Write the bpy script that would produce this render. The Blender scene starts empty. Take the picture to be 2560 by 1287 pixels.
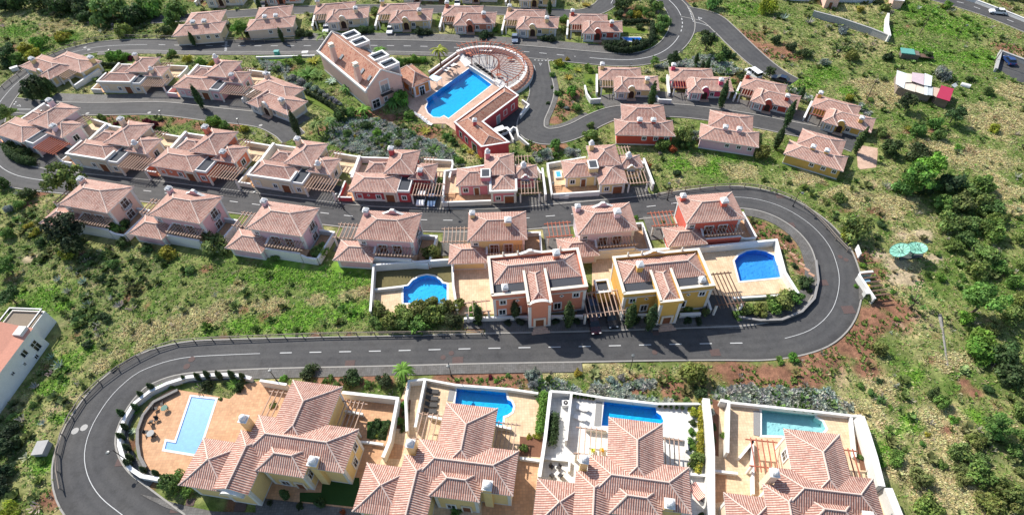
import bpy, bmesh, math, random
import numpy as np
from mathutils import Matrix, Vector
random.seed(7)
RNG = np.random.default_rng(7)
SC = bpy.context.scene
COL = SC.collection

# ------------------------------------------------------------------ camera
FPX, CXP, CYP, CAMH = 1400.0, 1280.0, 643.5, 80.0
_d = np.array([1335.0 - CXP, 1870.0 - CYP, FPX])
_up = -_d / np.linalg.norm(_d)
_fw = np.array([0, 0, 1.0]) - _up * _up[2]
_fw /= np.linalg.norm(_fw)
_rt = np.cross(_fw, _up)
ROT = np.array([_rt, _fw, _up])
cam_data = bpy.data.cameras.new("camera")
cam_data.sensor_width = 36.0
cam_data.lens = FPX / 2560 * 36
cam_data.clip_start = 1.0
cam_data.clip_end = 4000
cam = bpy.data.objects.new("camera", cam_data)
COL.objects.link(cam)
_M = Matrix.Identity(4)
for _c, _v in enumerate([(1, 0, 0), (0, -1, 0), (0, 0, -1)]):
    _w = ROT @ np.array(_v, float)
    for _r in range(3):
        _M[_r][_c] = _w[_r]
_M.translation = Vector((0, 0, CAMH))
cam.matrix_world = _M
SC.camera = cam
# ------------------------------------------------------------------ world, sun, exposure
SUN_EL, SUN_SH = math.radians(43), math.radians(-49)      # elevation; heading of the shadows
world = bpy.data.worlds.new("World")
SC.world = world
world.use_nodes = True
_nt = world.node_tree
_sky = _nt.nodes.new("ShaderNodeTexSky")
_sky.sky_type = 'NISHITA'
_sky.sun_disc = False
_sky.sun_elevation = SUN_EL
_sky.sun_rotation = math.atan2(-math.cos(SUN_SH), -math.sin(SUN_SH))
_bg = _nt.nodes["Background"]
_bg.inputs[1].default_value = 0.135
_nt.links.new(_sky.outputs[0], _bg.inputs[0])
sun_data = bpy.data.lights.new("sun", 'SUN')
sun_data.energy = 5.0
sun_data.angle = math.radians(0.5)
sun_data.color = (1.0, 0.95, 0.87)
sun = bpy.data.objects.new("sun", sun_data)
COL.objects.link(sun)
_sd = Vector((math.cos(SUN_EL) * math.cos(SUN_SH), math.cos(SUN_EL) * math.sin(SUN_SH), -math.sin(SUN_EL)))
sun.rotation_euler = _sd.to_track_quat('-Z', 'Y').to_euler()
sun.location = (0, 0, 150)
SC.view_settings.view_transform = 'Standard'
SC.view_settings.look = 'None'
SC.view_settings.exposure = 0.46
SC.view_settings.gamma = 1.0
SC.cycles.max_bounces = 6
SC.cycles.transparent_max_bounces = 8
SC.cycles.caustics_reflective = False
SC.cycles.caustics_refractive = False

# ------------------------------------------------------------------ survey helpers: photo pixel -> metres on the site plan
KZ = 1916 / 640
CROPS = {'1': (0, 0, KZ), '2': (640, 0, KZ), '3': (1280, 0, KZ), '4': (1920, 0, KZ), '5': (0, 430, KZ), '6': (640, 430, KZ),
         '7': (1280, 430, KZ), '8': (1920, 430, KZ), '9': (0, 857, KZ), 'a': (640, 857, KZ), 'b': (1280, 857, KZ),
         'c': (1920, 857, KZ), 'f': (0, 0, 1.0)}
def G(p, z=0.0, c='f'):
    ox, oy, k = CROPS[c]
    v = ROT @ np.array([ox + p[0] / k - CXP, oy + p[1] / k - CYP, FPX])
    t = (z - CAMH) / v[2]
    return (t * v[0], t * v[1])
def GL(pts, z=0.0, c='f'):
    return [G(p, z, c) for p in pts]
def mpp(x, y):
    """metres per photo pixel at a ground point"""
    v = ROT.T @ np.array([x, y, -CAMH])
    return v[2] / FPX

# ------------------------------------------------------------------ object helpers
def tag(o, label=None, cat=None, group=None, kind=None):
    if label: o['label'] = label
    if cat: o['category'] = cat
    if group: o['group'] = group
    if kind: o['kind'] = kind
    return o
def empty(name, loc, rz=0.0, s=1.0):
    o = bpy.data.objects.new(name, None)
    COL.objects.link(o)
    o.location = loc
    o.rotation_euler = (0, 0, rz)
    o.scale = (s, s, s)
    o.empty_display_size = 0.5
    return o
class MB:
    """collects boxes, prisms, tubes; build() links them as ONE mesh object"""
    def __init__(self):
        self.v, self.f, self.m, self.uv = [], [], [], []
    def face(self, pts, m=0, uv=None):
        b = len(self.v)
        self.v += [tuple(p) for p in pts]
        self.f.append(tuple(range(b, b + len(pts))))
        self.m.append(m)
        self.uv += uv if uv else [(0, 0)] * len(pts)
        return self
    def box(self, x0, x1, y0, y1, z0, z1, m=0):
        a = [(x0, y0, z0), (x1, y0, z0), (x1, y1, z0), (x0, y1, z0), (x0, y0, z1), (x1, y0, z1), (x1, y1, z1), (x0, y1, z1)]
        for q in ((3, 2, 1, 0), (4, 5, 6, 7), (0, 1, 5, 4), (1, 2, 6, 5), (2, 3, 7, 6), (3, 0, 4, 7)):
            self.face([a[i] for i in q], m)
        return self
    def prism(self, pts, z0, z1, m=0, mside=None, bottom=True):
        """pts: ccw plan polygon"""
        n = len(pts)
        ar = sum(pts[i][0] * pts[(i + 1) % n][1] - pts[(i + 1) % n][0] * pts[i][1] for i in range(n))
        if ar < 0: pts = list(reversed(pts))
        self.face([(p[0], p[1], z1) for p in pts], m)
        if bottom: self.face([(p[0], p[1], z0) for p in reversed(pts)], m)
        ms = m if mside is None else mside
        for i in range(n):
            p, q = pts[i], pts[(i + 1) % n]
            self.face([(p[0], p[1], z0), (q[0], q[1], z0), (q[0], q[1], z1), (p[0], p[1], z1)], ms)
        return self
    def tube(self, p, q, r0, r1=None, n=6, m=0, cap=True):
        r1 = r0 if r1 is None else r1
        p, q = Vector(p), Vector(q)
        d = (q - p).normalized()
        a = d.orthogonal().normalized()
        b = d.cross(a)
        P = [p + (a * math.cos(t) + b * math.sin(t)) * r0 for t in [2 * math.pi * i / n for i in range(n)]]
        Q = [q + (a * math.cos(t) + b * math.sin(t)) * r1 for t in [2 * math.pi * i / n for i in range(n)]]
        for i in range(n):
            j = (i + 1) % n
            self.face([P[i], P[j], Q[j], Q[i]], m)
        if cap:
            self.face(Q, m)
            self.face(list(reversed(P)), m)
        return self
    def lathe(self, c, prof, n=10, m=0):
        """prof: list of (r, z)"""
        R = [[(c[0] + r * math.cos(2 * math.pi * i / n), c[1] + r * math.sin(2 * math.pi * i / n), c[2] + z) for i in range(n)] for r, z in prof]
        for a, b in zip(R, R[1:]):
            for i in range(n):
                j = (i + 1) % n
                self.face([a[i], a[j], b[j], b[i]], m)
        return self
    def build(self, name, mats, parent=None, smooth=False, loc=None):
        me = bpy.data.meshes.new(name)
        me.from_pydata(self.v, [], self.f)
        if not isinstance(mats, (list, tuple)): mats = [mats]
        for x in mats: me.materials.append(x)
        me.polygons.foreach_set('material_index', np.array(self.m, dtype=np.int32))
        u = me.uv_layers.new(name='uv')
        u.data.foreach_set('uv', np.array(self.uv, dtype=np.float32).ravel())
        if smooth: me.polygons.foreach_set('use_smooth', [True] * len(self.f))
        me.update()
        o = bpy.data.objects.new(name, me)
        COL.objects.link(o)
        if parent: o.parent = parent
        if loc: o.location = loc
        return o

# ------------------------------------------------------------------ materials
def _mat(name):
    m = bpy.data.materials.new(name)
    m.use_nodes = True
    nt = m.node_tree
    return m, nt, nt.nodes['Principled BSDF'], nt.nodes.new, nt.links.new
def _coord(nt, scale, detail=4, rough=0.6, kind='ShaderNodeTexNoise', src='Object'):
    tc = nt.nodes.new('ShaderNodeTexCoord')
    n = nt.nodes.new(kind)
    n.inputs['Scale'].default_value = scale
    if kind == 'ShaderNodeTexNoise':
        n.inputs['Detail'].default_value = detail
        n.inputs['Roughness'].default_value = rough
    nt.links.new(tc.outputs[src], n.inputs['Vector'])
    return n
def _ramp(nt, fac, stops):
    r = nt.nodes.new('ShaderNodeValToRGB')
    e = r.color_ramp.elements
    while len(e) < len(stops): e.new(0.5)
    for i, (p, c) in enumerate(stops):
        e[i].position = p
        e[i].color = (c[0], c[1], c[2], 1)
    nt.links.new(fac, r.inputs[0])
    return r
def noisy(name, c, amp=0.18, scale=1.2, rough=0.85, bump=0.0, bscale=20, spec=0.3):
    """a plain material whose colour drifts a little with a two-scale noise"""
    m, nt, b, N, L = _mat(name)
    n1 = _coord(nt, scale)
    n2 = _coord(nt, scale * 7, 3)
    ad = N('ShaderNodeMath'); ad.operation = 'ADD'
    L(n1.outputs[0], ad.inputs[0]); L(n2.outputs[0], ad.inputs[1])
    lo = [x * (1 - amp) for x in c]; hi = [min(1, x * (1 + amp)) for x in c]
    md = N('ShaderNodeMath'); md.operation = 'MULTIPLY'; md.inputs[1].default_value = 0.5
    L(ad.outputs[0], md.inputs[0])
    r = _ramp(nt, md.outputs[0], [(0.3, lo), (0.7, hi)])
    L(r.outputs[0], b.inputs['Base Color'])
    b.inputs['Roughness'].default_value = rough
    b.inputs['Specular IOR Level'].default_value = spec
    if bump:
        nb = _coord(nt, bscale, 3)
        bp = N('ShaderNodeBump'); bp.inputs['Strength'].default_value = bump
        L(nb.outputs[0], bp.inputs['Height']); L(bp.outputs[0], b.inputs['Normal'])
    return m
def roof_mat(name, pale, dark, spot):
    """barrel tiles: pale crowns, dark red channels, single tiles of another tone; uv is metres along the eave / up the slope"""
    m, nt, b, N, L = _mat(name)
    uv = N('ShaderNodeUVMap'); uv.uv_map = 'uv'
    sp = N('ShaderNodeSeparateXYZ'); L(uv.outputs[0], sp.inputs[0])
    def math_(op, a, v=None):
        x = N('ShaderNodeMath'); x.operation = op
        if hasattr(a, 'links'): L(a, x.inputs[0])
        else: x.inputs[0].default_value = a
        if v is not None:
            if hasattr(v, 'links'): L(v, x.inputs[1])
            else: x.inputs[1].default_value = v
        return x.outputs[0]
    pu = math_('MULTIPLY', sp.outputs[0], 1 / 0.31)
    pv = math_('MULTIPLY', sp.outputs[1], 1 / 0.42)
    s = math_('SINE', math_('MULTIPLY', pu, 2 * math.pi))
    # tile cells
    cb = N('ShaderNodeCombineXYZ')
    L(math_('FLOOR', pu), cb.inputs[0]); L(math_('FLOOR', pv), cb.inputs[1])
    wn = N('ShaderNodeTexWhiteNoise'); wn.noise_dimensions = '2D'; L(cb.outputs[0], wn.inputs[0])
    st = _ramp(nt, math_('ADD', math_('MULTIPLY', s, 0.5), 0.5), [(0.22, dark), (0.80, pale)])
    # odd tiles
    mx = N('ShaderNodeMix'); mx.data_type = 'RGBA'; mx.blend_type = 'MIX'
    L(_ramp(nt, wn.outputs[0], [(0.0, (0, 0, 0)), (0.6, (0.08, 0.08, 0.08)), (1.0, (0.8, 0.8, 0.8))]).outputs[0], mx.inputs[0])
    L(st.outputs[0], mx.inputs[6]); mx.inputs[7].default_value = (*spot, 1)
    # tile course line and lichen
    fv = math_('FRACT', pv)
    cl = _ramp(nt, fv, [(0.0, (0.72, 0.72, 0.72)), (0.18, (1, 1, 1))])
    m2 = N('ShaderNodeMix'); m2.data_type = 'RGBA'; m2.blend_type = 'MULTIPLY'; m2.inputs[0].default_value = 1
    L(mx.outputs[2], m2.inputs[6]); L(cl.outputs[0], m2.inputs[7])
    nz = _coord(nt, 0.5, 6, 0.72)
    oi = N('ShaderNodeObjectInfo')
    ag = _ramp(nt, oi.outputs['Random'], [(0.0, (0.86, 0.84, 0.84)), (0.5, (1.0, 0.98, 0.96)), (1.0, (1.06, 1.07, 1.06))])
    l0 = _ramp(nt, nz.outputs[0], [(0.28, (0.62, 0.6, 0.6)), (0.45, (0.95, 0.94, 0.93)), (0.75, (1.14, 1.12, 1.08))])
    li = N('ShaderNodeMix'); li.data_type = 'RGBA'; li.blend_type = 'MULTIPLY'; li.inputs[0].default_value = 1
    L(l0.outputs[0], li.inputs[6]); L(ag.outputs[0], li.inputs[7])
    m3 = N('ShaderNodeMix'); m3.data_type = 'RGBA'; m3.blend_type = 'MULTIPLY'; m3.inputs[0].default_value = 1
    L(m2.outputs[2], m3.inputs[6]); L(li.outputs[2], m3.inputs[7])
    L(m3.outputs[2], b.inputs['Base Color'])
    b.inputs['Roughness'].default_value = 0.8
    b.inputs['Specular IOR Level'].default_value = 0.2
    bp = N('ShaderNodeBump'); bp.inputs['Strength'].default_value = 0.6; bp.inputs['Distance'].default_value = 0.06
    L(s, bp.inputs['Height']); L(bp.outputs[0], b.inputs['Normal'])
    return m
def grid_mat(name, c, mortar, size, rough=0.8, vary=0.2, dark=None):
    """square tiles / setts with joints and stains"""
    m, nt, b, N, L = _mat(name)
    tc = N('ShaderNodeTexCoord')
    br = N('ShaderNodeTexBrick')
    br.offset = 0.0
    br.inputs['Scale'].default_value = 1 / size
    br.inputs['Brick Width'].default_value = 1.0
    br.inputs['Row Height'].default_value = 1.0
    br.inputs['Mortar Size'].default_value = 0.05
    br.inputs['Color1'].default_value = (*[x * (1 - vary) for x in c], 1)
    br.inputs['Color2'].default_value = (*[min(1, x * (1 + vary)) for x in c], 1)
    br.inputs['Mortar'].default_value = (*mortar, 1)
    L(tc.outputs['Object'], br.inputs['Vector'])
    nz = _coord(nt, 0.45, 5, 0.7)
    st = _ramp(nt, nz.outputs[0], [(0.3, dark or (0.8, 0.76, 0.72)), (0.62, (1.06, 1.06, 1.06))])
    mx = N('ShaderNodeMix'); mx.data_type = 'RGBA'; mx.blend_type = 'MULTIPLY'; mx.inputs[0].default_value = 1
    L(br.outputs[0], mx.inputs[6]); L(st.outputs[0], mx.inputs[7])
    L(mx.outputs[2], b.inputs['Base Color'])
    b.inputs['Roughness'].default_value = rough
    b.inputs['Specular IOR Level'].default_value = 0.3
    return m
def foliage_mat(name):
    m, nt, b, N, L = _mat(name)
    at = N('ShaderNodeAttribute'); at.attribute_name = 'Col'
    oi = N('ShaderNodeObjectInfo')
    mx = N('ShaderNodeMix'); mx.data_type = 'RGBA'; mx.blend_type = 'MULTIPLY'; mx.inputs[0].default_value = 1
    L(at.outputs['Color'], mx.inputs[6]); L(oi.outputs['Color'], mx.inputs[7])
    b.inputs['Roughness'].default_value = 0.75
    b.inputs['Specular IOR Level'].default_value = 0.25
    L(mx.outputs[2], b.inputs['Base Color'])
    tr = N('ShaderNodeBsdfTranslucent'); L(mx.outputs[2], tr.inputs[0])
    ms = N('ShaderNodeMixShader'); ms.inputs[0].default_value = 0.3
    L(b.outputs[0], ms.inputs[1]); L(tr.outputs[0], ms.inputs[2])
    L(ms.outputs[0], nt.nodes['Material Output'].inputs[0])
    return m
def ground_mat():
    m, nt, b, N, L = _mat('ground')
    at = N('ShaderNodeAttribute'); at.attribute_name = 'Col'
    nz = _coord(nt, 0.9, 6, 0.7)
    r = _ramp(nt, nz.outputs[0], [(0.32, (0.55, 0.55, 0.55)), (0.68, (1.35, 1.32, 1.25))])
    mx = N('ShaderNodeMix'); mx.data_type = 'RGBA'; mx.blend_type = 'MULTIPLY'; mx.inputs[0].default_value = 1
    L(at.outputs['Color'], mx.inputs[6]); L(r.outputs[0], mx.inputs[7])
    L(mx.outputs[2], b.inputs['Base Color'])
    b.inputs['Roughness'].default_value = 0.95
    b.inputs['Specular IOR Level'].default_value = 0.1
    n2 = _coord(nt, 2.5, 5, 0.7)
    bp = N('ShaderNodeBump'); bp.inputs['Strength'].default_value = 0.7; bp.inputs['Distance'].default_value = 0.3
    L(n2.outputs[0], bp.inputs['Height']); L(bp.outputs[0], b.inputs['Normal'])
    return m
def asphalt_mat():
    m, nt, b, N, L = _mat('asphalt')
    n1 = _coord(nt, 0.12, 5, 0.6); n2 = _coord(nt, 3.0, 4, 0.8); n3 = _coord(nt, 0.6, 5, 0.75)
    r1 = _ramp(nt, n1.outputs[0], [(0.35, (0.056, 0.056, 0.058)), (0.65, (0.074, 0.073, 0.072))])
    r2 = _ramp(nt, n2.outputs[0], [(0.3, (0.82, 0.82, 0.82)), (0.7, (1.14, 1.14, 1.14))])
    r3 = _ramp(nt, n3.outputs[0], [(0.28, (0.72, 0.71, 0.7)), (0.5, (1, 1, 1)), (0.76, (1.1, 1.09, 1.07))])
    c = r1
    for r in (r2, r3):
        mx = N('ShaderNodeMix'); mx.data_type = 'RGBA'; mx.blend_type = 'MULTIPLY'; mx.inputs[0].default_value = 1
        L(c.outputs[0] if c is r1 else c.outputs[2], mx.inputs[6]); L(r.outputs[0], mx.inputs[7]); c = mx
    uv = N('ShaderNodeUVMap'); uv.uv_map = 'uv'
    sx = N('ShaderNodeSeparateXYZ'); L(uv.outputs[0], sx.inputs[0])
    ab = N('ShaderNodeMath'); ab.operation = 'ABSOLUTE'; L(sx.outputs[0], ab.inputs[0])
    dv = N('ShaderNodeMath'); dv.operation = 'DIVIDE'; L(ab.outputs[0], dv.inputs[0]); dv.inputs[1].default_value = 4.0
    wt = _ramp(nt, dv.outputs[0], [(0.0, (1, 1, 1)), (0.18, (1.14, 1.13, 1.12)), (0.32, (0.96, 0.96, 0.96)), (0.55, (1.12, 1.11, 1.1)), (0.8, (0.86, 0.85, 0.84))])
    mx = N('ShaderNodeMix'); mx.data_type = 'RGBA'; mx.blend_type = 'MULTIPLY'; mx.inputs[0].default_value = 1
    L(c.outputs[2], mx.inputs[6]); L(wt.outputs[0], mx.inputs[7]); c = mx
    L(c.outputs[2], b.inputs['Base Color'])
    b.inputs['Roughness'].default_value = 0.85
    b.inputs['Specular IOR Level'].default_value = 0.3
    return m
def water_mat(name, tint, wave=0.45):
    m, nt, b, N, L = _mat(name)
    nt.nodes.remove(b)
    t = N('ShaderNodeBsdfTransparent'); t.inputs[0].default_value = (*tint, 1)
    g = N('ShaderNodeBsdfGlossy'); g.inputs['Roughness'].default_value = 0.03
    fr = N('ShaderNodeFresnel'); fr.inputs[0].default_value = 1.33
    nz = _coord(nt, 1.6, 2)
    bp = N('ShaderNodeBump'); bp.inputs['Strength'].default_value = wave; bp.inputs['Distance'].default_value = 0.05
    L(nz.outputs[0], bp.inputs['Height']); L(bp.outputs[0], g.inputs['Normal']); L(bp.outputs[0], fr.inputs['Normal'])
    ms = N('ShaderNodeMixShader')
    L(fr.outputs[0], ms.inputs[0]); L(t.outputs[0], ms.inputs[1]); L(g.outputs[0], ms.inputs[2])
    L(ms.outputs[0], nt.nodes['Material Output'].inputs[0])
    return m
def plain(name, c, rough=0.5, metal=0.0, spec=0.5):
    m, nt, b, N, L = _mat(name)
    b.inputs['Base Color'].default_value = (*c, 1)
    b.inputs['Roughness'].default_value = rough
    b.inputs['Metallic'].default_value = metal
    b.inputs['Specular IOR Level'].default_value = spec
    return m
ROOF = roof_mat('roof_tiles', (0.62, 0.465, 0.395), (0.305, 0.14, 0.11), (0.38, 0.20, 0.16))
ROOF_CLUB = roof_mat('club_roof_tiles', (0.58, 0.40, 0.31), (0.42, 0.17, 0.10), (0.33, 0.11, 0.07))
RIDGE = noisy('ridge_tiles', (0.60, 0.46, 0.39), 0.15, 2)
WHITE = noisy('white_render', (0.64, 0.63, 0.60), 0.10, 0.7)
CAPW = noisy('cap_white', (0.70, 0.69, 0.67), 0.05, 1.5)
STONE = noisy('stone_trim', (0.66, 0.60, 0.50), 0.08, 1.0)
GLASS = plain('window_glass', (0.015, 0.02, 0.025), 0.08)
PALEGLASS = plain('curtained_glass', (0.25, 0.27, 0.28), 0.1)
DOORW = noisy('door_wood', (0.20, 0.075, 0.035), 0.2, 3)
SHUT = noisy('brown_shutter', (0.10, 0.07, 0.06), 0.2, 4)
DARKO = noisy('painted_porch_shade', (0.05, 0.026, 0.018), 0.2, 3)  # dark brown that paints the shade inside the porch arch, not timber
RAFTW = noisy('pergola_wood', (0.40, 0.28, 0.215), 0.15, 3)
RAFTR = noisy('red_pergola_wood', (0.36, 0.12, 0.075), 0.2, 3)
RAFTD = noisy('dark_pergola_wood', (0.13, 0.08, 0.06), 0.2, 3)
IRON = plain('black_iron', (0.02, 0.02, 0.022), 0.5)
ASPH = asphalt_mat()
PAVE = grid_mat('setts', (0.125, 0.12, 0.113), (0.075, 0.072, 0.07), 0.35, vary=0.16)
KERB = noisy('kerb_stone', (0.30, 0.285, 0.26), 0.15, 2)
TERRA = grid_mat('terracotta_paving', (0.55, 0.32, 0.18), (0.42, 0.26, 0.16), 0.42, vary=0.12)
SAND = grid_mat('sand_paving', (0.66, 0.49, 0.32), (0.5, 0.37, 0.25), 0.42, vary=0.09)
PALE = grid_mat('pale_paving', (0.74, 0.70, 0.63), (0.58, 0.54, 0.48), 0.5, vary=0.05)
PINKP = grid_mat('pink_paving', (0.52, 0.36, 0.27), (0.42, 0.29, 0.22), 0.4, vary=0.08)
LINE = noisy('road_paint', (0.50, 0.50, 0.49), 0.12, 3)
SOIL = noisy('red_soil', (0.16, 0.075, 0.045), 0.35, 1.2, 0.95, 0.6, 6)
LAWN = noisy('lawn', (0.10, 0.15, 0.018), 0.25, 1.5, 0.95, 0.5, 30)
WPALE = grid_mat('white_paving', (0.70, 0.69, 0.66), (0.58, 0.57, 0.54), 0.6, vary=0.03)
GREYP = grid_mat('grey_paving', (0.36, 0.35, 0.34), (0.28, 0.27, 0.265), 0.6, vary=0.06)
DLAWN = noisy('turf_green', (0.022, 0.06, 0.012), 0.15, 1.5, 0.95)
GRAVEL = noisy('dark_gravel', (0.055, 0.06, 0.07), 0.35, 6, 0.9, 0.4, 30)
BASIN = grid_mat('pool_mosaic', (0.012, 0.50, 0.92), (0.03, 0.55, 0.9), 0.25, 0.3, 0.08, (0.93, 0.95, 0.97))
BASINB = grid_mat('blue_pool_mosaic', (0.07, 0.36, 0.84), (0.09, 0.4, 0.84), 0.25, 0.3, 0.08, (0.93, 0.95, 0.97))
BASING = grid_mat('green_pool_mosaic', (0.52, 0.74, 0.72), (0.5, 0.7, 0.68), 0.25, 0.3, 0.06, (0.93, 0.95, 0.97))
WATER = water_mat('water', (0.80, 0.97, 1.0))
FOL = foliage_mat('foliage')
BARK = noisy('bark', (0.13, 0.095, 0.07), 0.3, 3, 0.95)
CONC = noisy('concrete', (0.36, 0.355, 0.34), 0.12, 2)
CHAR = plain('dark_wicker', (0.035, 0.03, 0.028), 0.7)
CREAMF = plain('cream_cushion', (0.75, 0.73, 0.70), 0.8)
FENCEW = noisy('fence_timber', (0.24, 0.20, 0.165), 0.2, 3)
_walls = {}
WC = {'yellow': (0.72, 0.54, 0.26), 'gold': (0.64, 0.39, 0.10), 'cream': (0.72, 0.58, 0.40), 'pink': (0.72, 0.42, 0.42), 'rose': (0.60, 0.20, 0.235),
      'red': (0.46, 0.075, 0.08), 'salmon': (0.62, 0.20, 0.125), 'coral': (0.60, 0.13, 0.09), 'mauve': (0.72, 0.55, 0.58), 'beige': (0.70, 0.56, 0.42),
      'magenta': (0.62, 0.08, 0.15), 'brick': (0.50, 0.085, 0.055), 'blush': (0.72, 0.47, 0.38), 'lilac': (0.66, 0.44, 0.47), 'white': (0.76, 0.75, 0.72),
      'orange': (0.60, 0.22, 0.06), 'terra': (0.62, 0.24, 0.15), 'sunny': (0.74, 0.55, 0.26)}
def wallm(k):
    if k not in _walls: _walls[k] = noisy('render_' + k, WC[k], 0.11, 0.8, 0.9)
    return _walls[k]

# ------------------------------------------------------------------ building kit
def hip(mb, x0, x1, y0, y1, ze, rise, axis='x', hips=(1, 1), th=0.17, caps=True, flare=0.26):
    if axis == 'x': U0, U1, W0, W1 = x0, x1, y0, y1; mp = lambda u, w, z: (u, w, z)
    else: U0, U1, W0, W1 = y0, y1, x0, x1; mp = lambda u, w, z: (w, u, z)
    s = (W1 - W0) / 2; wc = (W0 + W1) / 2; um = (U0 + U1) / 2
    a = 0.34 * s; za = ze + flare * rise; zr = ze + rise
    h0, h1 = (s if hips[0] else 0), (s if hips[1] else 0)
    r0, r1 = min(U0 + h0, um), max(U1 - h1, um)
    i0, i1 = (a if hips[0] else 0), (a if hips[1] else 0)
    v1 = math.hypot(a, za - ze); v2 = v1 + math.hypot(s - a, zr - za)
    for wE, wM in ((W0, W0 + a), (W1, W1 - a)):
        mb.face([mp(U0, wE, ze), mp(U1, wE, ze), mp(U1 - i1, wM, za), mp(U0 + i0, wM, za)], 0, [(U0, 0), (U1, 0), (U1 - i1, v1), (U0 + i0, v1)])
        mb.face([mp(U0 + i0, wM, za), mp(U1 - i1, wM, za), mp(r1, wc, zr), mp(r0, wc, zr)], 0, [(U0 + i0, v1), (U1 - i1, v1), (r1, v2), (r0, v2)])
    for uE, uM, r, hp in ((U0, U0 + i0, r0, hips[0]), (U1, U1 - i1, r1, hips[1])):
        if hp:
            mb.face([mp(uE, W0, ze), mp(uE, W1, ze), mp(uM, W1 - a, za), mp(uM, W0 + a, za)], 0, [(W0, 0), (W1, 0), (W1 - a, v1), (W0 + a, v1)])
            mb.face([mp(uM, W0 + a, za), mp(uM, W1 - a, za), mp(r, wc, zr)], 0, [(W0 + a, v1), (W1 - a, v1), (wc, v2)])
            if caps:
                for wE, wM in ((W0, W0 + a), (W1, W1 - a)):
                    mb.tube(mp(uE, wE, ze), mp(uM, wM, za), 0.12, n=5, m=2)
                    mb.tube(mp(uM, wM, za), mp(r, wc, zr), 0.12, n=5, m=2)
        else:
            mb.face([mp(uE, W0, ze), mp(uE, W1, ze), mp(uE, W1 - a, za), mp(uE, wc, zr), mp(uE, W0 + a, za)], 1)
    if caps and r1 - r0 > 0.3: mb.tube(mp(r0 - 0.1, wc, zr + 0.02), mp(r1 + 0.1, wc, zr + 0.02), 0.13, n=5, m=2)
    q = [(x0, y0), (x1, y0), (x1, y1), (x0, y1)]
    mb.face([(p[0], p[1], ze - th) for p in q], 1)
    for i in range(4):
        p, r = q[i], q[(i + 1) % 4]
        mb.face([(p[0], p[1], ze - th), (r[0], r[1], ze - th), (r[0], r[1], ze), (p[0], p[1], ze)], 1)

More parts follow.
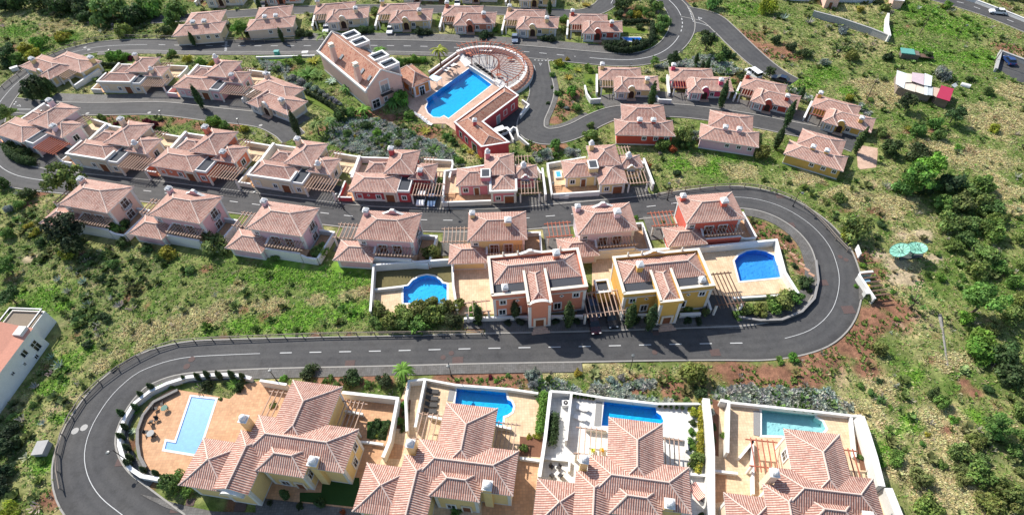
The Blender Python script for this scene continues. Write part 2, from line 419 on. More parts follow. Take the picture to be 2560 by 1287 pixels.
class House:
    def __init__(self, name, pos, ang, s, wc, label, cat='villa', group=None, mirror=False):
        self.root = tag(empty(name, (pos[0], pos[1], 0), math.radians(ang), s), label, cat, group)
        if mirror: self.root.scale = (-s, s, s)
        self.wm = wallm(wc)
    def add(self, name, mb, mats, parent=None, smooth=False):
        return mb.build(name, mats, parent or self.root, smooth)
    def walls(self, x0, x1, y0, y1, z1, corners=True, plinth=0.55, band=True, z0=-0.3, name='walls'):
        mb = MB().box(x0, x1, y0, y1, z0, z1)
        if plinth: mb.box(x0 - .05, x1 + .05, y0 - .05, y1 + .05, z0 - .05, plinth, 1)
        if corners:
            for cx in (x0 - .06, x1 - .40):
                for cy in (y0 - .06, y1 - .40):
                    mb.box(cx, cx + .46, cy, cy + .46, z0 + .01, z1 - .31, 1)
        if band: mb.box(x0 - .08, x1 + .08, y0 - .08, y1 + .08, z1 - .30, z1 - .02, 1)
        return self.add(name, mb, [self.wm, WHITE])
    def roof(self, x0, x1, y0, y1, ze, rise, axis='x', hips=(1, 1), mat=None, **k):
        mb = MB()
        hip(mb, x0, x1, y0, y1, ze, rise, axis, hips, **k)
        return self.add('roof', mb, [mat or ROOF, WHITE, RIDGE])
    def block(self, x0, x1, y0, y1, ze, rise, axis='x', hips=(1, 1), o=0.55, **k):
        w = self.walls(x0 + o, x1 - o, y0 + o, y1 - o, ze - 0.1, **k)
        self.roof(x0, x1, y0, y1, ze, rise, axis, hips)
        return w
    def _side(self, side, a, b):
        if side == 'S': return lambda t, o, z: (a + t, b - o, z)
        if side == 'N': return lambda t, o, z: (a - t, b + o, z)
        if side == 'E': return lambda t, o, z: (b + o, a + t, z)
        return lambda t, o, z: (b - o, a - t, z)
    def _bx(self, mb, P, t0, t1, o0, o1, z0, z1, m=0):
        p, q = P(t0, o0, z0), P(t1, o1, z1)
        mb.box(min(p[0], q[0]), max(p[0], q[0]), min(p[1], q[1]), max(p[1], q[1]), z0, z1, m)
    def window(self, side, a, b, z, w=1.0, h=1.1, sur=0.2, pane=None, mull=True):
        P = self._side(side, a, b); mb = MB()
        self._bx(mb, P, -w / 2 - sur, -w / 2, -.02, .10, z - sur, z + h + sur)
        self._bx(mb, P, w / 2, w / 2 + sur, -.02, .10, z - sur, z + h + sur)
        self._bx(mb, P, -w / 2, w / 2, -.02, .10, z + h, z + h + sur)
        self._bx(mb, P, -w / 2, w / 2, -.02, .13, z - sur, z)
        if mull:
            self._bx(mb, P, -.035, .035, -.02, .07, z, z + h)
            if h > 1.5: self._bx(mb, P, -w / 2, -.035, -.02, .07, z + h * .62, z + h * .62 + .06); self._bx(mb, P, .035, w / 2, -.02, .07, z + h * .62, z + h * .62 + .06)
        f = self.add('window', mb, CAPW)
        pb = MB(); self._bx(pb, P, -w / 2, w / 2, -.02, .03, z, z + h)
        self.add('pane', pb, pane or GLASS, f)
        return f
    def door(self, side, a, b, w=1.1, h=2.15, sur=0.28, z=0.0, head=None):
        P = self._side(side, a, b); mb = MB()
        self._bx(mb, P, -w / 2, w / 2, -.02, .06, z, z + h)
        d = self.add('door', mb, DOORW)
        sb = MB()
        self._bx(sb, P, -w / 2 - sur, -w / 2, -.02, .16, z, z + h + sur)
        self._bx(sb, P, w / 2, w / 2 + sur, -.02, .16, z, z + h + sur)
        self._bx(sb, P, -w / 2, w / 2, -.02, .16, z + h, z + h + sur)
        self.add('door_surround', sb, STONE if head is None else head, d)
        return d
    def niche(self, side, a, b, z, r=0.45):
        P = self._side(side, a, b); mb = MB()
        mb.face([P(-r, .05, z), P(0, .05, z - r), P(r, .05, z), P(0, .05, z + r)], 0)
        mb.face([P(-r * .45, .065, z), P(0, .065, z - r * .45), P(r * .45, .065, z), P(0, .065, z + r * .45)], 1)
        return self.add('niche', mb, [CAPW, GLASS])
    def chimney(self, x, y, z0, z1, w=0.95, dome=False, d=None, base=None):
        d = d or w
        mb = MB().box(x - w / 2, x + w / 2, y - d / 2, y + d / 2, z0, z1)
        c = self.add('chimney', mb, base or self.wm)
        k = MB().box(x - w / 2 - .12, x + w / 2 + .12, y - d / 2 - .12, y + d / 2 + .12, z1, z1 + .16)
        if dome:
            k.box(x - w * .42, x + w * .42, y - d * .42, y + d * .42, z1 + .16, z1 + .42)
            k.lathe((x, y, z1 + .42), [(w * .5, 0), (w * .52, .12), (w * .42, .36), (w * .24, .52), (0.01, .58)], 10)
        else:
            for i in (-1, 1):
                for j in (-1, 1): k.box(x + i * w * .38 - .08, x + i * w * .38 + .08, y + j * d * .38 - .08, y + j * d * .38 + .08, z1 + .16, z1 + .42)
            k.box(x - w * .25, x + w * .25, y - d * .25, y + d * .25, z1 + .16, z1 + .40, 1)
            q = w / 2 + .1; e = d / 2 + .1
            A = [(x - q, y - e, z1 + .42), (x + q, y - e, z1 + .42), (x + q, y + e, z1 + .42), (x - q, y + e, z1 + .42)]
            k.face(list(reversed(A)))
            T = (x, y, z1 + .85)
            for i in range(4): k.face([A[i], A[(i + 1) % 4], T])
        self.add('chimney_cap', k, [CAPW, GLASS], c)
        return c
    def gablet(self, x0, x1, y, z0, h, th=0.3, curve='dome', axis='x', mat=None):
        """curved espadana gable standing on the eave"""
        n = 16; pts = []
        for i in range(n + 1):
            t = i / n
            if curve == 'dome':
                e = abs(2 * t - 1)
                z = h * (0.25 if e > 0.86 else 0.25 + 0.75 * math.sqrt(max(0, 1 - (e / 0.86) ** 2)))
            else:
                z = h * (0.12 + 0.62 * math.cos((t - .5) * math.pi) ** 2 + (0.26 if abs(t - .5) < 0.12 else 0))
            pts.append((x0 + (x1 - x0) * t, z0 + z))
        mb = MB()
        fr = [(x0, z0)] + pts + [(x1, z0)]
        F = lambda p, o: (p[0], y + o, p[1]) if axis == 'x' else (y + o, p[0], p[1])
        mb.face([F(p, -th / 2) for p in fr]); mb.face([F(p, th / 2) for p in reversed(fr)])
        for p, q in zip(pts, pts[1:]):
            mb.face([F(p, -th / 2), F(q, -th / 2), F(q, th / 2), F(p, th / 2)])
            a, b = (p[0], p[1] + .02), (q[0], q[1] + .02)
            mb.face([F(a, -th / 2 - .1), F(b, -th / 2 - .1), F(b, th / 2 + .1), F(a, th / 2 + .1)], 1)
        e0, e1 = pts[0], pts[-1]
        mb.face([F((x0, z0), -th / 2), F((x0, z0), th / 2), F(e0, th / 2), F(e0, -th / 2)])
        mb.face([F((x1, z0), -th / 2), F((x1, z0), th / 2), F(e1, th / 2), F(e1, -th / 2)])
        return self.add('gable', mb, [mat or self.wm, WHITE])
    def pergola(self, x0, x1, y0, y1, z, n, mat, posts=True, r=0.075, over=0.35, axis='y', back=True):
        mb = MB()
        b = [(x0 - .3, x1 + .3, y0 + .3, y0 + .44)] + ([(x0 - .3, x1 + .3, y1 - .3, y1 - .16)] if back else [])
        if axis == 'x': b = [(x0 + .3, x0 + .44, y0 - .3, y1 + .3)] + ([(x1 - .3, x1 - .16, y0 - .3, y1 + .3)] if back else [])
        for q in b: mb.box(*q, z - .2, z)
        if back and not posts:
            if axis == 'y': mb.box(x0 - .3, x0 - .18, y0 + .44, y1 - .3, z - .19, z - .01)
            else: mb.box(x0 + .44, x1 - .3, y0 - .3, y0 - .18, z - .19, z - .01)
        if posts:
            q = b[0]
            if axis == 'y': P = [(x0 + .1, y0 + .37), (x1 - .1, y0 + .37)]
            else: P = [(x0 + .37, y0 + .1), (x0 + .37, y1 - .1)]
            for p in P: mb.box(p[0] - .16, p[0] + .16, p[1] - .16, p[1] + .16, -.2, z - .21, 1)
        p = self.add('pergola', mb, [mat, WHITE])
        for i in range(n):
            t = (i + .5) / n
            if axis == 'y': k = MB().box(x0 + (x1 - x0) * t - r, x0 + (x1 - x0) * t + r, y0 - over, y1, z + .003, z + .18)
            else: k = MB().box(x0 - over, x1, y0 + (y1 - y0) * t - r, y0 + (y1 - y0) * t + r, z + .003, z + .18)
            self.add('rafter', k, mat, p)
        return p
    def lowwall(self, pts, h, th=0.28, mat=None, cap=True, z0=-0.2, name='garden_wall'):
        mb = MB(); wallrun(mb, pts, z0, h, th, 0, 1, cap)
        return self.add(name, mb, [mat or WHITE, CAPW])
    def floor(self, pts, mat, z=0.1, name='patio'):
        return self.add(name, MB().prism(pts, -0.1, z), mat)

def wallrun(mb, pts, z0, h, th, m=0, mc=1, cap=True):
    """a wall along a plan polyline with mitred corners; h may be a list"""
    n = len(pts); L, R = [], []
    hs = h if isinstance(h, (list, tuple)) else [h] * n
    for i in range(n):
        p = Vector(pts[i][:2])
        a = (p - Vector(pts[i - 1][:2])).normalized() if i else None
        b = (Vector(pts[i + 1][:2]) - p).normalized() if i < n - 1 else None
        d = (a + b).normalized() if a is not None and b is not None else (a if b is None else b)
        nn = Vector((-d.y, d.x))
        k = 1 / max(0.5, abs(nn.dot(Vector((-(b if b is not None else a).y, (b if b is not None else a).x)))))
        L.append(p + nn * th / 2 * k); R.append(p - nn * th / 2 * k)
    for i in range(n - 1):
        A, B, C, D = R[i], R[i + 1], L[i + 1], L[i]
        za, zb = hs[i], hs[i + 1]
        mb.face([(A.x, A.y, z0), (B.x, B.y, z0), (B.x, B.y, zb), (A.x, A.y, za)], m)
        mb.face([(C.x, C.y, z0), (D.x, D.y, z0), (D.x, D.y, za), (C.x, C.y, zb)], m)
        mb.face([(A.x, A.y, za), (B.x, B.y, zb), (C.x, C.y, zb), (D.x, D.y, za)], mc)
        if cap:
            for P, Q in ((A, B), (C, D)):
                o = (P - (D if P is A else A if P is D else (B if P is C else C)))
            e = 0.05
            def ex(P, Q): d = (P - Q).normalized() * e; return P + d
            A2, B2, C2, D2 = ex(A, D), ex(B, C), ex(C, B), ex(D, A)
            t = 0.09
            top = [(A2.x, A2.y, za + t), (B2.x, B2.y, zb + t), (C2.x, C2.y, zb + t), (D2.x, D2.y, za + t)]
            bot = [(p[0], p[1], p[2] - t + .003) for p in top]
            mb.face(top, mc)
            for i2 in range(4): mb.face([bot[i2], bot[(i2 + 1) % 4], top[(i2 + 1) % 4], top[i2]], mc)
    for i in (0, n - 1):
        a, b = L[i], R[i]
        mb.face([(a.x, a.y, z0), (b.x, b.y, z0), (b.x, b.y, hs[i]), (a.x, a.y, hs[i])], m)

EXCL = []          # plan polygons where nothing wild grows
def place(o, k, z, bl, br, ref):
    """site position, heading and scale of a house from the two back eave corners of its reference roof"""
    a = np.array(G((o[0] + bl[0] / k, o[1] + bl[1] / k), z)); b = np.array(G((o[0] + br[0] / k, o[1] + br[1] / k), z))
    d = b - a
    L = float(np.hypot(*d))
    return (float(a[0]), float(a[1])), math.degrees(math.atan2(d[1], d[0])), L / ref
def footprint(h, rects):
    r = h.root
    c, s = math.cos(r.rotation_euler.z), math.sin(r.rotation_euler.z)
    sx, sy = r.scale[0], r.scale[1]
    for x0, x1, y0, y1 in rects:
        EXCL.append([(r.location.x + (x * sx) * c - (y * sy) * s, r.location.y + (x * sx) * s + (y * sy) * c) for x, y in ((x0, y0), (x1, y0), (x1, y1), (x0, y1))])

# ------------------------------------------------------------------ house kinds (local axes: x along the eave, y uphill side; origin at a back eave corner)
def villa_terrace(pl, wc, label, gable=False, second=False, plain_patio=False):
    """two storeys, one broad hipped roof, low annex, pergola terrace"""
    pos, ang, s = pl
    h = House('terrace_villa', pos, ang, s, wc, label, 'villa', 'two-storey villas along the long road')
    h.walls(.55, 10.65, -6.95, -.55, 5.2)
    h.roof(0, 11.2, -7.5, 0, 5.3, 1.55)
    h.walls(-3.1, 3.3, -9.9, -5.9, 2.4, plinth=.3, name='annex_walls')
    h.roof(-3.7, 3.75, -10.5, -5.4, 2.5, 1.15)
    t = h.floor([(3.6, -9.0), (11.2, -9.0), (11.2, -6.9), (3.6, -6.9)], TERRA, 1.25, 'terrace')
    h.lowwall([(3.5, -6.9), (3.5, -9.1), (10.6, -9.1)], [3.0, 2.35, 2.35], .3, WHITE if wc != 'coral' else h.wm, name='terrace_wall')
    h.lowwall([(10.75, -9.1), (11.6, -9.1), (13.6, -9.1)], [2.0, 1.5, 1.5], .28, name='terrace_wall')
    h.floor([(11.25, -9.0), (13.7, -9.0), (13.7, -2.2), (10.9, -2.2), (10.9, -6.9)], TERRA, .3)
    h.lowwall([(10.8, -2.0), (13.8, -2.0), (13.8, -8.95)], [1.3, 1.3, 1.6], .3, WHITE)
    h.pergola(3.9, 10.9, -9.2, -6.95, 3.15, 12, RAFTW, posts=False, over=.1, r=.06, back=False)
    h.pergola(-5.2, -.6, -5.3, -1.2, 2.7, 6, RAFTR if wc in ('coral', 'mauve') else RAFTW, posts=True, over=.1, r=.06)
    for x in (4.9, 7.6): h.window('S', x, -6.97, 1.35, 1.5, 2.2, .18, DOORW)
    h.window('S', 1.5, -6.97, 3.6, .7, .6)
    w = h.window('E', -3.3, 10.67, 3.0, 1.5, 1.7, .15, SHUT)
    bal = MB()
    for i in range(9):
        t0 = -math.pi / 2 + math.pi * i / 8; t1 = t0 + math.pi / 8
        A = (10.7 + .75 * math.cos(t0), -3.3 + 1.1 * math.sin(t0)); B = (10.7 + .75 * math.cos(t1), -3.3 + 1.1 * math.sin(t1))
        if i < 8: bal.tube((*A, 3.75), (*B, 3.75), .04, n=4)
        bal.tube((*A, 2.85), (*A, 3.75), .025, n=4)
    bal.face([(10.7 + .75 * math.cos(-math.pi / 2 + math.pi * i / 8), -3.3 + 1.1 * math.sin(-math.pi / 2 + math.pi * i / 8), 2.85) for i in range(9)], 1)
    h.add('balcony', bal, [IRON, WHITE])
    h.window('E', -3.6, 10.67, .5, 1.5, 1.6, .15, SHUT)
    h.chimney(.9, -1.4, 4.9, 6.5, .85)
    if second: h.chimney(7.7, -4.4, 5.6, 7.3, 1.1)
    if gable: h.gablet(3.0, 8.6, -.9, 5.2, 1.5, .35, 'wave')
    footprint(h, [(-5.4, 14, -10.6, 0.3)])
    return h

def villa_court(pl, wc, label, par=False, kind='courtyard_villa'):
    """one storey, four small hipped roofs round a yard, flat link roof, wide pergola"""
    pos, ang, s = pl
    h = House(kind, pos, ang, s, wc, label, 'villa', 'courtyard villas with pergola drives')
    h.walls(.6, 10.2, -5.4, -.5, 3.1, plinth=.6)
    h.roof(0 if not par else .5, 10.3, -6.1 if not par else -5.3, 0, 3.2, 1.2)
    if par:
        h.lowwall([(.45, -1.0), (.45, -5.5), (10.1, -5.5), (10.1, -2.5)], 3.55, .35, STONE, name='parapet', z0=3.02)
    h.walls(7.2, 12.5, -.7, 6.2, 4.1, plinth=.3, name='rear_walls'); h.roof(6.6, 13.1, -1.3, 6.8, 4.2, 1.35, 'y')
    h.walls(12.4, 16.9, -1.5, 2.9, 3.3, plinth=.4, name='side_walls'); h.roof(11.9, 17.4, -2.0, 3.4, 3.4, 1.2, 'x')
    h.walls(2.6, 7.0, .6, 3.2, 3.0, plinth=0, name='side_walls'); h.roof(2.1, 7.5, 0.1, 3.8, 3.2, .95)
    f = MB().box(10.15, 12.75, -5.42, -.9, -.3, 2.95); f.box(10.35, 12.55, -5.22, -1.0, 2.94, 3.0, 2)
    for q in ((10.12, 12.78, -5.46, -5.24), (12.56, 12.78, -5.24, -.9), (10.12, 10.34, -5.24, -.9)): f.box(*q, 2.7, 3.22, 1)
    h.add('link_roof', f, [h.wm, CAPW, GRAVEL])
    h.pergola(13.2, 19.6, -6.2, -2.1, 2.65, 10, RAFTR if wc in ('mauve',) else RAFTW, posts=True, over=.1, r=.06)
    h.pergola(13.3, 16.3, 3.6, 6.4, 2.7, 4, RAFTW, posts=False, over=.1, r=.06)
    h.floor([(13.0, 3.2), (19.8, 2.6), (19.8, 6.8), (13.0, 6.8)], SAND, .15)
    h.floor([(-2.6, -5.6), (.6, -5.6), (.6, -.4), (-2.6, -.4)], TERRA, .15)
    h.floor([(-1.6, 0.2), (2.6, .6), (6.9, 3.1), (6.9, 6.0), (-1.0, 6.2)], SAND, .14)
    h.lowwall([(-1.3, .2), (-1.3, 7.2)], [1.5, 1.9], .5, name='side_wall')
    h.lowwall([(-2.6, -.6), (-2.6, -5.7), (.2, -5.7)], 1.15, .25, h.wm if not par else STONE)
    h.lowwall([(-1.2, 7.1), (7.0, 7.0)], 1.5, .3)
    h.lowwall([(13.4, 7.0), (19.7, 7.0), (20.0, 5.8), (20.0, 1.0)], [1.5, 1.3, 1.3, 1.5], .3, STONE)
    h.window('S', 1.95, -5.42, .9, .95, 1.0, pane=h.wm, mull=False)
    if not par: h.niche('S', 3.9, -5.42, 1.7, .4)
    h.window('S', 6.0, -5.42, .9, .8, .9)
    h.door('S', 8.5, -5.46, 1.75, 2.1, .35)
    h.window('S', 11.45, -5.46, .9, .8, .9)
    h.window('E', .6, 16.92, 1.0, 1.1, 1.2)
    h.chimney(7.2, 4.8, 3.6, 5.9, .95, dome=wc in ('pink', 'rose') and not par); h.chimney(14.4, -.7, 3.2, 4.7, .9, dome=par)
    footprint(h, [(-3, 20.2, -6.6, 7.4)])
    return h

def villa_tower(pl, wc, label, par=False, z2='cream'):
    """one storey with a square stair tower between two front roofs, walled terrace in front"""
    pos, ang, s = pl
    h = House('tower_villa', pos, ang, s, wc, label, 'villa', 'villas with a square flat tower')
    h.walls(.5, 6.9, -5.2, -.5, 3.1, plinth=0); h.roof(0, 7.4, -5.7, 0, 3.2, 1.2)
    h.walls(6.4, 11.8, -3.2, 2.6, 4.1, plinth=0, name='rear_walls'); h.roof(5.9, 12.3, -3.8, 3.2, 4.2, 1.35, 'y')
    h.walls(7.3, 12.4, -7.9, -2.2, 3.1, name='front_walls', plinth=.5)
    if par: h.roof(7.3, 12.4, -7.6, -1.7, 3.2, 1.2); h.lowwall([(7.2, -3.0), (7.2, -8.0), (12.5, -8.0), (12.5, -4.5)], 3.5, .35, WHITE, name='parapet', z0=3.0)
    else: h.roof(6.85, 12.9, -8.5, -1.7, 3.2, 1.3)
    h.walls(12.1, 16.7, -3.6, -.2, 3.1, name='side_walls', plinth=.3); h.roof(11.6, 17.1, -4.0, .3, 3.2, 1.1)
    t = MB().box(5.3, 7.2, -4.9, -2.4, -.3, 4.5); t.box(5.2, 7.3, -5.0, -2.3, 4.5, 4.75, 1); t.box(5.5, 7.0, -4.7, -2.6, 4.74, 4.80, 2)
    h.add('tower', t, [h.wm, WHITE, GRAVEL])
    h.floor([(-2.7, -8.1), (7.2, -8.1), (7.2, -4.8), (-2.7, -4.8)], TERRA, .2)
    h.floor([(-2.7, -4.79), (.6, -4.79), (.6, 1.0), (-2.7, .6)], SAND, .5)
    h.lowwall([(-2.8, 1.0), (-2.8, -8.3), (7.2, -8.3)], [1.9, 1.2, 1.2], .3, WHITE)
    h.lowwall([(-2.7, 1.2), (5.9, 2.6)], 1.6, .3, WHITE)
    h.lowwall([(12.4, 2.0), (17.2, 1.2), (18.0, -1.0)], [1.8, 1.6, 1.6], .3, STONE)
    h.lowwall([(18.3, .6), (18.5, -7.9)], 1.9, .35, WHITE, name='side_wall')
    if not par:
        b = MB().box(-1.4, .1, -2.9, -.6, .3, .95); b.box(-1.1, -.2, -2.6, -.9, .94, .97, 1)
        h.add('spa_pool', b, [WHITE, BASINB])
    for i, z in enumerate((.25, .38)): pass
    st = MB()
    for i in range(3): st.box(-2.6, -.4 + i * .0, -6.1 + i * .45, -5.66 + i * .45, .1, .30 + i * .12)
    h.add('steps', st, TERRA)
    h.window('S', 1.9, -5.22, 1.1, .9, 1.0); h.door('S', 4.2, -5.24, .95, 2.0, .2, .2, WHITE)
    h.window('S', 8.7, -7.92, 1.0, .8, .9); h.door('S', 11.0, -7.94, 1.9, 2.0, .25, head=WHITE)
    h.pergola(13.2, 17.3, -8.3, -4.2, 2.6, 6, RAFTW, posts=True, over=.1, r=.06)
    h.pergola(12.9, 15.6, .8, 4.0, 2.8, 4, RAFTW, posts=False, over=.1, r=.06); h.pergola(6.4, 11.6, 3.0, 4.6, 3.0, 7, RAFTW, posts=False, over=.1, r=.05)
    h.gablet(12.6, 16.4, -3.75, 2.7, 1.2, .3, 'wave', mat=h.wm); h.window('S', 14.5, -3.93, 1.7, 1.3, .8)
    h.chimney(6.7, 1.6, 3.8, 5.9, .9, dome=True); h.chimney(14.2, -1.6, 3.6, 4.7, .95, dome=True, base=WHITE)
    footprint(h, [(-3, 18.6, -8.5, 3.4)])
    return h

def cottage(pl, wc, label, group, mirror=False, drive=True, red=False):
    """two parallel hipped roofs, front wing with a window, round-headed porch gable, pergola over the drive"""
    pos, ang, s = pl
    h = House('cottage', pos, ang, s, wc, label, 'cottage', group, mirror)
    h.walls(.55, 10.2, -5.7, -.5, 2.4, name='rear_walls'); h.roof(0, 10.8, -6.3, 0, 2.5, 1.15)
    h.walls(4.3, 14.2, -9.75, -4.4, 2.4); h.roof(3.8, 14.8, -10.4, -3.85, 2.5, 1.2)
    h.walls(4.25, 7.0, -11.05, -6, 2.35, name='front_wing', plinth=.5)
    h.roof(3.75, 7.5, -11.6, -4.6, 2.52, 1.0, 'y')
    h.window('S', 5.6, -11.07, .75, 1.0, 1.0, .25, PALEGLASS)
    h.window('S', 9.9, -9.77, .75, .75, .85); h.window('S', 13.0, -9.77, .75, .75, .85, pane=h.wm, mull=False)
    h.gablet(6.9, 9.1, -10.25, 1.6, 1.9, .35, 'dome')
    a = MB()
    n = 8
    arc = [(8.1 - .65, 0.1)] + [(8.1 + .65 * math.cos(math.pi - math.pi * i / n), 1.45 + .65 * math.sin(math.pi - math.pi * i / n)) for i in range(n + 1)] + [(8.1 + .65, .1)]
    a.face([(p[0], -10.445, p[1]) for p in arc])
    h.add('porch_opening_shade', a, DARKO)  # flat dark sheet on the wall, painted as the shaded porch recess
    pw = MB().box(7.1, 9.0, -10.42, -9.7, -.2, 1.7); h.add('porch_wall', pw, h.wm)
    h.floor([(7.05, -11.5), (9.3, -11.5), (9.3, -10.43), (7.05, -10.43)], PINKP, .18, 'porch_step')
    h.chimney(.9, -1.5, 2.2, 3.9, .9); h.chimney(11.7, -8.2, 2.6, 4.1, .9)
    if drive:
        h.pergola(.7, 3.9, -9.6, -5.9, 2.4, 5, RAFTR if red else RAFTW, posts=True, over=.1, r=.05)
        h.lowwall([(-.3, -2.0), (-.3, -9.6)], [1.5, 1.0], .4, WHITE, name='side_wall')
    footprint(h, [(-.6, 14.9, -11.8, .2)])
    return h

def twin_house(pl, wc, label):
    """seen from its plain garden side: two hipped roofs stepped back, twin white chimneys on the ridge"""
    pos, ang, s = pl
    h = House('twin_roof_house', pos, ang, s, wc, label, 'house', 'plain houses with twin white chimneys')
    h.walls(.55, 12.75, -5.5, -.5, 2.9, plinth=.25, corners=False, band=False); h.roof(0, 13.3, -6.1, 0, 3.0, 1.25)
    h.walls(2.2, 11.3, -.8, 5.3, 3.1, plinth=.25, corners=False, name='rear_walls'); h.roof(1.7, 11.8, -1.2, 5.85, 3.2, 1.35)
    h.chimney(5.45, -2.7, 3.6, 4.7, .95); h.chimney(8.5, -2.7, 3.6, 4.7, .95)
    for x in (6.6, 9.2, 11.6): h.window('S', x, -5.52, 1.5, .75, .75, .18)
    footprint(h, [(-.2, 13.5, -6.3, 6.0)])
    return h

def villa_parapet(pl, wc, left, right, label, door):
    """tall parapet villa: long hipped roof sunk behind a cornice, dark gravel decks, tiled porch wing"""
    pos, ang, s = pl
    h = House('parapet_villa', pos, ang, s, wc, label, 'villa', 'tall parapet villas with a tiled porch wing')
    h.walls(.2, 14.8, -8.1, -.2, 5.6, plinth=.4, corners=True, band=False)
    rim = MB(); wallrun(rim, [(0.15, -7.9), (.15, -.15), (14.85, -.15), (14.85, -7.95), (9.0, -8.0)], 5.6, 6.2, .42, 0, 1); wallrun(rim, [(5.6, -8.0), (0.0, -7.95)], 5.6, 6.2, .42, 0, 1)
    rim.box(.1, 14.9, -8.25, -.05, 5.15, 5.35, 1)
    h.add('parapet', rim, [h.wm, STONE])
    h.roof(.45, 14.5, -5.6, -.45, 5.75, 1.25)
    for x0, x1 in ((.45, 5.3), (9.05, 14.5)): h.add('gravel_deck', MB().box(x0, x1, -7.75, -5.5, 5.5, 5.66), GRAVEL)
    h.walls(5.5, 8.9, -10.5, -3.4, 5.9, plinth=.4, corners=True, band=False, name='porch_wing')
    pr = MB(); wallrun(pr, [(5.5, -10.45), (5.5, -3.3), (8.9, -3.3), (8.9, -10.45), (5.3, -10.45)], 5.8, 6.45, .36, 0, 1)
    h.add('parapet', pr, [h.wm, STONE])
    h.roof(5.75, 8.65, -10.2, -3.55, 6.05, .75, 'y')
    if not door: h.gablet(5.5, 8.9, -10.55, 6.2, .9, .3, 'dome')
    h.door('S', 7.2, -10.55, 1.3, 2.2, .35)
    for i in range(3): pass
    st = MB()
    for i in range(3): st.box(6.3 - .25 * i, 8.2 + .25 * i, -11.1 - .4 * i, -10.62 - .4 * i + .0, -.1, .42 - .13 * i)
    h.add('entrance_steps', st, PINKP)
    h.window('S', 1.7, -8.12, 3.9, .85, .95); h.window('S', 13.3, -8.12, 3.9, .85, .95)
    h.window('S', 3.9, -8.12, 1.2, 1.0, 1.5); h.window('S', 10.4, -8.12, 1.2, 1.0, 1.5)
    h.window('S', 1.5, -8.12, 1.2, 1.0, 1.2)
    for x in (4.0, 11.0): h.niche('S', x, -8.12, 4.45, .42)
    h.chimney(3.6 if door else 11.0, -3.6 if door else -2.0, 6.4, 7.7, .95); h.chimney(13.2 if door else 2.2, -7.0, 5.6, 6.5, .8, base=WHITE)
    g = h.gablet(4.6, 9.4, -.15, 6.1, .95, .3, 'wave', mat=STONE if not door else h.wm)
    for x in (2.6, 5.0, 12.0): h.add('finial', MB().lathe((x, -.15, 6.25), [(.2, 0), (.2, .4), (.1, .5), (.2, .75), (.01, .95)], 6), STONE)
    if door:
        h.pergola(-6.2, .3, -9.2, -4.4, 2.9, 9, RAFTW, posts=True, over=.5, r=.06)
        h.pergola(15.6, 20.2, -10.0, -3.0, 2.9, 7, RAFTD, posts=True, over=.5, r=.06)
        b = MB().box(-3.4, -1.0, -4.9, -2.2, -.2, 2.6); wallrun(b, [(-3.3, -4.8), (-3.3, -2.3), (-1.1, -2.3), (-1.1, -4.8), (-3.5, -4.8)], 2.6, 3.0, .3, 0, 1); b.box(-3.2, -1.2, -4.7, -2.4, 2.6, 2.66, 2)
        h.add('store_room', b, [h.wm, WHITE, GRAVEL])
        h.lowwall([(15.3, -4.6), (15.3, -9.2)], [1.8, .9], .25, WHITE, name='side_wall')
    else: h.pergola(-4.2, -.6, -8.6, -6.0, 2.7, 5, RAFTW, posts=True, over=.3, r=.05)
    footprint(h, [(-.3, 15.2, -11.5, .2)])
    return h

def villa_big(pl, wc, label, lawn=False, perg=None, cx=12.4):
    """two-storey villa of five interlocking hipped roofs"""
    pos, ang, s = pl
    perg = perg or RAFTW
    h = House('pool_villa', pos, ang, s, wc, label, 'villa', 'large pool villas')
    h.walls(.5, 7.3, -11, -.5, 5.85, plinth=.3); h.roof(0, 7.8, -11.5, 0, 6.0, 2.0, 'y')
    h.walls(-2.1, cx - .5, -11.6, -6.5, 5.85, plinth=.3, name='cross_walls'); h.roof(-2.6, cx, -12.2, -6.0, 6.0, 1.75)
    h.walls(-8.9, -3.2, -16.0, -10.6, 5.1, plinth=.3, name='side_walls'); h.roof(-9.4, -2.7, -16.6, -10.0, 5.2, 1.7)
    h.walls(-3.7, .4, -16.2, -8.9, 5.7, plinth=.3, name='entrance_walls'); h.roof(-4.2, .9, -16.6, -8.4, 5.85, 1.35, 'y', (0, 1))
    h.walls(1.0, 6.9, -13.1, -9.6, 6.0, plinth=.3, name='front_walls'); h.roof(.5, 7.4, -13.6, -9.2, 6.15, 1.3)
    h.gablet(-3.2, .2, -16.75, 5.0, 1.5, .4, 'dome', mat=STONE)
    h.chimney(-3.2, -7.7, 3.0, 8.1, 1.0, dome=True); h.chimney(8.2, -11.6, 0, 7.0, 1.15, dome=True)
    h.window('S', 3.0, -13.12, .6, 1.1, 1.4); h.door('S', 5.2, -13.14, 1.1, 2.1, .2)
    h.window('E', -12.2, 6.92, 2.7, .8, 1.6); h.window('E', -10.6, 6.92, 2.7, .8, 1.6)
    h.window('E', -9.2, cx - .48, 1.0, .9, 1.8); h.window('E', -7.8, cx - .48, 3.2, .9, 1.6)
    h.window('W', -3.0, .48, 2.6, 1.2, 1.8)
    h.pergola(-4.3, -.3, -5.2, -.6, 3.0, 5, perg, posts=True, over=.5, r=.06); h.pergola(7.6, 10.9, -5.2, -.6, 3.0, 5, perg, posts=True, over=.5, r=.06)
    footprint(h, [(-9.5, 12.6, -17, .2)])
    return h

